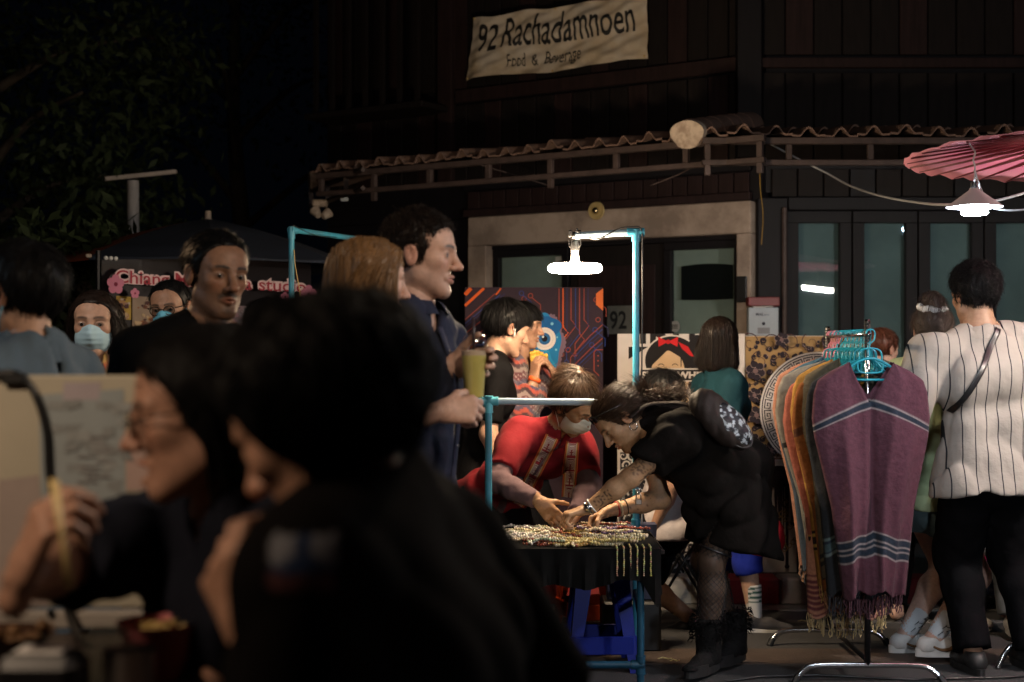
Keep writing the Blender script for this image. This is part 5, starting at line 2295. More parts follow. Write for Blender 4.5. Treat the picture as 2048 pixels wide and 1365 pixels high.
# ---------------------------------------------------------------- stools
def stool(label, loc, rz, mt, h=.45, w=.30):
    t = thing('plastic_stool', label, 'stool', loc, 'plastic stools behind the stall', rz)
    m = MB(); m.box((0, 0, h - .012), (w * .86, w * .86, .024), bev=.008); m.build('seat', mt, t)
    for sx_ in (-1, 1):
        for sy_ in (-1, 1):
            tp = np.array([sx_ * w * .36, sy_ * w * .36, h - .02]); bt = np.array([sx_ * w * .5, sy_ * w * .5, 0])
            m = MB()
            V = []
            for p_, ww in ((bt, .036), (tp, .075)):
                V += [p_, p_ - np.array([sx_ * ww, 0, 0]), p_ - np.array([sx_ * ww, sy_ * .012, 0]), p_ - np.array([sx_ * .012, sy_ * .012, 0]), p_ - np.array([sx_ * .012, sy_ * ww, 0]), p_ - np.array([0, sy_ * ww, 0])]
            Fq = [tuple((i, (i + 1) % 6, 6 + (i + 1) % 6, 6 + i)) for i in range(6)] + [(0, 1, 2, 3, 4, 5)]
            if sx_ * sy_ < 0:
                Fq = [f_[::-1] for f_ in Fq]
            m.add(V, Fq); m.build('leg', mt, t)
    for i in range(4):
        a_ = i * math.pi / 2
        R = np.array(Euler((0, 0, a_)).to_matrix())
        m = MB(); c = R @ np.array([0, -w * .462, h * .24]); m.box(c, (w * .86, .010, h * .16), R=R, bev=.003); m.build('crossbar', mt, t)
        m = MB(); c = R @ np.array([0, -w * .385, h * .86]); m.box(c, (w * .60, .010, h * .16), R=R, bev=.003); m.build('apron', mt, t)
    return t


M_sb = mat('blue_plastic', (.004, .013, .19), .45, spec=.25, noise=(14, .12))
M_so = mat('orange_plastic', (.50, .055, .012), .38, noise=(14, .12))
stool('dark blue plastic stool standing right behind the black cloth table', (sx(1200, 5.98), 5.98, 0), .05, M_sb, .47, .29)
stool('orange plastic stool partly hidden behind the blue stool', (sx(1185, 6.75), 6.75, 0), .3, M_so, .45, .30)

# folding stand at the kerb
fs_ = thing('folding_stand', 'thin black folding stand with crossed legs in front of the white kerb', 'stand', (.84, 7.12, 0))
m = MB()
for a_, b_ in (((-.13, 0, .52), (.20, 0, .0)), ((.16, .0, .50), (-.14, 0, 0)), ((.20, .02, .0), (.21, .02, .5)), ((-.14, .14, .52), (.17, .14, 0)), ((.15, .14, .50), (-.15, .14, 0)), ((.235, .05, 0), (.22, .05, .5))):
    m.tube([a_, b_], .008, 8)
m.build('folding_legs', M_blackm, fs_, smooth=True)
m = MB(); m.box((.03, .07, .525), (.40, .22, .02), bev=.005); m.build('top', M_black, fs_)

# patterned navy shopping bag hanging behind the stall
bg = thing('shopping_bag', 'navy carrier bag with a white scroll pattern standing behind the jewellery table', 'bag', P(1262, 1120, 6.30))
bx = P(1262, 1000, 6.3)
zb_ = -bg.location[2]
m = MB(); m.prism([(-.105, 0, .0), (.10, 0, .0), (.115, 0, .33), (-.10, 0, .33)], (0, .10, 0))
bag_p = m.build('bag_body', mat('navy_card', (.020, .024, .060), .6, noise=(8, .2)), bg)
pr = Print(-.002)
rr = np.random.default_rng(2)
for i in range(22):
    pr.spiral((rr.uniform(-.08, .09), rr.uniform(.17, .32)), rr.uniform(.015, .026), rr.uniform(0, 6), 1.0, .009, (.55, .55, .58), rr.choice((-1, 1)), 12)
pr.build('print', bg)
m = MB(); m.tube(smooth_path([(-.05, .01, .33), (-.045, .0, .42), (0, 0, .50), (.045, 0, .42), (.05, .01, .33)]), .004, 6); m.build('handle', M_cable, bg, smooth=True)
stnd = MB(); stnd.box((0, 0, .11), (.26, .2, .22), bev=.01)
ob = stnd.build('cool_box', M_black); ob.location = (bg.location[0], 6.35, 0); tag(ob, 'black box on the road holding up the navy bag', 'box')
bg.location = (bg.location[0], 6.30, .225)

# ---------------------------------------------------------------- clothes rack
RX, RY0, RY1, RZ = 1.425, 5.70, 6.42, 1.392
rack = thing('clothes_rack', 'chrome clothes rack with bent tube feet carrying woven tunics', 'clothes rack', (RX, 6.0, 0))
def chrome(name, pts, r=.012, n=12, mt=M_chrome):
    m = MB(); m.tube(pts, r, n); return m.build(name, mt, rack, smooth=True, world=True)
for y, zt in ((RY0, 1.452), (RY1, 1.435)):
    chrome('post', [(RX, y, .066), (RX, y, .9)], .0125, mt=M_blackm)
    chrome('post', [(RX, y, .9), (RX, y, zt)], .0110)
    m = MB()
    for i in range(9):
        m.tube([(RX, y, zt - .008 - i * .013), (RX, y, zt - .014 - i * .013)], .0135, 12)
    m.build('height_notches', M_chrome, rack, world=True)
    dx = .0
    w_ = .30 if y == RY0 else .27
    yy = y
    chrome('foot', smooth_path([(RX - w_, yy - .03, .0), (RX - w_ + .04, yy - .01, .046), (RX - w_ + .10, yy, .064), (RX, yy, .066), (RX + w_ - .10, yy, .064), (RX + w_ - .04, yy - .01, .046), (RX + w_, yy - .03, .0)]), .0125)
    m = MB()
    for s in (-1, 1):
        m.tube([(RX + s * w_, yy - .032, -.0), (RX + s * (w_ - .018), yy - .022, .03)], .015, 10)
    m.build('foot_cap', M_black, rack, world=True)
chrome('rail', [(RX, RY0 - .02, RZ), (RX, RY1 + .03, RZ)], .0105)
chrome('lower_bar', [(RX, RY0, .085), (RX, RY1, .085)], .010, mt=M_blackm)
# a second rack foot at the right edge of the picture
rk2 = thing('clothes_rack', 'end of another chrome rack foot at the right edge of the market', 'clothes rack', (2.28, 5.95, 0))
m = MB(); m.tube(smooth_path([(-.26, -.03, 0), (-.21, -.01, .075), (-.14, 0, .10), (.1, 0, .10), (.4, 0, .10)]), .0125, 12); m.build('foot', M_chrome, rk2, smooth=True)
m = MB(); m.tube([(.2, 0, .10), (.2, 0, 1.4)], .012, 10); m.build('post', M_chrome, rk2, smooth=True)

# hangers
def hanger_mesh(col):
    m = MB()
    m.tube(smooth_path([(-.004, 0, -.100), (-.003, 0, -.045), (.014, 0, -.026), (.018, 0, .002), (.008, 0, .016), (-.010, 0, .014), (-.017, 0, .0)], 5), .0034, 7)
    m.tube(smooth_path([(-.150, 0, -.182), (-.10, 0, -.146), (-.03, 0, -.104), (.03, 0, -.104), (.10, 0, -.146), (.150, 0, -.182)], 4), .0058, 8)
    m.tube([(-.150, 0, -.184), (.150, 0, -.184)], .0048, 8)
    m.tube(smooth_path([(-.050, 0, -.118), (-.045, 0, -.150), (0, 0, -.157), (.045, 0, -.150), (.050, 0, -.118)], 4), .004, 7)
    m.tube(smooth_path([(-.045, 0, -.112), (-.04, 0, -.070), (0, 0, -.058), (.04, 0, -.070), (.045, 0, -.112)], 4), .0036, 7)
    return m


M_ht = mat('teal_hanger', (.008, .25, .33), .35, noise=(14, .1))
M_hp = mat('pink_hanger', (.62, .20, .30), .4, noise=(14, .1))
hsrc = {}
def hanger(y, kind, label, rz=0.0, x=RX, dz=0.0, sx_=1.0):
    if kind not in hsrc:
        ob = hanger_mesh(None).build('clothes_hanger', M_ht if kind == 't' else M_hp, None, smooth=True)
        hsrc[kind] = ob
    else:
        ob = hsrc[kind].copy(); COL.objects.link(ob)
    ob.location = (x, y, RZ + .002 + dz)
    ob.rotation_euler = (0, 0, rz)
    ob.scale = (sx_, 1, 1)
    tag(ob, label, 'hanger', 'plastic hangers on the clothes rack')


# garments: two woven panels sewn with a V neck
def garment(label, y, col, bands=(), halfw=.232, length=.95, tilt=0.0, hemw=.13, dx=0.0, zoff=0.0, fringe=True, fcol=None, sleeve=.0, seed=0, sh=None, taper_p=1.0, sway=0.0):
    """bands: (z from the top, height, colour)"""
    r = np.random.default_rng(seed)
    t = thing('woven_tunic', label, 'tunic', (RX, y, RZ), 'woven tunics hanging on the chrome rack', tilt)
    zt = -.112 + zoff
    nu, nv = 40, 150
    V, C = [], []
    def halfwidth(v):
        zz = v * length
        return float(np.interp(zz, (0, .03, .07, .12, .22, .30, .62 * length, length), (.085, .64 * halfw, .89 * halfw, .96 * halfw, halfw, halfw * .96, halfw * .36 + hemw * .64, hemw)))
    vneck = .155
    for side in (1, -1):
        for j in range(nv + 1):
            v = j / nv
            zz0 = v * length
            for i in range(nu + 1):
                u = i / nu * 2 - 1
                au = abs(u)
                zz = zz0 + float(np.interp(zz0, (0, .148, .40, .72, length), (0, .105 * au ** 1.2, .02 * au, -.045 * (1 - au), -.03 * (1 - au))))
                hw_ = halfwidth(zz / length)
                lim = max(0.0, .088 * (1 - zz0 / (vneck if side > 0 else .125)))
                x = u * hw_
                if lim > 0:
                    x = (1 if i >= nu // 2 else -1) * (lim + (hw_ - lim) * au)
                th = .015 + .030 * v
                fo = (.006 + .042 * v) * (math.sin(u * 6 + seed + 1.5 * math.sin(v * 4 + seed)) * .7 + (abs(math.sin(u * 8 + seed * 2 + v * 3)) - .6) * .6)
                crease = .024 * math.exp(-(u / .05) ** 2) * min(1, zz / .3)
                yy = -side * (th * (1 - au ** 6) + .003) + fo * (1 - au ** 3) + (crease if side > 0 else 0)
                xx = x + dx * v + sway * v * v
                V.append((xx, yy, zt - zz - .012 * math.sin(u * 9 + seed) * v ** 5))
                c = np.array(col) * r.uniform(.94, 1.06)
                for b0, bh, bc in bands:
                    if 0 <= zz0 - b0 < bh:
                        c = np.array(bc)
                C.append(c)
    Fq = []
    W_ = nu + 1
    N_ = W_ * (nv + 1)
    for si in (0, 1):
        for j in range(nv):
            for i in range(nu):
                if i == nu // 2 - 1 and (j + .5) / nv * length < (vneck if si == 0 else .125):
                    continue
                a = si * N_ + j * W_ + i
                q = (a, a + W_, a + W_ + 1, a + 1)
                Fq.append(q if si == 0 else q[::-1])
    m = MB(); m.v = [tuple(p) for p in V]; m.c = C; m.f = Fq; m.m = [0] * len(Fq)
    t.rotation_euler = (0, 0, tilt + (0 if seed == 3 else r.uniform(-.14, .10)))
    ob = m.build('cloth', mat('handwoven_cotton', vcol=True, rough=.9, spec=.12, sheen=.04, noise=(70, .22), bump=(24, .8, .010)), t, smooth=True, vcol=True)
    sm = ob.modifiers.new('thickness', 'SOLIDIFY'); sm.thickness = .0025
    if fringe:
        fb = []
        n_ = 90
        for i in range(n_):
            u = r.uniform(-1, 1)
            p0 = np.array([u * hemw + dx + sway, r.uniform(-.045, .045), zt - length - .018 * (1 - abs(u)) - .012 * math.sin(u * 3 + seed)])
            pts = [p0 + np.array([0, 0, .012])]
            L_ = r.uniform(.03, .07)
            dv = r.normal(size=2) * .12
            for k_ in range(1, 5):
                pts.append(p0 + np.array([dv[0] * L_ * k_ / 4 + r.normal() * .003, dv[1] * L_ * k_ / 4, -L_ * k_ / 4]))
            fb.append(pts)
        Vf, Ff = strand_mesh(np.array(fb), np.array([.0020, .0022, .0018, .0022, .0030]))
        fc = fcol or col
        npmesh('fringe', Vf, Ff, mat('fringe_%d' % seed, fc, .9), t, world=False)
    return t


PUR = (.082, .033, .047)
NAV = (.018, .026, .040)
PALE = (.25, .215, .215)
def band(z, hs_, cs):
    o, a = [], z
    for h_, c in zip(hs_, cs):
        o.append((a, h_, c)); a += h_
    return o
gar = [
    ('mauve woven tunic with dark patterned bands, hanging in front of all others', 5.655, PUR, band(.148, (.004, .026, .004), (PALE, NAV, PALE)) + band(.715, (.004, .026, .006, .012, .006, .026, .004), (PALE, NAV, PALE, NAV, PALE, NAV, PALE)), .236, .935, .02, .125, .015, 0, PUR),
    ('near black woven tunic with teal hem stripes behind the mauve one', 5.735, (.020, .022, .026), band(.70, (.012, .010, .03, .010, .012), ((.10, .14, .14), NAV, (.05, .08, .09), NAV, (.12, .15, .15))), .240, .93, -.05, .13, -.02, 0, (.04, .04, .05)),
    ('olive grey woven tunic with a black lining at the sleeve', 5.80, (.095, .078, .052), band(.80, (.02, .01, .02), ((.02, .02, .02), (.12, .1, .06), (.02, .02, .02))), .255, .90, -.06, .135, -.02, 0, (.10, .08, .05)),
    ('rust brown woven tunic between the olive and the mustard ones', 5.865, (.19, .065, .018), band(.16, (.02, .006, .02), ((.08, .03, .015), (.3, .16, .05), (.08, .03, .015))), .262, .93, -.05, .13, -.015, 0, (.25, .12, .05)),
    ('mustard yellow woven tunic catching the lamp light', 5.93, (.34, .18, .045), band(.72, (.014, .012, .03, .012, .014), ((.03, .02, .015), (.45, .30, .08), (.03, .02, .015), (.45, .30, .08), (.03, .02, .015))), .270, .96, -.04, .135, -.01, 0, (.50, .34, .12)),
    ('salmon pink woven tunic with yellow and black hem bands', 6.0, (.29, .095, .070), band(.70, (.01, .02, .01, .02, .01), ((.5, .3, .08), (.02, .02, .02), (.5, .3, .08), (.02, .02, .02), (.5, .3, .08))), .276, .98, -.05, .14, .0, 0, (.55, .40, .20)),
    ('light grey woven tunic with a black sleeve edge', 6.075, (.19, .18, .16), band(.30, (.035,), ((.015, .015, .016),)), .288, .95, -.04, .15, .01, 0, (.3, .28, .24)),
    ('pale blue woven tunic near the back of the rack', 6.15, (.06, .12, .17), (), .275, .90, -.03, .15, .01, 0, (.2, .3, .4)),
    ('slate blue woven tunic behind the pale blue one', 6.22, (.05, .07, .10), band(.3, (.03,), (NAV,)), .27, .90, -.02, .15, .0, 0, (.1, .12, .16)),
    ('peach woven tunic near the far end of the rack', 6.29, (.30, .145, .10), (), .27, .92, -.02, .15, .0, 0, (.5, .3, .2)),
]
for i, g_ in enumerate(gar):
    garment(g_[0], g_[1] + (0, .0, .012, -.012, .016, -.01, .012, -.015, .01, 0)[i], g_[2], g_[3], g_[4] * (1, 1, .97, 1.03, .96, 1.02, 1.04, .97, 1.0, 1.0)[i], g_[5], g_[6], g_[7], g_[8], (0, -.012, .014, -.02, .01, -.03, .005, .02, -.012, .01)[i], True, g_[10], seed=i + 3)
    hanger(g_[1], 't', 'teal plastic hanger carrying the %s tunic' % ('mauve', 'near black', 'olive grey', 'rust brown', 'mustard', 'salmon', 'light grey', 'pale blue', 'slate blue', 'peach')[i], rz=.04 * ((i % 3) - 1))
for i in range(14):
    hanger(5.69 + i * .034, 't', 'empty teal hanger crowded along the rack rail', rz=.06 * math.sin(i * 2.1), sx_=.62)
for i in range(6):
    hanger(6.22 + i * .034, 'p', 'empty pink hanger at the far end of the rack rail', rz=.06 * math.sin(i * 1.3), sx_=.62)
# striped scarf under the tunics
garment('pink and white striped shawl hanging lowest at the back left of the rack', 5.98, (.48, .24, .17), [(.9 + i * .022, .010, (.16, .05, .06)) for i in range(8)], .20, 1.075, -.12, .16, -.02, 0, True, (.55, .42, .22), seed=40)

# ---------------------------------------------------------------- pink paper umbrella and its lamp
uc = np.array([2.293, 5.2, 2.045])
um = thing('paper_umbrella', 'large pink paper umbrella with dark red ribs over the rack corner', 'umbrella', (uc[0], uc[1], 0))
RU, AP = .83, .135
NR = 36
m = MB()
V, Fc, C = [], [], []
rr = np.random.default_rng(6)
nr, na = 9, NR * 4
for j in range(nr + 1):
    for i in range(na):
        a = 2 * math.pi * i / na
        k_ = j / nr
        rad = RU * (.03 + .97 * k_)
        sc = -.006 * abs(math.sin(a * NR / 2)) * k_
        edge = (rr.uniform(-.005, .005) if j == nr else 0)
        V.append((rad * math.cos(a), rad * math.sin(a), uc[2] + AP * (1 - k_) ** 1.1 + sc + edge))
        b_ = 1 + .18 * math.sin(a * 9 + k_ * 5) * math.sin(k_ * 7)
        C.append((.74 * b_, .21 * b_, .34 * b_) if k_ < .86 else (.78, .30, .40))
for j in range(nr):
    for i in range(na):
        Fc.append((j * na + i, j * na + (i + 1) % na, (j + 1) * na + (i + 1) % na, (j + 1) * na + i))
m.v, m.f, m.m, m.c = V, Fc, [0] * len(Fc), C
pp = m.build('canopy', mat('pink_oiled_paper', vcol=True, rough=.6, noise=(7, .12), bump=(40, .2, .002)), um, smooth=True, vcol=True)
sm = pp.modifiers.new('thickness', 'SOLIDIFY'); sm.thickness = .0015
for i in range(NR):
    a = 2 * math.pi * (i + .5) / NR
    c_, s_ = math.cos(a), math.sin(a)
    m = MB()
    m.tube([(RU * .05 * c_, RU * .05 * s_, uc[2] + AP * .93 - .006), (RU * .5 * c_, RU * .5 * s_, uc[2] + AP * .5 ** 1.1 - .010), (RU * .985 * c_, RU * .985 * s_, uc[2] - .006)], [.005, .0065, .0035], 5)
    m.build('rib', mat('dark_red_bamboo', (.12, .008, .014), .5), um, smooth=True)
m = MB(); m.tube([(0, 0, 0), (0, 0, uc[2] + AP + .05)], .016, 10); m.build('pole', M_plank2, um, smooth=True)
m = MB(); m.lathe([(.06, 0), (.055, .06), (.02, .08), (.0, .08)], c=(0, 0, uc[2] + AP - .03), n=16); m.build('hub', M_plank2, um, smooth='angle')
# tube lamp of the next stall, hung under the umbrella outside the frame
tl = thing('tube_lamp', 'short warm tube lamp under the pink umbrella reflected in the glass doors', 'lamp', (2.705, 4.95, 1.866))
m = MB(); m.tube([(-.13, 0, .016), (.13, 0, -.016)], .014, 14); m.build('glowing_tube', mat('lamp_glow_tube', (1, .95, .85), emit=((1.0, .90, .78), 1700)), tl, smooth='angle')
m = MB(); m.tube([(0, 0, .024), (.0, 0, .25)], .003, 6); m.build('cord', M_cable, tl)
# lamp
pl = thing('pendant_lamp', 'lit white cone shade lamp hanging under the pink umbrella', 'lamp', P(1949, 415, 5.0))
k = 5.0 / FPX
m = MB(); m.lathe([(.017, 38 * k), (.019, 34 * k), (54 * k, 2 * k), (55 * k, 0), (53.5 * k, 1 * k), (.018, 31 * k)], n=36); m.build('shade', mat('lamp_shade_white', (.40, .35, .36), .5), pl, smooth='angle')
m = MB(); m.lathe([(26 * k, 6 * k), (26 * k, -12 * k), (22 * k, -15 * k), (0, -16 * k)], n=24); m.build('bulb', mat('lamp_glow_cool', (.9, .95, 1), emit=((.72, .88, 1.0), 250)), pl, smooth='angle')
m = MB(); m.lathe([(.004, 52 * k), (.013, 50 * k), (.014, 37 * k)], n=12); m.build('socket', M_black, pl, smooth='angle')
m = MB(); m.tube(smooth_path([(0, 0, 50 * k), (.002, 0, 80 * k), (-.004, 0, 95 * k), (.002, 0, 110 * k), (-.012, .0, 122 * k), (-.02, 0, 130 * k)]), .0028, 6)
m.tube(smooth_path([(.0, 0, 75 * k), (.02, 0, 40 * k), (.05, 0, 5 * k), (.11, 0, -6 * k), (.2, 0, -4 * k)]), .0035, 6)
m.build('cord', M_cable, pl, smooth=True)

# ---------------------------------------------------------------- stall with a dark parasol at the left
def parasol(label, c, zr, za, r, col, tip, group, n=8, rz=0.0, valance=.05, strip=None):
    t = thing('market_parasol', label, 'parasol', (c[0], c[1], 0), group, rz)
    for i in range(n):
        a0, a1 = 2 * math.pi * i / n, 2 * math.pi * (i + 1) / n
        m = MB()
        V, Fq = [], []
        for j in range(7):
            k_ = j / 6
            for q in range(5):
                a = a0 + (a1 - a0) * q / 4
                cosf = math.cos((a1 - a0) / 2) / math.cos((q / 4 - .5) * (a1 - a0))
                rad = r * k_ * (1 - (1 - cosf) * .8)
                V.append((rad * math.cos(a), rad * math.sin(a), za + (zr - za) * k_ ** 1.12 + .02 * math.sin(math.pi * k_) - .01 * math.sin(math.pi * q / 4) * k_))
        for q in range(5):
            a = a0 + (a1 - a0) * q / 4
            cosf = math.cos((a1 - a0) / 2) / math.cos((q / 4 - .5) * (a1 - a0))
            rad = r * (1 - (1 - cosf) * .8)
            V.append((rad * math.cos(a), rad * math.sin(a), zr - valance))
        for j in range(7):
            for q in range(4):
                Fq.append((j * 5 + q, (j + 1) * 5 + q, (j + 1) * 5 + q + 1, j * 5 + q + 1))
        m.add(V, Fq)
        m.build('canopy_panel', strip if (strip and i == 4) else col, t, smooth='angle')
    m = MB(); m.tube([(0, 0, 0), (0, 0, za)], .02, 10); m.build('pole', M_blackm, t, smooth=True)
    m = MB(); m.lathe([(.0, .05), (.018, .045), (.02, 0), (.03, -.01)], c=(0, 0, za), n=12); m.build('finial', tip, t, smooth='angle')
    for i in range(n):
        a = 2 * math.pi * i / n
        m = MB(); m.tube([(.02, 0, za - .10), (r * .97 * math.cos(a), r * .97 * math.sin(a), zr - .005)], .006, 5); m.build('rib', M_blackm, t)
        m = MB(); m.box((r * 1.0 * math.cos(a), r * 1.0 * math.sin(a), zr + .002), (.03, .03, .02), bev=.004); m.build('rib_cap', M_plaster, t)
    return t


M_dk = mat('dark_navy_canvas', (.012, .018, .034), .8, noise=(4, .3), bump=(20, .3, .004))
M_org = mat('orange_canvas', (.30, .065, .025), .8, noise=(4, .3))
c_ = P(416, 440, 8.5)
parasol('dark navy market parasol with one orange panel over the studio stall', (c_[0], 8.5), P(0, 520, 8.0)[2], P(0, 438, 8.5)[2], .93, M_dk, M_plaster, 'market parasols at the left', rz=.25, strip=M_org, valance=.02)
c_ = P(30, 440, 9.2)
parasol('black market parasol at the far left edge behind the crowd', (c_[0], 9.2), P(0, 505, 9.0)[2], P(0, 468, 9.2)[2], .8, mat('black_canvas', (.014, .014, .018), .8, noise=(4, .3)), M_black, 'market parasols at the left', rz=.1)

# printed stall banner
Qs = [P(203, 520, 7.5), P(622, 552, 8.55), P(622, 760, 8.55), P(203, 760, 7.5)]
sb_ = thing('stall_banner', 'black vinyl stall banner with pink outlined lettering, blossoms and a photo collage', 'banner', (Qs[2] + Qs[3]) / 2)
xb = Qs[1] - Qs[0]; Wb = np.linalg.norm(xb[:2]); 
dirx = nrm([xb[0], xb[1], 0]); nb_ = np.array([dirx[1], -dirx[0], 0])
Hb = Qs[0][2] - Qs[3][2]
def bq(px, py):
    """banner coordinates of the point seen at a pixel"""
    kx = (px - 1024) / FPX
    # solve along the banner line
    s = (Qs[0][0] - kx * Qs[0][1]) / (kx * dirx[1] - dirx[0])
    d = Qs[0][1] + dirx[1] * s
    return np.array([s, CAMZ + (700 - py) / FPX * d])
lo_z = Qs[3][2] - .1
def b3(p, o=0.0): return np.array([Qs[0][0] + dirx[0] * p[0], Qs[0][1] + dirx[1] * p[0], p[1]]) + nb_ * o
m = MB(); m.prism([b3((0, Qs[0][2])), b3((Wb, Qs[1][2] + .12)), b3((Wb, lo_z)), b3((0, lo_z))], -nb_ * .006)
m.build('vinyl', mat('black_vinyl', (.016, .012, .014), .35, noise=(6, .3), bump=(9, .35, .01)), sb_, world=True)
mb = MB()
lay = [0.002]
def bpoly(pts, col):
    lay[0] += .0004
    mb.add([b3(p, lay[0]) for p in pts], [tuple(range(len(pts)))], col=col)
rr = np.random.default_rng(3)
# collage: irregular snapshots made of many tonal scraps
def scraps(px0, px1, py0, py1, cols, n, r0, r1):
    for i in range(n):
        c = bq(rr.uniform(px0, px1), rr.uniform(py0, py1))
        r_ = rr.uniform(r0, r1)
        k_ = rr.integers(5, 9)
        ph = rr.uniform(0, 6)
        bpoly([c + np.array([math.cos(a) * r_ * rr.uniform(.6, 1.4), math.sin(a) * r_ * rr.uniform(.4, 1.0)]) for a in np.linspace(ph, ph + 6.28, k_, endpoint=False)], cols[rr.integers(len(cols))])
WARMS = [(.40, .22, .10), (.28, .12, .06), (.16, .07, .05), (.50, .36, .22), (.10, .05, .05), (.34, .20, .16), (.46, .40, .34)]
COOLS = [(.30, .26, .30), (.18, .14, .17), (.42, .36, .38), (.10, .08, .10), (.34, .20, .24), (.06, .05, .06)]
for (x0_, x1_, y0_, y1_, c_, base) in ((232, 262, 592, 640, WARMS, (.45, .30, .07)), (262, 330, 592, 660, WARMS, (.32, .24, .18)), (245, 330, 662, 700, WARMS, (.18, .08, .05)), (250, 330, 702, 745, COOLS, (.20, .13, .13)),
                                       (440, 500, 610, 660, COOLS, (.24, .18, .20)), (445, 500, 662, 745, COOLS, (.20, .14, .17)), (500, 615, 625, 745, COOLS, (.16, .10, .12))):
    bpoly([bq(x0_, y0_), bq(x1_, y0_ + (x1_ - x0_) * .08), bq(x1_, y1_), bq(x0_, y1_)], base)
    scraps(x0_ + 5, x1_ - 5, y0_ + 5, y1_ - 5, c_, 26, .006, .024)
def btxt(s, px0, py, px1, hpx, bold, col, off):
    V, F, sz = text_geo(s, bold)
    a, b = bq(px0, py), bq(px1, py)
    hh = hpx / FPX * 7.8
    lay[0] += .0006
    mb.add([b3((a[0] + (b[0] - a[0]) * v[0] / sz[0], CAMZ + (700 - (py + (px0 - 215) * .053 + (px1 - px0) * v[0] / sz[0] * .053)) / FPX * (Qs[0][1] + dirx[1] * (a[0] + (b[0] - a[0]) * v[0] / sz[0])) + hh * v[1] / sz[1]), lay[0]) for v in V], F, col=col)
for s_, x0_, x1_, hp in (('Chiang', 215, 322, 33), ('Mai', 334, 388, 26), ('henna', 398, 486, 26), ('studio', 500, 594, 26)):
    btxt(s_, x0_ - 2, 576 if s_ == 'Chiang' else 568, x1_ + 2, hp + 4, .10, (.80, .58, .58), 0)
    btxt(s_, x0_, 575 if s_ == 'Chiang' else 567, x1_, hp, .010, (.40, .05, .07), 0)
def blossom(px, py, r_):
    c = bq(px, py); r_ = r_ / FPX * 8
    for k_ in range(5):
        a = k_ * 1.2566 + .3
        cc = c + np.array([math.cos(a), math.sin(a)]) * r_ * .55
        bpoly([cc + np.array([math.cos(t), math.sin(t)]) * r_ * .46 for t in np.linspace(0, 6.28, 10, endpoint=False)], (.62, .22, .32))
    bpoly([c + np.array([math.cos(t), math.sin(t)]) * r_ * .22 for t in np.linspace(0, 6.28, 8, endpoint=False)], (.22, .03, .06))
for b_ in ((214, 570, 19), (252, 588, 10), (551, 596, 11), (598, 592, 22), (578, 610, 9)):
    blossom(*b_)
mb.build('print', mat('print_ink', vcol=True), sb_, vcol=True, world=True)
m = MB()
for p_ in ((.0, lo_z), (Wb, lo_z)):
    m.tube([b3((p_[0], 0), -.03), b3((p_[0], Qs[0][2] + .05), -.03)], .015, 8)
m.build('stand_pole', M_blackm, sb_, world=True)
m = MB()
for k_ in range(3):
    m.ball(b3((.02 + k_ * .03, Qs[0][2] + .01), .01), .012, 8, 5)
m.build('clip', M_white, sb_, world=True)

# post with a slanted board
pp_ = P(266, 450, 10.2)
po = thing('sign_post', 'pale round post carrying a slanted flat board against the night sky', 'post', (pp_[0], 10.2, 0))
zt = P(0, 362, 10.2)[2]
m = MB(); m.tube([(0, 0, 0), (0, 0, zt)], [.046, .042], 18); m.build('shaft', mat('pale_post', (.42, .40, .40), .7, noise=(7, .2), bump=(20, .3, .004)), po, smooth='angle')
m = MB()
R = np.array(Euler((.10, -.14, .30)).to_matrix()); m.box((0.02, .1, zt + .05), (.50, .42, .030), R=R, bev=.004); m.build('board', mat('post_board', (.40, .34, .30), .6, noise=(7, .2)), po)

# ---------------------------------------------------------------- trees in the dark
def tree(label, x, y, h, cr, n, seed, lz=.25):
    r = np.random.default_rng(seed)
    t = thing('tree', label, 'tree', (x, y, .136), 'dark trees behind the stalls')
    m = MB()
    m.tube(smooth_path([(0, 0, 0), (.06, .03, h * .3), (-.05, .05, h * .55), (.02, 0, h * .8)]), np.linspace(.14, .04, 19), 9)
    tips = []
    for i in range(9):
        a = i * 2.4; z = h * (.35 + .05 * i)
        e = np.array([math.cos(a) * cr * .8, math.sin(a) * cr * .8, z + h * .14])
        m.tube(smooth_path([(0, 0, z), (e[0] * .5, e[1] * .5, z + .1 * h), e]), np.linspace(.05, .01, 13), 6)
        tips.append(e)
    m.build('trunk', M_bark, t, smooth=True)
    cl = []
    for e in tips + [np.array([0, 0, h * .85])]:
        for k_ in range(6):
            cl.append(e + r.normal(size=3) * np.array([.45, .45, .35]) * cr * .6)
    cl = np.array(cl)
    V = np.zeros((n, 4, 3))
    c = cl[r.integers(len(cl), size=n)] + r.normal(size=(n, 3)) * cr * .16
    a = r.normal(size=(n, 3)); a /= np.linalg.norm(a, axis=1, keepdims=True)
    b = np.cross(a, r.normal(size=(n, 3))); b /= np.linalg.norm(b, axis=1, keepdims=True)
    s = r.uniform(.035, .07, (n, 1))
    V[:, 0], V[:, 1], V[:, 2], V[:, 3] = c - a * s, c + b * s * .4, c + a * s, c - b * s * .4
    npmesh('crown', V.reshape(-1, 3), np.arange(n * 4).reshape(n, 4), M_leaf, t, smooth=False, world=False)
    return t


tree('dark leafy tree at the far left behind the black parasol', -4.2, 11.2, 4.2, 1.5, 6500, 1)
tree('tall dark tree rising between the sign post and the house', -3.0, 15.5, 7.0, 2.2, 5000, 2)
tree('small bushy tree low behind the masked woman', -2.55, 8.4, 2.0, .45, 3500, 3)
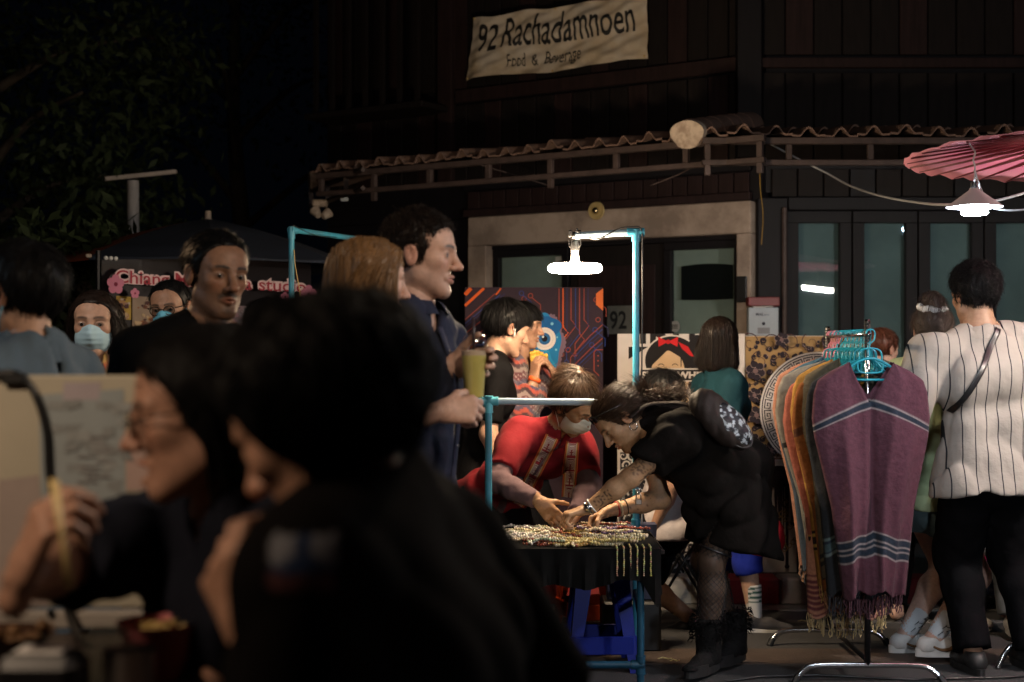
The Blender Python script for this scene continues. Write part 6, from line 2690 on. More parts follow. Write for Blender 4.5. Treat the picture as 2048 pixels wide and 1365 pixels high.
# ---------------------------------------------------------------- the people
Zv = np.array([0, 0, 1.0])
SK_A = (.40, .235, .160)        # light tan
SK_B = (.30, .165, .105)        # tan
SK_C = (.225, .118, .072)       # darker tan
SK_W = (.47, .29, .225)         # fair
H_BLK = hair_mat('black_hair', (.0045, .0042, .0045), .45, .14)
H_DBR = hair_mat('dark_brown_hair', (.012, .0075, .0058), .42, .18)
H_BRN = hair_mat('brown_hair', (.040, .022, .013), .36)
H_RED = hair_mat('reddish_brown_hair', (.085, .030, .018), .38)
H_BLD = hair_mat('dark_blonde_hair', (.135, .070, .027), .42, .3)
H_GRB = hair_mat('ash_brown_hair', (.085, .062, .052), .42, .3)


def cloth(name, col, rough=.85, **k):
    k.setdefault('noise', (6, .14)); k.setdefault('bump', (19, .55, .010)); k.setdefault('sheen', .02); k.setdefault('spec', .15)
    return mat(name, col, rough, **k)


C_NAVY = cloth('navy_shirt_cloth', (.018, .022, .045))
C_BLK = cloth('black_tee_cloth', (.0055, .0052, .0056), sheen=0.0, spec=.04)
C_BLK2 = cloth('black_dress_cloth', (.0058, .0046, .0040), sheen=0.0, spec=.09)
C_TROU = cloth('black_trouser_cloth', (.004, .004, .0048), sheen=0.0, spec=.04)
C_SLATE = cloth('slate_shirt_cloth', (.075, .105, .135))
C_CHAR = cloth('charcoal_cloth', (.030, .030, .034))
C_GREY = cloth('grey_blue_tee_cloth', (.17, .18, .22))
C_DENIM = cloth('dark_denim', (.030, .040, .075))
C_SHORT = cloth('denim_shorts_cloth', (.10, .145, .155))
C_RED = cloth('red_vest_cloth', (.165, .009, .013))
C_MAUVE = cloth('mauve_sleeve_cloth', (.105, .064, .070))
C_TEAL = cloth('teal_jacket_cloth', (.0045, .030, .041), sheen=0.0, spec=.2)
C_GREEN = cloth('pale_green_cloth', (.40, .46, .26))
C_LIGHT = cloth('light_grey_cloth', (.36, .32, .32))
C_BLUE = cloth('royal_blue_cloth', (.012, .025, .26))
C_FG = cloth('dark_navy_tee_cloth', (.0085, .0095, .015), sheen=0.0, spec=.05)
C_CREAM = cloth('cream_coat_cloth', (.46, .38, .30))
C_STRIPE = stripe_mat('striped_shirt_cloth', (.29, .255, .228), (.018, .020, .026), 0, .048, .0042, warp=.014, off=.02)
M_MASKB = mat('blue_mask_cloth', (.33, .49, .57), .8, bump=(300, .3, .001), noise=(10, .06))
M_MASKC = mat('cyan_mask_cloth', (.12, .42, .58), .8, bump=(300, .3, .001), noise=(10, .06))
M_MASKW = mat('white_mask_cloth', (.60, .58, .50), .8, bump=(300, .3, .001), noise=(10, .06))
M_RIM = mat('dark_spectacle_rim', (.030, .016, .010), .25)
M_SOLEW = mat('white_sole', (.60, .58, .56), .5, noise=(20, .1))
M_SNEAK = mat('white_sneaker', (.62, .59, .57), .55, noise=(25, .1), bump=(150, .2, .002))
M_SHOEK = mat('black_shoe', (.012, .012, .013), .55, noise=(20, .2))
M_SOCK = mat('white_sock', vcol=True, rough=.9, bump=(250, .5, .002))

BALD = [(-.13, -.066), (-.06, -.060), (-.035, -.040), (-.018, .032), (.004, .032), (.014, .000), (.026, .004), (.036, .034), (.052, .060), (.064, .082), (.12, .100)]
SHORT = [(-.13, -.072), (-.06, -.066), (-.035, -.042), (-.018, .028), (.004, .028), (.014, -.016), (.024, -.010), (.036, .026), (.054, .054), (.068, .074), (.12, .094)]
BANGS = [(-.13, -.080), (-.06, -.074), (-.035, -.052), (-.018, .018), (.004, .018), (.014, -.016), (.026, -.010), (.036, .010), (.056, .030), (.078, .036), (.12, .036)]
BOBL = [(-.14, -1), (-.020, -1), (-.012, .020), (.004, .026), (.014, -.014), (.024, -.010), (.036, .026), (.054, .054), (.068, .074), (.12, .094)]
LONGL = [(-.13, -1), (-.02, -1), (.018, -1), (.026, -.06), (.036, .026), (.054, .052), (.070, .074), (.12, .098)]

# ---- man with a cyan mask strap at the far left edge, seen from behind
d = 3.35
hc = P(44, 592, d)
J = skel(1.62, yaw=-108, hyaw=-116, hpitch=6, headc=hc, neckb=P(62, 722, d - .02), pelvis=P(70, 722, d) - np.array([0, 0, .52]), girth=1.0, sw=.95)
p_ = person('person in a slate blue shirt from behind, cyan mask strap round the ear', J,
            dict(skin=SK_A, hair=dict(style='short', t=.020, top=.026, line=SHORT, n=1500, slen=.05, lift=.16, mess=.22, seed=11), hairmat=H_BLK), legs=False)
shirt(p_, J, C_SLATE, fit=.038, sleeve=.9, seed=21, fold=.008); collar(p_, J, C_SLATE, r=.070, hgt=.05)
face_mask(p_, J, M_MASKC)
trousers(p_, J, C_TROU, length=1.0)

# ---- masked woman facing the camera
d = 5.5
hc = P(190, 650, d)
J = skel(1.57, hc[0], d, yaw=4, hyaw=6, hpitch=2, headc=hc, neckb=hc - np.array([0, .0, .165]), pelvis=hc - np.array([0, .0, .66]), sw=.95, hs=1.05)
p_ = person('woman in a pale blue mask with long dark hair and a cream coat', J,
            dict(skin=SK_A, fem=1, hair=dict(t=.016, line=LONGL, len=.22, wd=.072, n=700, seed=12, yfront=.030, part=1), hairmat=H_DBR), legs=False)
face_mask(p_, J, M_MASKB)
shirt(p_, J, C_CREAM, fit=.024, sleeve=1.6, seed=22, vneck=.16, neck=.07, name='coat')
# patterned scarf hanging over the coat
def scarf_cols(V):
    z = V[:, 2]; x = V[:, 0]
    c = np.repeat(np.array([[.34, .20, .06]]), len(V), 0)
    c[(np.floor(z * 60) % 4) < 1] = (.30, .05, .02)
    c[(np.floor(x * 110 + np.floor(z * 60)) % 3) < 1] = (.06, .035, .02)
    return c
m = MB()
for sg in (-1, 1):
    pts = [J['neckb'] + J['L'] * .045 * sg + J['F'] * .02 + Zv * .03, J['neckb'] + J['L'] * .055 * sg + J['F'] * .115 - Zv * .05, J['chest'] + J['L'] * .06 * sg + J['F'] * .145, J['waist'] + J['L'] * .065 * sg + J['F'] * .15]
    m.tube(smooth_path(pts, 10), .034, 14, flat=.3, up=J['L'])
m.c = [tuple(c) for c in scarf_cols(np.array(m.v))]
m.build('scarf', mat('scarf_cloth', vcol=True, rough=.9, bump=(200, .5, .002)), p_, smooth=True, vcol=True, world=True)
m = MB(); m.ball(headmap(J, (-.082, -.006, -.042)), .006, 8, 6); m.ball(headmap(J, (.082, -.006, -.042)), .006, 8, 6)
m.build('earring', M_brass, p_, smooth=True, world=True)

# ---- man with glasses and a blue mask peeping from behind the moustached man
d = 5.75
hc = P(341, 618, d)
J = skel(1.62, hc[0], d, yaw=-10, hyaw=-8, hpitch=8, headc=hc)
J = skel(1.62, hc[0] - .0, d, yaw=-10, hyaw=-8, hpitch=8, hroll=4, headc=hc, neckb=hc - np.array([0, .0, .155]), pelvis=np.array([hc[0], d + .02, .85]))
p_ = person('man in round glasses and a blue mask looking out from behind the moustached man', J,
            dict(skin=SK_B, hair=dict(t=.012, line=BALD, n=500, slen=.03, seed=13), hairmat=H_BLK), legs=False)
face_mask(p_, J, M_MASKC); glasses(p_, J, M_RIM, dz=.002)
shirt(p_, J, C_CHAR, fit=.02, sleeve=.9, seed=23)

# ---- moustached man in a black shirt
d = 4.06
hc = P(434, 553, d)
kw = dict(yaw=30, hyaw=38, hpitch=5, hroll=-3, girth=1.04, sw=1.05, hs=1.02)
J = skel(1.66, hc[0], d, **kw); o_ = hc - J['headc']
J = skel(1.66, hc[0] + o_[0] - .02, d + o_[1], headc=hc, neckb=np.array([hc[0] - .045, d + .02, hc[2] - .165]), pelvis=np.array([hc[0] - .07, d + .03, .86]), **kw)
p_ = person('moustached man with a chin beard in a black shirt glancing to the right', J,
            dict(skin=SK_C, stubble=.45, moustache=.9, nose=1.12, brow=1, gaze=(.25, 1, -.05), hair=dict(t=.013, top=.018, line=BALD, n=900, slen=.045, lift=.08, mess=.16, comb=(0, -.9, .3), seed=14), hairmat=H_BLK), legs=False)
shirt(p_, J, C_BLK, fit=.024, sleeve=1.8, seed=24); collar(p_, J, C_BLK, r=.072, hgt=.045)
m = MB()
for k_ in range(3):
    m.ball(J['neckb'] + J['F'] * .14 - Zv * (.05 + .07 * k_) + J['L'] * -.03, .005, 8, 5)
m.build('button', M_white, p_, smooth=True, world=True)
trousers(p_, J, C_TROU, length=1.0)

# ---- dark head behind the left pole
d = 5.9
hc = P(538, 652, d)
J = skel(1.52, hc[0] - .03, d, yaw=70, hyaw=75, hpitch=10, headc=hc, neckb=hc - np.array([.02, 0, .15]), pelvis=np.array([hc[0] - .05, d, .78]))
p_ = person('dark haired person in profile low behind the left blue pipe', J,
            dict(skin=SK_B, hair=dict(t=.018, line=SHORT, n=600, slen=.04, seed=15), hairmat=H_BLK), legs=False)
shirt(p_, J, C_CHAR, fit=.02, sleeve=.9, seed=25)

# ---- blonde woman
d = 3.84
hc = P(742, 566, d)
kw = dict(yaw=120, hyaw=112, hpitch=4, sw=.92)
nb_p = np.array([hc[0] - .010, d - .005, hc[2] - .158])
J = skel(1.64, hc[0], d, headc=hc, neckb=nb_p, pelvis=np.array([hc[0] - .02, d - .01, .86]), **kw)
p_ = person('woman with long dark blonde hair seen from behind in a grey blue top', J,
            dict(skin=SK_W, fem=1, hair=dict(t=.020, ts=.018, top=.020, line=LONGL, len=.205, wd=.078, ycur=-.038, tip=.040, n=2900, seg=14, sr=.0026, lift=.05, mess=.16, seed=16, yfront=.034, wob=.0055, wobf=75, whorl=(.0, .03, .12)), hairmat=H_BLD), legs=False)
shirt(p_, J, C_GREY, fit=.018, sleeve=.55, seed=26, neck=.075)
trousers(p_, J, C_DENIM, length=1.0)
m = MB(); m.ball(headmap(J, (.083, -.004, -.040)), .004, 8, 6); m.build('earring', M_chrome, p_, smooth=True, world=True)

# ---- tall man with the drink
d = 4.08
hc = P(843, 512, d)
cup_c = P(948, 742, 3.98)
nb_p = np.array([hc[0] - .022, d + .0, hc[2] - .170])
kw = dict(yaw=68, hyaw=80, hpitch=3, sw=1.06, girth=1.02)
lw = cup_c + np.array([-.075, .055, .010])       # far hand round the cup
rw = P(880, 824, 3.88)
J = skel(1.76, hc[0], d, headc=hc, neckb=nb_p, pelvis=np.array([hc[0] - .055, d + .01, .90]),
         arms={'L': dict(to=lw, hint=(-.3, .3, -1), hand=dict(d=(.95, .05, .12), n=(.25, -.97, .0), curl=(.50, .52, .55, .60), thumb=.3, s=1.0)),
               'R': dict(to=rw, hint=(-.6, -.2, -1), hand=dict(d=(.97, .12, .06), n=(.05, .92, -.38), curl=(.72, .80, .85, .9), thumb=.55, s=1.0))}, **kw)
p_ = person('tall curly haired man in profile in a navy shirt holding a tall drink', J,
            dict(skin=SK_W, nose=1.08, stubble=.22, brow=1, lip=(.36, .15, .13), gaze=(0, 1, .02), iris=(.03, .05, .06),
                 hair=dict(t=.012, ts=.008, top=.018, line=SHORT, n=2400, slen=.032, seg=8, curl=.0065, lift=.38, mess=.5, g=.02, comb=(0, -.5, .3), sr=.0019, seed=17, wob=.006, wobf=110), hairmat=H_DBR), legs=False)
shirt(p_, J, C_NAVY, fit=.026, sleeve=1.78, seed=27, fold=.006, vneck=.05, neck=.068, hem=.16); collar(p_, J, C_NAVY, r=.070, hgt=.055)
trousers(p_, J, C_DENIM, length=1.0, fit=.02)
m = MB()
pl_ = []
for k_ in range(9):
    t_ = k_ / 8
    q = J['neckb'] * (1 - t_) + J['pelvis'] * t_ + J['F'] * (.085 + .085 * min(1, t_ * 3) - .02 * t_) - J['S'] * .03
    pl_.append(q)
m.tube(smooth_path(pl_, 3), .016, 8, flat=.25, up=J['F'])
m.build('placket', cloth('navy_placket', (.026, .030, .058)), p_, smooth=True, world=True)
m = MB()
for k_ in range(1, 8, 2):
    m.ball(pl_[k_] + J['F'] * .005, .005, 8, 5)
m.build('button', M_chrome, p_, smooth=True, world=True)

# drink
cu = thing('iced_drink', 'tall clear plastic cup of yellow green iced drink with a dome lid and straw', 'drink', cup_c - Zv * .075)
m = MB(); m.lathe([(0, .002), (.0265, .002), (.0345, .118), (0, .118)], n=30); m.build('drink_fill', mat('yellow_green_drink', (.55, .48, .15), .35, noise=(16, .12), sss=.1), cu, smooth='angle')
m = MB(); m.lathe([(0, .118), (.0346, .118), (.0355, .130), (0, .134)], n=30); m.build('foam', mat('drink_foam', (.55, .42, .32), .7, noise=(40, .15)), cu, smooth='angle')
m = MB(); m.lathe([(0, 0), (.0275, 0), (.0370, .140)], n=30); m.build('cup_wall', M_clear, cu, smooth='angle')
m = MB(); m.lathe([(.0395, .136), (.0395, .143), (.036, .146), (.034, .160), (.026, .176), (.012, .184), (.008, .184)], n=30); m.build('dome_lid', M_clear, cu, smooth='angle')
m = MB(); m.tube([(.0, 0, .10), (-.002, 0, .225)], .0045, 10); m.build('straw', mat('dark_straw', (.025, .012, .016), .4), cu, smooth=True)

# ---- young man in a black tee with an earbud
d = 6.85
hc = P(1014, 658, d)
J = skel(1.70, hc[0], d, yaw=100, hyaw=112, hpitch=18, headc=hc, neckb=P(982, 724, d) + np.array([0, .02, 0]), pelvis=P(962, 930, d), girth=1.0, hs=1.06)
p_ = person('young man with a black bowl haircut and a white earbud in a black tee', J,
            dict(skin=SK_A, hair=dict(t=.024, ts=.020, top=.024, line=BANGS, n=1500, slen=.07, lift=.03, mess=.08, g=.25, seed=18), hairmat=H_BLK), legs=True)
shirt(p_, J, C_BLK, fit=.026, sleeve=.8, seed=28, neck=.062); trousers(p_, J, C_TROU)
m = MB(); m.ball(headmap(J, (.087, .004, -.004)), .007, 8, 6); m.tube([headmap(J, (.088, .006, -.006)), headmap(J, (.086, .012, -.034))], .0035, 8); m.build('earbud', M_white, p_, smooth=True, world=True)

# ---- person in a patterned sweater eating
d = 7.08
hc = P(1046, 652, d)
food = P(1079, 716, 6.98)
J = skel(1.60, hc[0], d, yaw=60, hyaw=82, hpitch=8, headc=hc, neckb=P(1038, 724, d), pelvis=P(1032, 915, d),
         arms={'R': dict(to=P(1068, 762, 6.92), hint=(.1, -.2, -1), hand=dict(d=(.10, .05, 1), n=(.75, .5, 0.2), curl=(.5, .55, .6, .6), thumb=.4)),
               'L': dict(to=P(1112, 752, 7.0), hint=(.5, .2, -1), hand=dict(d=(-.55, -.10, .85), n=(-.75, .1, -.5), curl=(.5, .55, .6, .6), thumb=.4))})
p_ = person('person in a patterned maroon sweater biting a yellow snack held in both hands', J,
            dict(skin=SK_B, hair=dict(t=.020, line=BANGS, n=700, slen=.06, lift=.03, mess=.1, g=.25, seed=19), hairmat=H_BLK), legs=True)
def knit(V):
    r1 = (V @ nrm([.3, .1, 1])) + .012 * np.sin(V[:, 0] * 70) 
    k_ = np.floor(r1 / .020).astype(int) % 6
    pal = np.array([(.085, .022, .028), (.085, .022, .028), (.20, .15, .14), (.04, .015, .02), (.30, .05, .03), (.05, .04, .07)])
    c = pal[k_]
    zig = (np.sin(V[:, 0] * 260) * np.sin(V[:, 2] * 260 + 1)) > .45
    c[zig & (k_ < 2)] = (.26, .20, .19)
    return c
shirt(p_, J, mat('knit_wool', vcol=True, rough=.95, bump=(300, .9, .004), sheen=.2), name='sweater', fit=.028, sleeve=1.86, sleeve_gr=.022, seed=29, vcolf=knit, res=.008)
trousers(p_, J, C_TROU)
m = MB(); m.tube([J['wrR'] + (J['wrR'] - J['elR']) * -.02, J['wrR'] + (J['wrR'] - J['elR']) * .06], .032, 14); m.build('wristband', mat('orange_band', (.65, .10, .02), .5), p_, smooth=True, world=True)
fd = thing('yellow_snack', 'crinkled yellow fried snack held to the mouth', 'snack', food)
m = MB()
V, Fc = [], []
for i in range(13):
    for j in range(8):
        u, v = i / 12, j / 7
        V.append(((u - .5) * .085, .020 * math.sin(u * 26) * .3 + .012 * math.sin(v * 3), (v - .5) * .045 + .010 * math.sin(u * 5) + .004 * math.sin(u * 31)))
for i in range(12):
    for j in range(7):
        a = i * 8 + j
        Fc.append((a, a + 8, a + 9, a + 1))
m.add(V, Fc)
ob = m.build('crust', mat('fried_yellow', (.50, .30, .04), .5, noise=(60, .4), bump=(120, .5, .003)), fd, smooth=True)
sm = ob.modifiers.new('thickness', 'SOLIDIFY'); sm.thickness = .012

# ---- walking child behind the stall
d = 6.75
hc = P(1322, 792, d)
pv = P(1334, 1040, d)
J = skel(1.28, hc[0], d, yaw=-100, hyaw=-150, hpitch=4, headc=hc, neckb=P(1333, 858, d), pelvis=pv, girth=1.15, hs=.98,
         legs={'L': dict(to=P(1246, 1222, 6.55), toe=Fdir(-105)), 'R': dict(to=P(1386, 1240, 6.8), toe=Fdir(-100), hint=(-1, 0, 0))})
p_ = person('black haired child walking behind the stall in pale tee and black shorts', J,
            dict(skin=SK_B, hair=dict(t=.020, line=SHORT, n=800, slen=.05, seed=20), hairmat=H_BLK), res=.010)
shirt(p_, J, C_LIGHT, fit=.035, sleeve=.9, seed=30, hem=.10, flare=.03); trousers(p_, J, C_TROU, length=.92, fit=.03, flare=.015, name='shorts')
def sockc(t_):
    c = np.repeat(np.array([[.45, .30, .09]]), len(t_), 0); c[(t_ > .05) & ((np.floor(t_ / .016) % 2) < 1)] = (.03, .025, .025); return c
for sd in 'LR':
    sock(p_, J, sd, M_SOCK, .11, vcolf=sockc)
shoe(p_, J, 'L', M_SNEAK, M_SHOEK, 1.15, pitch=22); shoe(p_, J, 'R', M_SHOEK, M_SOLEW, 1.15, pitch=8)

# ---- woman in the teal jacket walking right
d = 6.85
hc = P(1440, 684, d)
J = skel(1.56, hc[0], d, yaw=105, hyaw=150, hpitch=6, headc=hc, neckb=P(1437, 752, d), pelvis=P(1450, 912, d), sw=.92, girth=.98,
         legs={'R': dict(to=P(1511, 1240, 6.72), toe=Fdir(92)), 'L': dict(to=P(1440, 1236, 7.0), toe=Fdir(95))})
p_ = person('woman walking in a teal jacket and bright blue trousers with a black bob', J,
            dict(skin=SK_A, fem=1, hair=dict(t=.022, ts=.020, line=LONGL, len=.115, wd=.068, tip=.050, n=1300, seg=10, mess=.06, seed=31, yfront=.03), hairmat=H_DBR), res=.011)
shirt(p_, J, C_TEAL, name='jacket', fit=.026, sleeve=1.7, sleeve_gr=.018, seed=32, hem=.10, flare=.015, fold=.008); trousers(p_, J, C_BLUE, length=1.45, fit=.014, flare=.012)
def sockw(t_):
    c = np.repeat(np.array([[.50, .50, .50]]), len(t_), 0); c[(t_ > .07) & (t_ < .14) & ((np.floor(t_ / .011) % 2) < 1)] = (.02, .07, .06); return c
for sd in 'LR':
    sock(p_, J, sd, M_SOCK, .15, vcolf=sockw); shoe(p_, J, sd, mat('charcoal_canvas_shoe', (.045, .042, .046), .8, bump=(200, .4, .002)), M_SOLEW, 1.12, pitch=4)
bgx = thing('red_bag', 'small crimson cloth bag carried low beside the bright blue trousers', 'bag', P(1528, 1080, 6.6))
V, Fq = polygonize(lambda p: smin(f_cone((-.02, 0, .06), (.03, 0, .05), .06, .055, (0, 1, 0), 1.6)(p), f_cone((-.03, 0, -.02), (.035, 0, -.01), .055, .06, (0, 1, 0), 1.6)(p), .04) + folds(4, .004, 60)(p), (-.16, -.12, -.13), (.16, .12, .16), .008)
npmesh('pouch', V, Fq, cloth('crimson_cloth', (.30, .012, .035)), bgx, world=False)
m = MB(); m.tube(smooth_path([(-.03, 0, .10), (-.06, .02, .30), (-.10, .05, .46)]), .008, 6); m.build('strap', MATS['crimson_cloth'], bgx, smooth=True)

# ---- reddish head behind the hangers
d = 7.0
hc = P(1765, 700, d)
J = skel(1.45, hc[0], d, yaw=150, hyaw=125, hpitch=8, headc=hc, neckb=hc + np.array([-.02, -.01, -.15]), pelvis=np.array([hc[0] - .02, d, .75]))
p_ = person('person with short reddish brown hair half hidden behind the hangers on the rack', J,
            dict(skin=SK_W, hair=dict(t=.016, line=SHORT, n=900, slen=.045, lift=.1, mess=.14, seed=33), hairmat=H_RED))
shirt(p_, J, C_CHAR, fit=.02, sleeve=.9, seed=34); trousers(p_, J, C_TROU)

# ---- woman with a bun, pale green top and denim shorts
d = 6.22
hc = P(1866, 664, d)
J = skel(1.60, hc[0], d, yaw=120, hyaw=158, hpitch=16, headc=hc, neckb=P(1852, 728, d - .05), pelvis=P(1858, 980, d), sw=.95, girth=1.06,
         legs={'R': dict(to=P(1868, 1276, 6.05), toe=Fdir(98)), 'L': dict(to=P(1812, 1270, 6.25), toe=Fdir(105))})
p_ = person('woman with a white scrunchie round her bun, pale green top and denim shorts', J,
            dict(skin=SK_W, fem=1, hair=dict(t=.016, line=SHORT, n=1500, slen=.07, lift=.05, mess=.18, whorl=(0, .04, .10), seed=35,
                                             extra=[((0, -.060, .135), (.052, .050, .045)), ((.02, -.085, .115), (.035, .035, .035))], wob=.004), hairmat=H_GRB), res=.010)
shirt(p_, J, C_GREEN, fit=.024, sleeve=.7, seed=36, hem=.06, neck=.085); trousers(p_, J, C_SHORT, length=.36, fit=.022, flare=.02, name='shorts')
def sockd(t_):
    return np.repeat(np.array([[.50, .52, .55]]), len(t_), 0)
for sd in 'LR':
    so = sock(p_, J, sd, M_SOCK, .125, gr=.008, vcolf=sockd)
    sho = shoe(p_, J, sd, M_SNEAK, M_SOLEW, 1.08, soleh=.034)
    a, t_ = J['an' + sd], J['toe' + sd]
    near = -np.array([t_[1], -t_[0], 0]); near = near if near[1] < 0 else -near
    m = MB()
    pts = [a + t_ * x + near * (y * 1.04) + Zv * z for x, y, z in ((-.022, .043, -.028), (.010, .0445, -.042), (.045, .045, -.042), (.085, .042, -.022))]
    m.tube(smooth_path(pts, 5), np.linspace(.004, .010, 16), 6, flat=.35, up=near); m.build('side_stripe', mat('brown_stripe', (.16, .075, .03), .5), sho, smooth=True, world=True)
    m = MB()
    rr = random.Random(3)
    k = nrm(J['kn' + sd] - a)
    for i in range(6):
        c = a + k * (.045 + .012 * i) + near * .0475 + t_ * rr.uniform(-.018, .02)
        pts = [c + t_ * rr.uniform(-.012, .012) + k * rr.uniform(-.018, .018) for _ in range(3)]
        m.tube(pts, .0016, 4)
    m.build('scribble', M_black, so, world=True)
m = MB()
c = headmap(J, (.0, -.062, .098)); ax = J['HM'] @ nrm((.1, -.45, .9))
_, s_, t2 = frame_from(ax)
pts = []
for i in range(25):
    a = 2 * math.pi * i / 24
    pts.append(c + (s_ * math.cos(a) + t2 * math.sin(a)) * (.050 + .004 * math.sin(a * 8)) + ax * .004 * math.sin(a * 5))
m.tube(pts, .016, 8); m.build('scrunchie', mat('white_scrunchie', (.62, .62, .63), .7, bump=(120, .5, .003)), p_, smooth=True, world=True)

# ---- man in the striped shirt, from behind
d = 5.9
hc = P(1948, 592, d)
nb_p = np.array([hc[0] + .018, d - .035, hc[2] - .175])
J = skel(1.72, hc[0], d, yaw=-174, hyaw=-163, hpitch=12, headc=hc, neckb=nb_p, pelvis=np.array([hc[0] + .055, d - .04, .88]), sw=1.16, girth=1.06,
         arms={'L': dict(to=P(1785, 862, 6.05), hint=(-.5, -.3, -1)), 'R': dict(to=P(2085, 860, 6.1), hint=(.5, -.3, -1))},
         legs={'L': dict(to=np.array([P(1946, 0, 5.86)[0], 5.86, .085])), 'R': dict(to=np.array([P(2068, 0, 5.9)[0], 5.9, .085]))})
p_ = person('stout man from behind in a pale thin striped shirt with a black strap', J,
            dict(skin=SK_B, neck=1.12, fat=.008, hair=dict(t=.022, ts=.018, top=.030, line=SHORT, n=2600, slen=.045, seg=8, curl=.006, lift=.35, mess=.5, g=.06, seed=37, wob=.006), hairmat=H_BLK), res=.011)
shirt(p_, J, C_STRIPE, fit=.040, sleeve=.88, sleeve_gr=.036, seed=38, hem=.13, flare=.030, fold=.011, freq=20, neck=.074, res=.008, wide=1.10); collar(p_, J, C_STRIPE, r=.078, hgt=.045)
trousers(p_, J, C_TROU, length=1.98, fit=.018, flare=.022)
for sd in 'LR':
    shoe(p_, J, sd, M_SHOEK, M_SHOEK, 1.1)
m = MB()
for sg in (-1, 1):
    m.tube([headmap(J, (sg * .066, .03, -.02)), headmap(J, (sg * .084, .0, .018)), headmap(J, (sg * .090, -.022, .012)), headmap(J, (sg * .080, -.024, -.035)), headmap(J, (sg * .066, .02, -.075))], .0016, 5)
m.build('mask_loop', M_black, p_, smooth=True, world=True)
# crossbody strap lies over the shirt
st = thing('crossbody_strap', 'black crossbody bag strap running over the striped shirt back', 'strap', J['chest'])
bk = -J['F']
Rv, S_ = J['L'] * -1, J['S']
m = MB()
shirt_ob = [c for c in p_.children if c.name.startswith('shirt')][0]
tops = [P(1988 - 103 * k_ / 8, 640 + 182 * k_ / 8, 5.9) for k_ in range(9)]
ribbon(st, 'webbing', tops, .024, lambda t: np.array([0, -1.0, 0]), M_black, nu=5, per=5, onto=shirt_ob, cast=np.array([0, -1.0, 0]), lift=.005)

# ---- two people far right seen only between the striped man's legs
d = 6.75
J = skel(1.48, P(1962, 0, d)[0], d, yaw=15, legs={'L': dict(to=np.array([P(1998, 0, d)[0], d - .2, .075]), toe=Fdir(0)), 'R': dict(to=np.array([P(1955, 0, d)[0], d + .1, .075]))})
p_ = person('person in grey jeans and pale sneakers hidden behind the striped man', J, dict(skin=SK_A, hair=dict(t=.016, line=SHORT, n=0, seed=41), hairmat=H_BLK))
shirt(p_, J, C_CHAR, sleeve=.9, seed=42); trousers(p_, J, cloth('grey_denim', (.11, .12, .13)), fit=.028, flare=.01)
for sd in 'LR':
    shoe(p_, J, sd, M_SNEAK, M_SOLEW, 1.05)
d = 7.05
J = skel(1.40, P(2034, 0, d)[0], d, yaw=60)
p_ = person('person in a blue patterned skirt and sandals behind the striped man', J, dict(skin=SK_B, hair=dict(t=.016, line=SHORT, n=0, seed=43), hairmat=H_BLK))
shirt(p_, J, C_CHAR, sleeve=.9, seed=44)
def skc(V):
    c = np.repeat(np.array([[.030, .036, .075]]), len(V), 0)
    c[(np.floor(V[:, 2] / .035) % 3) < 1] = (.10, .09, .12)
    c[(np.sin(V[:, 2] * 180) * np.sin(V[:, 0] * 150)) > .5] = (.22, .20, .22)
    return c
ob = skirt(p_, J, mat('patterned_skirt', vcol=True, rough=.9), drop=.60, flare=.05)
ob_v = np.empty(len(ob.data.vertices) * 3, dtype=np.float32); ob.data.vertices.foreach_get('co', ob_v)
set_cols(ob.data, skc(ob_v.reshape(-1, 3)))
for sd in 'LR':
    shoe(p_, J, sd, mat('brown_sandal', (.10, .035, .025), .6), M_SHOEK, 1.0)
bgp = thing('pink_bag', 'bright pink shiny handbag glimpsed between the black trouser legs', 'bag', P(2002, 1115, 6.55))
V, Fq = polygonize(lambda p: f_ell((0, 0, 0), (.075, .03, .05))(p) + folds(9, .004, 70)(p), (-.1, -.05, -.08), (.1, .05, .08), .006)
npmesh('bag_body', V, Fq, mat('pink_vinyl', (.62, .02, .22), .3, noise=(10, .1)), bgp, world=False)
m = MB(); m.tube(smooth_path([(-.05, 0, .03), (-.04, 0, .08), (.04, 0, .08), (.05, 0, .03)]), .006, 6); m.build('handle', MATS['pink_vinyl'], bgp, smooth=True)
# ---------------------------------------------------------------- vendor in the red vest, bending over her table
VT = dict(h=1.56)
hc = P(1147, 812, 6.17)
nb_p = P(1110, 866, 6.27)
J = skel(1.56, pelvis=P(990, 990, 6.66), neckb=nb_p, headc=hc, HF=(.66, -.42, -.62), HU=(.35, -.42, .80), Fh=(.15, -.62, -.75), sw=.93, girth=1.02, hs=1.0, bow=.02,
         arms={'R': dict(to=P(1078, 1003, 5.95), hint=(-.6, -.3, -.55), hand=dict(d=(.66, -.22, -.70), n=(.18, .94, -.12), curl=(.28, .40, .46, .52), thumb=.25, s=1.02)),
               'L': dict(to=P(1150, 1030, 5.98), hint=(.8, -.1, -.5), hand=dict(d=(-.75, -.35, -.55), n=(-.3, .5, -.8), curl=(.4, .5, .5, .5), thumb=.4))},
         legs={'R': dict(to=np.array([P(960, 0, 6.7)[0], 6.75, .075])), 'L': dict(to=np.array([P(1040, 0, 6.7)[0], 6.85, .075]))})
vend = person('stall holder in a red embroidered vest and white mask leaning over her jewellery', J,
              dict(skin=(.37, .205, .11), fem=1, hair=dict(t=.020, ts=.018, top=.022, line=SHORT, n=2200, slen=.085, seg=8, lift=.03, mess=.12, g=.10, whorl=(.0, -.045, .12), seed=51, wob=.004, sr=.0017,
                   extra=[((.0, -.050, .140), (.022, .030, .022)), ((.0, -.085, .115), (.030, .040, .035))]), hairmat=H_BRN), res=.010, hres=.0038)
C_INN = cloth('dark_inner_blouse', (.030, .018, .018))
shirt(vend, J, C_MAUVE, name='undershirt', fit=.011, sleeve=1.93, sleeve_gr=.011, seed=52, fold=.004, freq=55, res=.008, neck=.060)
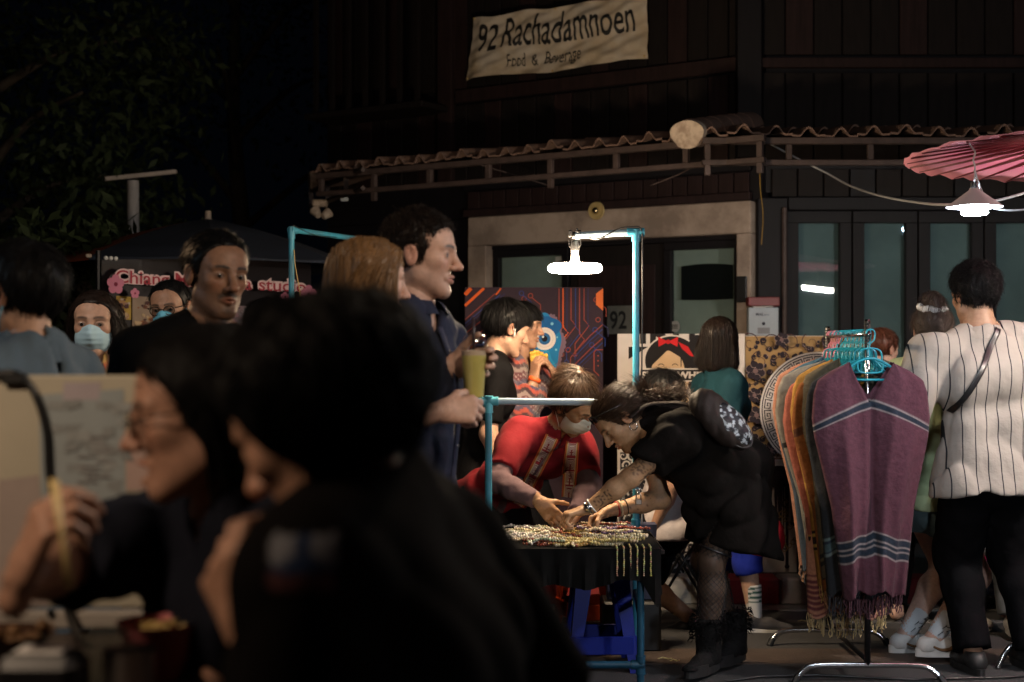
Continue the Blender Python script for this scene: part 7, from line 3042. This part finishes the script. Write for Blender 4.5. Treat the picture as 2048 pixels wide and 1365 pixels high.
trousers(vend, J, C_TROU)
vest = shirt(vend, J, C_RED, name='vest', fit=.024, sleeve=.78, sleeve_gr=.026, seed=53, fold=.006, res=.0075, open_front=.012, hem=.14, flare=.03, neck=.062, neck_up=.01)
face_mask(vend, J, M_MASKW, dz=-.004)
ORb, MRb, WHb, YLb = (.52, .10, .02), (.20, .020, .018), (.62, .52, .44), (.55, .33, .08)


def trim(u, s):
    a = abs(u)
    if a > .80:
        return ORb
    if a > .66:
        return YLb if a < .74 else MRb
    k = (s / .062) % 1
    if k < .10:
        return (.30, .012, .02)
    kk = (k - .10) / .90 * 2 - 1
    q = max(a / .62, abs(kk))
    r_ = (q * 4.2) % 1
    if a < .12 and kk > 0:
        return MRb
    return WHb if r_ < .48 else MRb


M_trim = mat('embroidered_trim', vcol=True, rough=.85, bump=(300, .6, .002))
for pts in ([P(1104, 874, 6.2), P(1090, 905, 6.2), P(1070, 945, 6.2), P(1050, 985, 6.2), P(1036, 1012, 6.2)], [P(1146, 884, 6.2), P(1143, 915, 6.2), P(1140, 950, 6.2), P(1137, 995, 6.2)]):
    ribbon(vend, 'trim_band', pts, .060, lambda t: np.array([0, -1.0, .25]), M_trim, trim, nu=31, per=26, onto=vest, cast=np.array([0, -1.0, .10]), lift=.007)
m = MB(); m.torus(headmap(J, (0, -.050, .125)), .020, .006, J['HM'] @ nrm((0, -.35, .9)), 16, 8); m.build('hair_tie', mat('tan_hair_tie', (.45, .30, .16), .7), vend, smooth=True, world=True)
m = MB(); wr = J['wrR']; dd = nrm(np.array((.50, -.15, -.82))); m.torus(wr + dd * .118 + np.array([.012, -.005, 0]), .0105, .0018, dd, 16, 6); m.build('ring', M_chrome, vend, smooth=True, world=True)

# ---------------------------------------------------------------- woman in black bending over the stall
hc = P(1241, 842, 5.76)
nb_p = P(1300, 862, 5.80)
pv = P(1464, 938, 5.90)
handL = dict(d=(-.93, -.05, -.22), n=(-.15, .05, -1), curl=(.78, .72, .70, .66), thumb=.5, spread=.10, s=.98, res=.0034)
handR = dict(d=(-.86, -.05, -.42), n=(-.10, -.35, -.9), curl=(.62, .70, .75, .8), thumb=.5, s=.98, res=.0034)
J = skel(1.60, pelvis=pv, neckb=nb_p, headc=hc, HF=(-.66, -.16, -.73), HU=(-.76, .02, .65), Fh=(-.25, -.12, -.95), bow=.035, sw=.96, girth=1.0, hs=.98,
         arms={'L': dict(to=P(1160, 1030, 5.70), hint=(.1, -.4, -1), len=.92, hand=handL), 'R': dict(to=P(1219, 1022, 5.88), hint=(.8, .1, -1), hand=handR)},
         legs={'L': dict(to=np.array([P(1416, 0, 5.80)[0], 5.80, .095]), toe=(-.6, -.8, 0), hint=(-1, 0, 0)), 'R': dict(to=np.array([P(1468, 0, 5.98)[0], 5.98, .095]), toe=(-.65, -.75, 0), hint=(-1, 0, 0))})


def ink_fore(V):
    a, b = J['elL'], J['wrL']
    d = nrm(b - a); ln = np.linalg.norm(b - a)
    q = V - a
    t = (q @ d) / ln
    s_ = nrm(np.cross(d, (0, -1, 0)))
    w = q @ s_
    r_ = np.linalg.norm(q - (q @ d)[:, None] * d, axis=1)
    return ((t > .42) & (t < .80) & (np.abs(w) < .020) & (((w * 240) % 2.2) < .7) & (r_ < .06) & (V[:, 1] < (a + d * .1)[1] + .01)).astype(float) * .85


def ink_up(V):
    a, b = J['shL'], J['elL']
    d = nrm(b - a); ln = np.linalg.norm(b - a)
    q = V - a
    t = (q @ d) / ln
    r_ = np.linalg.norm(q - (q @ d)[:, None] * d, axis=1)
    sw = np.sin(V[:, 0] * 190 + 3 * np.sin(V[:, 2] * 120)) * np.sin(V[:, 2] * 170 + 2.5 * np.sin(V[:, 0] * 140))
    return ((t > .52) & (t < .92) & (r_ < .07) & (np.abs(sw) < .16)).astype(float) * .65


def ink_far(V):
    a, b = J['elR'], J['wrR']
    d = nrm(b - a); ln = np.linalg.norm(b - a)
    q = V - a
    t = (q @ d) / ln
    r_ = np.linalg.norm(q - (q @ d)[:, None] * d, axis=1)
    sw = np.sin(V[:, 0] * 150 + 2 * np.sin(V[:, 2] * 160))
    return ((t > .25) & (t < .70) & (r_ < .06) & (np.abs(sw) < .12)).astype(float) * .7


ink_legs = lambda V: ((V[:, 2] < .80) & (V[:, 2] > .05) & (V[:, 0] > P(1345, 0, 5.9)[0])).astype(float) * .90
blk = person('woman in a loose black dress and fishnets bending far over the jewellery table', J,
             dict(skin=(.42, .245, .135), fem=1, nose=1.05, ink=[ink_fore, ink_up, ink_far, ink_legs],
                  hair=dict(t=.016, ts=.014, top=.016, line=SHORT, n=2600, slen=.10, seg=9, lift=.01, mess=.07, g=.0, whorl=(.0, .07, .07), comb=(0, -1.2, .1), seed=55, sr=.0017, wob=.004,
                            extra=[((0, -.118, -.005), (.036, .044, .040)), ((.01, -.165, -.048), (.042, .046, .044)), ((.02, -.210, -.088), (.036, .040, .036))]), hairmat=H_BRN), res=.008, hres=.0038)
# loose curls of the tail
r_ = np.random.default_rng(77)
n_ = 420
tt_ = r_.uniform(0, 1, n_)
p0 = np.stack([r_.normal(0, .024, n_), -.09 - .14 * tt_, .025 - .12 * tt_ + r_.normal(0, .016, n_)], 1)
pp_ = [p0]
dv = np.stack([r_.normal(0, .3, n_), -.8 + r_.normal(0, .25, n_), -.6 + r_.normal(0, .3, n_)], 1)
dv /= np.linalg.norm(dv, axis=1, keepdims=True)
e1 = np.cross(dv, r_.normal(size=(n_, 3))); e1 /= np.linalg.norm(e1, axis=1, keepdims=True); e2 = np.cross(dv, e1)
ph = r_.uniform(0, 6.28, n_)
pos = p0.copy()
for k_ in range(1, 12):
    pos = p0 + dv * (.0085 * k_) + (e1 * np.cos(ph + k_ * .9)[:, None] + e2 * np.sin(ph + k_ * .9)[:, None]) * .010
    pp_.append(pos)
pw = np.stack(pp_, 1)
pw = (pw * J['s']) @ J['HM'].T + J['headc']
Vs, Fs = strand_mesh(pw, np.linspace(.0020, .0006, 12))
npmesh('curls', Vs, Fs, H_BRN, blk)
down = np.array([0, 0, -1.0])
hem_c = P(1455, 1088, 5.90)
drape = [f_cone(P(1365, 880, 5.82), P(1405, 990, 5.84), .10, .080), f_cone(P(1420, 900, 5.86), P(1440, 1020, 5.88), .13, .11),
         f_cone(pv + np.array([-.03, 0, .0]), hem_c + np.array([-.02, 0, -.09]), .122, .150), f_cone(pv + np.array([.01, 0, -.02]), hem_c + np.array([.060, 0, -.06]), .118, .155)]
shirt(blk, J, C_BLK2, name='dress', fit=.026, sleeve=.62, sleeve_gr=.042, seed=56, fold=.017, freq=24, hem=.0, flare=-.02, neck=.055, res=.0075, extra=drape, smooth_k=.09, hemcut=f_plane(hem_c, (-.22, 0, -1)))
# fishnet: two families of thin spirals round each leg
netV = []
for sd in 'LR':
    a, b, c = J['hip' + sd], J['kn' + sd], J['an' + sd]
    for fam in (-1, 1):
        for k_ in range(16):
            pts = []
            for i in range(60):
                t = i / 59
                if t < .5:
                    cc = a + (b - a) * (t * 2); rad = .083 + (.057 - .083) * t * 2; dd = nrm(b - a)
                else:
                    cc = b + (c - b) * (t * 2 - 1); q = t * 2 - 1; rad = (.054 + .004 * math.sin(q * 3.1) * 1.5) + (.036 - .054) * max(0, (q - .3) / .7); dd = nrm(c - b); cc = cc - np.array(J['toe' + sd]) * .012 * math.sin(min(1, q * 1.6) * math.pi) 
                _, s_, t_ = frame_from(dd, (0, 1, 0))
                an = 2 * math.pi * k_ / 16 + fam * t * 13
                pts.append(cc + (s_ * math.cos(an) + t_ * math.sin(an)) * (rad * .94 + .0045))
            netV.append(pts)
Vs, Fs = strand_mesh(np.array(netV), np.full(60, .0013))
npmesh('fishnet_tights', Vs, Fs, mat('black_net', (.006, .006, .007), .7), blk)
for sd in 'LR':
    shoe(blk, J, sd, mat('black_boot_fabric', (.005, .005, .0055), .8, spec=.15, bump=(90, .9, .006), noise=(30, .3)), M_SHOEK, 1.06, kind='boot', soleh=.045)
    V_ = []
    a = J['an' + sd]
    for i in range(260):
        an = rng.uniform(0, 6.28); z_ = rng.uniform(.06, .155)
        b_ = a + np.array([math.cos(an) * .060, math.sin(an) * .060, z_])
        V_.append([b_, b_ + np.array([math.cos(an), math.sin(an), 0]) * .012 + rng.normal(size=3) * .004, b_ + np.array([math.cos(an), math.sin(an), -.6]) * .018 + rng.normal(size=3) * .006])
    Vs, Fs = strand_mesh(np.array(V_), np.array([.0022, .0018, .0008]))
    npmesh('fur_cuff', Vs, Fs, C_BLK, blk)
# garter strap low on the thigh
m = MB(); k_ = J['hipL'] * .12 + J['knL'] * .88; m.torus(k_, .066, .005, J['knL'] - J['hipL'], 24, 6); m.build('leg_strap', M_black, blk, smooth=True, world=True)
# sunglasses pushed up on the hair
m = MB()
for sg in (-1, 1):
    c = [headmap(J, (sg * .034 + .026 * math.cos(a) , .082 - .010 * abs(math.cos(a)), .088 + .020 * math.sin(a))) for a in np.linspace(0, 2 * math.pi, 18, endpoint=False)]
    m.prism(c, J['HM'] @ np.array([0, .004, .002]))
sgl = m.build('sunglasses', mat('dark_lens', (.008, .008, .009), .08, spec=.8), blk, world=True)
m = MB()
for sg in (-1, 1):
    m.tube([headmap(J, (sg * .060, .078, .092)), headmap(J, (sg * .090, .03, .075)), headmap(J, (sg * .092, -.03, .050))], .0028, 6)
m.build('temple', M_black, sgl, smooth=True, world=True)
for sg in (-1, 1):
    m = MB(); m.torus(headmap(J, (sg * .086, -.004, -.048)), .016, .0022, (0.3, 1, 0), 18, 6); m.build('hoop_earring', M_chrome, blk, smooth=True, world=True)
# chain and padlock
m = MB()
c0, c1 = P(1276, 928, 5.66), P(1276, 985, 5.68)
for off in (-.009, .009):
    for i in range(8):
        t = i / 7
        m.torus(c0 * (1 - t) + c1 * t + np.array([off * (1 - t * .7), 0, 0]), .0085, .0022, (1, .3, 0) if i % 2 else (.2, 1, 0), 12, 6)
m.build('chain_necklace', M_chrome, blk, smooth=True, world=True)
m = MB(); q = P(1277, 1004, 5.68); m.box(q, (.026, .012, .024), bev=.003); m.tube(smooth_path([q + np.array([-.009, 0, .010]), q + np.array([-.009, 0, .026]), q + np.array([0, 0, .034]), q + np.array([.009, 0, .026]), q + np.array([.009, 0, .010])]), .0028, 6); m.build('padlock', mat('dull_steel', (.38, .30, .24), .3, metal=1.0), blk, world=True)
# watch and bracelets
def wrist_ring(sd, t, rad, r, mt, name, extra=None):
    a, b = J['el' + sd], J['wr' + sd]
    m = MB(); c = a + (b - a) * t; m.torus(c, rad, r, b - a, 24, 8)
    if extra:
        extra(m, c, nrm(b - a))
    return m.build(name, mt, blk, smooth=True, world=True)
wrist_ring('L', .96, .029, .0045, M_chrome, 'watch', lambda m, c, d: m.tube([c + np.array([-.005, -.030, .004]), c + np.array([-.006, -.037, .004])], .016, 16))
wrist_ring('L', .88, .030, .0030, M_white, 'bracelet')
wrist_ring('R', .86, .0305, .0035, mat('red_cord', (.30, .02, .02), .8), 'bracelet')
wrist_ring('R', .81, .0315, .0045, mat('shell_beads', (.55, .45, .28), .4, bump=(160, .9, .004)), 'bracelet')
wrist_ring('R', .70, .0335, .0022, M_blackm, 'bracelet')

# shoulder bag riding on her back
bc = P(1446, 840, 5.62)
sb2 = thing('shoulder_bag', 'brown black shoulder bag with a black and silver sequin flap lying on the bent back', 'bag', bc)
e1 = nrm(np.array([.70, .10, -.66])); e3 = nrm(np.array([.38, -.80, .46])); e2 = np.cross(e3, e1); e3 = np.cross(e1, e2)
RB_ = np.stack([e1, e2, e3], 1)
def bagf(p):
    d = f_ell((0, 0, -.012), (.132, .074, .052), RB_)(p)
    d = smin(d, f_ell(e1 * -.085 + e3 * -.008, (.070, .066, .046), RB_)(p), .03)
    return d + folds(61, .006, 40)(p)
V, Fq = polygonize(bagf, (-.24, -.24, -.24), (.24, .24, .24), .007)
npmesh('pouch', V, Fq, cloth('brown_black_nylon', (.022, .016, .014), .6, sheen=0.0), sb2, world=False)
def flapf(p):
    q = p @ RB_
    d = f_ell((.024, 0, -.002), (.122, .070, .058))(q)
    return smax(d, .008 - q[:, 2], .004)
V, Fq = polygonize(flapf, (-.2, -.2, -.2), (.22, .2, .2), .005)
q = V @ RB_
rs = np.random.default_rng(5)
seeds = rs.uniform((-.10, -.075), (.16, .075), (150, 2))
dist = np.linalg.norm(q[:, None, :2] - seeds[None], axis=2)
near = dist.argmin(1)
bw = rs.uniform(size=150) < .5
edge = np.sort(dist, 1); e_ = (edge[:, 1] - edge[:, 0]) < .0022
cc = np.where((bw[near] & ~e_)[:, None], np.array([[.55, .60, .66]]) * rs.uniform(.5, 1.1, 150)[near][:, None], np.array([[.010, .011, .016]]))
npmesh('sequin_flap', V, Fq, mat('sequins', vcol=True, rough=.25, metal=.25, spec=.7, bump=(420, 1.0, .003)), sb2, world=False, cols=cc)
m = MB()
pts = [((.030 + .119 * math.cos(a)) * e1 + .071 * math.sin(a) * e2 + .009 * e3) for a in np.linspace(0, 6.283, 41)]
m.tube(pts, .0045, 6, caps=False); m.build('piping', M_black, sb2, smooth=True)
rel = lambda px, py, dd: P(px, py, dd) - bc
m = MB(); m.tube(smooth_path([rel(1395, 830, 5.63), rel(1370, 808, 5.66), rel(1330, 806, 5.69), rel(1290, 812, 5.68), rel(1258, 836, 5.66)]), .012, 8, flat=.3, up=(0, -.5, 1)); m.build('strap', MATS['brown_black_nylon'], sb2, smooth=True)
m = MB(); m.tube(smooth_path([rel(1385, 815, 5.62), rel(1395, 798, 5.63), rel(1420, 796, 5.63), rel(1428, 808, 5.62)]), .010, 7, flat=.5); m.build('top_loop', MATS['brown_black_nylon'], sb2, smooth=True)

# ---------------------------------------------------------------- foreground: counter with a menu panel and two diners
TBZ = .86
tb = thing('food_counter', 'dark food counter in the near left corner with dishes on it', 'counter', (-.9, 2.0, 0))
m = MB(); m.box((0, 0, TBZ - .02), (1.7, .72, .04), bev=.006); m.build('counter_top', mat('dark_counter_wood', (.045, .032, .028), .4, noise=(8, .3)), tb)
for sx_ in (-1, 1):
    for sy_ in (-1, 1):
        m = MB(); m.box((sx_ * .78, sy_ * .30, (TBZ - .04) / 2), (.05, .05, TBZ - .04), bev=.004); m.build('leg', M_blackm, tb)
d = 2.40
pn = thing('menu_panel', 'pale glossy menu panel with faded print standing at the back of the counter', 'panel', (P(150, 0, d)[0], d, TBZ))
x0, x1 = P(-420, 0, d)[0] - pn.location[0], P(470, 0, d)[0] - pn.location[0]
zt = P(0, 751, d)[2] - TBZ
zr = P(0, 1219, d)[2] - TBZ
m = MB(); m.box(((x0 + x1) / 2, 0, (zt + zr) / 2 + .002), (x1 - x0, .012, zt - zr - .004), bev=.003); m.build('sheet', mat('pale_panel', (.50, .46, .36), .35, noise=(3, .12)), pn)
m = MB(); m.box(((x0 + x1) / 2, -.004, zr / 2), (x1 - x0, .03, zr - .002), bev=.004); m.build('bottom_rail', mat('panel_rail', (.40, .36, .32), .45, noise=(5, .15)), pn)
m = MB()
for px in (40, 110, 300, -60):
    q = P(px, 1222, d); m.lathe([(0, .006), (.006, .005), (.007, 0)], c=(q[0] - pn.location[0], -.020, q[2] - TBZ), n=12, axis=(0, -1, 0))
m.build('screw', M_blackm, pn, smooth='angle')
pr = Print(-.0068)
k = FPX / d
def q2(px, py): return ((px - 150) / k, (1330 - py) / k * 1.0 + (P(0, 1330, d)[2] - TBZ))
def q2(px, py):
    p = P(px, py, d); return (p[0] - pn.location[0], p[2] - TBZ)
pr.poly([q2(80, 790), q2(250, 778), q2(255, 1080), q2(150, 1090), q2(85, 1010)], (.33, .37, .38))
pr.poly([q2(0, 960), q2(80, 950), q2(100, 1210), q2(0, 1210)], (.40, .33, .30))
pr.poly([q2(130, 765), q2(205, 765), q2(200, 800), q2(128, 800)], (.42, .37, .40))
pr.poly([q2(255, 880), q2(300, 880), q2(300, 980), q2(255, 980)], (.50, .36, .32))
rr = np.random.default_rng(21)
for i in range(46):
    x, y = rr.uniform(95, 250), rr.uniform(800, 1070)
    pr.poly([q2(x, y), q2(x + rr.uniform(10, 42), y + rr.uniform(-6, 6)), q2(x + rr.uniform(10, 36), y + rr.uniform(8, 26)), q2(x + 2, y + rr.uniform(8, 22))], tuple(np.array((.31, .33, .33)) * rr.uniform(.80, 1.18)))
for i in range(10):
    x, y = rr.uniform(100, 200), 870 + i * 10
    pr.poly([q2(x, y), q2(x + rr.uniform(20, 60), y), q2(x + rr.uniform(20, 60), y + 4), q2(x, y + 4)], (.27, .26, .26))
pr.build('print', pn)
m = MB(); m.tube(smooth_path([P(-60, 765, 2.386), P(0, 748, 2.386), P(40, 752, 2.386), P(70, 790, 2.386), P(92, 860, 2.386), P(98, 950, 2.386), P(112, 1040, 2.384), P(122, 1150, 2.38), P(138, 1230, 2.36), P(165, 1285, 2.27), P(230, 1330, 2.2)]), .0065, 8)
tag(m.build('panel_cable', M_cablek, smooth=True), 'black cable looping over the pale menu panel down to the counter', 'cable')
m = MB(); q = P(28, 757, 2.385); m.box(q, (.040, .022, .020), bev=.004)
tag(m.build('tape_piece', M_black), 'piece of black tape fixing the cable on top of the menu panel', 'tape')

def dish(name, label, cat, px, d, prof, mt, z=TBZ + .001):
    t = thing(name, label, cat, (P(px, 0, d)[0], d, z))
    m = MB(); m.lathe(prof, n=32); m.build('bowl_wall' if 'bowl' in name else 'wall', mt, t, smooth='angle')
    return t


b_ = dish('pink_bowl', 'small pink plastic bowl of noodles beside the diners', 'bowl', 318, 2.02, [(0, .004), (.030, .002), (.034, .010), (.058, .082), (.060, .084), (.056, .082), (.032, .014), (0, .012)], mat('pink_plastic', (.60, .18, .19), .4, noise=(10, .1)))
m = MB()
for i in range(46):
    a = rng.uniform(0, 6.28); r0 = rng.uniform(0, .035)
    c = np.array([math.cos(a) * r0, math.sin(a) * r0, .060 + rng.uniform(0, .018)])
    m.tube(smooth_path([c + rng.normal(size=3) * (.012, .012, .004) for _ in range(4)], 3), .0022, 5)
m.build('noodles', mat('noodle', (.55, .38, .14), .5), b_, smooth=True)
dish('metal_cup', 'dull metal cup standing in front of the pink bowl', 'cup', 258, 1.86, [(0, .002), (.032, .002), (.034, .075), (.036, .078), (.032, .076), (.030, .006), (0, .006)], mat('dull_metal', (.35, .32, .30), .35, metal=.9, noise=(10, .1)))
dish('water_glass', 'clear drinking glass on the counter left of the metal cup', 'glass', 205, 1.92, [(0, .002), (.028, .002), (.034, .092), (.032, .092), (.026, .008), (0, .008)], M_clear)
t = thing('napkin_box', 'black box with rounded corners in the near left corner of the counter', 'box', (P(85, 0, 1.82)[0], 1.82, TBZ))
m = MB(); m.box((0, 0, .042), (.105, .085, .082), bev=.014); m.build('box_body', M_black, t)
m = MB(); m.box((0, 0, .086), (.06, .05, .004), bev=.001); m.build('napkin', MATS['paper'], t)
t = dish('sauce_bowl', 'dark brown sauce bowl at the left edge of the counter', 'bowl', 2, 2.10, [(0, .003), (.04, .002), (.075, .050), (.077, .052), (.072, .050), (.04, .010), (0, .009)], mat('dark_glaze', (.05, .025, .015), .25))
m = MB()
for i in range(30):
    m.ball((rng.normal() * .03, rng.normal() * .03, .035 + rng.uniform(0, .018)), rng.uniform(.006, .011), 7, 5)
g_ = m.build('chopped_garnish', mat('brown_garnish', (.16, .08, .03), .6, noise=(40, .5)), t, smooth=True)
g_['kind'] = 'stuff'

H_FG = hair_mat('soft_black_hair', (.0035, .0032, .0032), .6, .06)
# diner with glasses, facing left with open mouth
d = 2.06
hc = P(404, 832, d)
nb_p = P(474, 1012, 2.12)
hand_t = P(44, 1160, 1.80)
J = skel(1.58, pelvis=nb_p + np.array([.05, .05, -.50]), neckb=nb_p, headc=hc, yaw=-52, Fh=Fdir(-52), HF=nrm(Fdir(-76) + np.array([0, 0, -.12])), HU=(-.10, 0, 1), girth=1.06, hs=1.0,
         arms={'R': dict(to=hand_t, hint=(-1, .3, -.2), hand=dict(d=(.30, -.10, .75), n=(.62, .60, -.45), curl=(.50, .55, .62, .66), thumb=.45, s=1.0)),
               'L': dict(to=P(540, 1450, 1.95), hint=(.5, -.3, -1))})
w1 = person('bespectacled woman in a dark navy tee eating with chopsticks, mouth open, facing left', J,
            dict(skin=(.34, .185, .125), fem=1, mouth=.75, nose=.95, fat=.004, gaze=(0, 1, -.35),
                 hair=dict(t=.020, ts=.016, top=.022, line=BOBL, len=.075, wd=.060, ycur=-.050, tip=.036, n=900, seg=9, mess=.05, seed=71, yfront=-.016), hairmat=H_FG), legs=False, hres=.0034)
glasses(w1, J, M_RIM, dz=.000)
shirt(w1, J, C_FG, fit=.026, sleeve=.93, sleeve_gr=.030, seed=72, vneck=.075, neck=.072, fold=.007, res=.007)
ch = thing('chopsticks', 'pair of pale yellow chopsticks held upright in the raised hand', 'chopsticks', P(118, 1080, 1.74))
m = MB()
for k_, (a_, b_) in enumerate((((104, 960), (143, 1178)), ((112, 962), (136, 1182)))):
    q = np.array(ch.location)
    m = MB(); m.tube([P(*a_, 1.76 + .01 * k_) - q, P(*b_, 1.73) - q], [.0040, .0022], 8); m.build('stick', mat('pale_bamboo', (.55, .40, .16), .5, noise=(20, .2)), ch, smooth=True)
ch = thing('white_steamed_bite', 'small white morsel lifted to the lips of the nearest diner', 'food', P(540, 940, 1.68))
V, Fq = polygonize(lambda p: f_ell((0, 0, 0), (.016, .014, .020))(p) + folds(2, .003, 120)(p), (-.03, -.03, -.03), (.03, .03, .03), .003)
npmesh('morsel', V, Fq, mat('white_rice', (.6, .57, .5), .6), ch, world=False)

# diner in black, nearest the camera, seen from behind
d = 1.55
hc = P(648, 850, d)
nb_p = P(742, 1018, 1.58)
J = skel(1.60, pelvis=nb_p + np.array([.060, -.03, -.50]), neckb=nb_p, headc=hc, yaw=-108, Fh=Fdir(-108), HF=nrm(Fdir(-112) + np.array([0, 0, -.48])), HU=nrm(np.array([-.42, .12, .9])), girth=1.08, sw=1.0, hs=1.0,
         arms={'L': dict(to=P(505, 1275, 1.50), hint=(.3, -.3, -1), hand=dict(d=(-.40, .25, .80), n=(.5, .85, .1), curl=(.5, .55, .6, .6), thumb=.4)),
               'R': dict(to=P(860, 1560, 1.95), hint=(1, -.1, -.1))})
patch_c = P(624, 1104, 1.425)


def patch(V):
    c = np.repeat(np.array([[.0055, .0047, .0045]]), len(V), 0)
    q = V - patch_c
    x, z = q[:, 0], q[:, 2]
    near_ = V[:, 1] < nb_p[1] - .02
    ins = near_ & (np.abs(x) < .030) & (np.abs(z) < .026)
    c[ins] = (.018, .028, .06)
    c[ins & (z > .010 - .5 * np.abs(x)) & (np.abs(x) > .008)] = (.15, .15, .165)
    c[ins & (z < -.012)] = (.07, .03, .03)
    return c


w2 = person('woman in a black tee seated with her back turned, largest figure in view', J,
            dict(skin=(.34, .18, .115), fem=1, hair=dict(t=.036, ts=.038, top=.030, line=[(-.14, -.082), (-.06, -.086), (-.02, -.066), (.0, -.056), (.014, -.036), (.026, -.012), (.036, .022), (.054, .052), (.070, .074), (.12, .096)], n=2200, slen=.06, lift=.06, mess=.14, g=.22, seed=74, wob=.006), hairmat=H_FG), legs=False, hres=.0034)
shirt(w2, J, mat('black_print_tee', vcol=True, rough=.95, spec=.01, noise=(6, .14), bump=(230, .35, .0018)), fit=.034, sleeve=.96, sleeve_gr=.026, seed=75, fold=.007, neck=.070, hem=.05, res=.008, vcolf=patch)
trousers(w2, J, C_TROU, length=.9)
st1 = thing('diner_stool', 'plastic stool under the nearest diner', 'stool', (J['pelvis'][0], J['pelvis'][1], 0))
m = MB(); zt = J['pelvis'][2] - .11; m.box((0, 0, zt - .02), (.34, .34, .04), bev=.01); m.build('seat', M_so, st1)
for sx_ in (-1, 1):
    for sy_ in (-1, 1):
        m = MB(); m.tube([(sx_ * .17, sy_ * .17, 0), (sx_ * .13, sy_ * .13, zt - .04)], .02, 8); m.build('leg', M_so, st1)
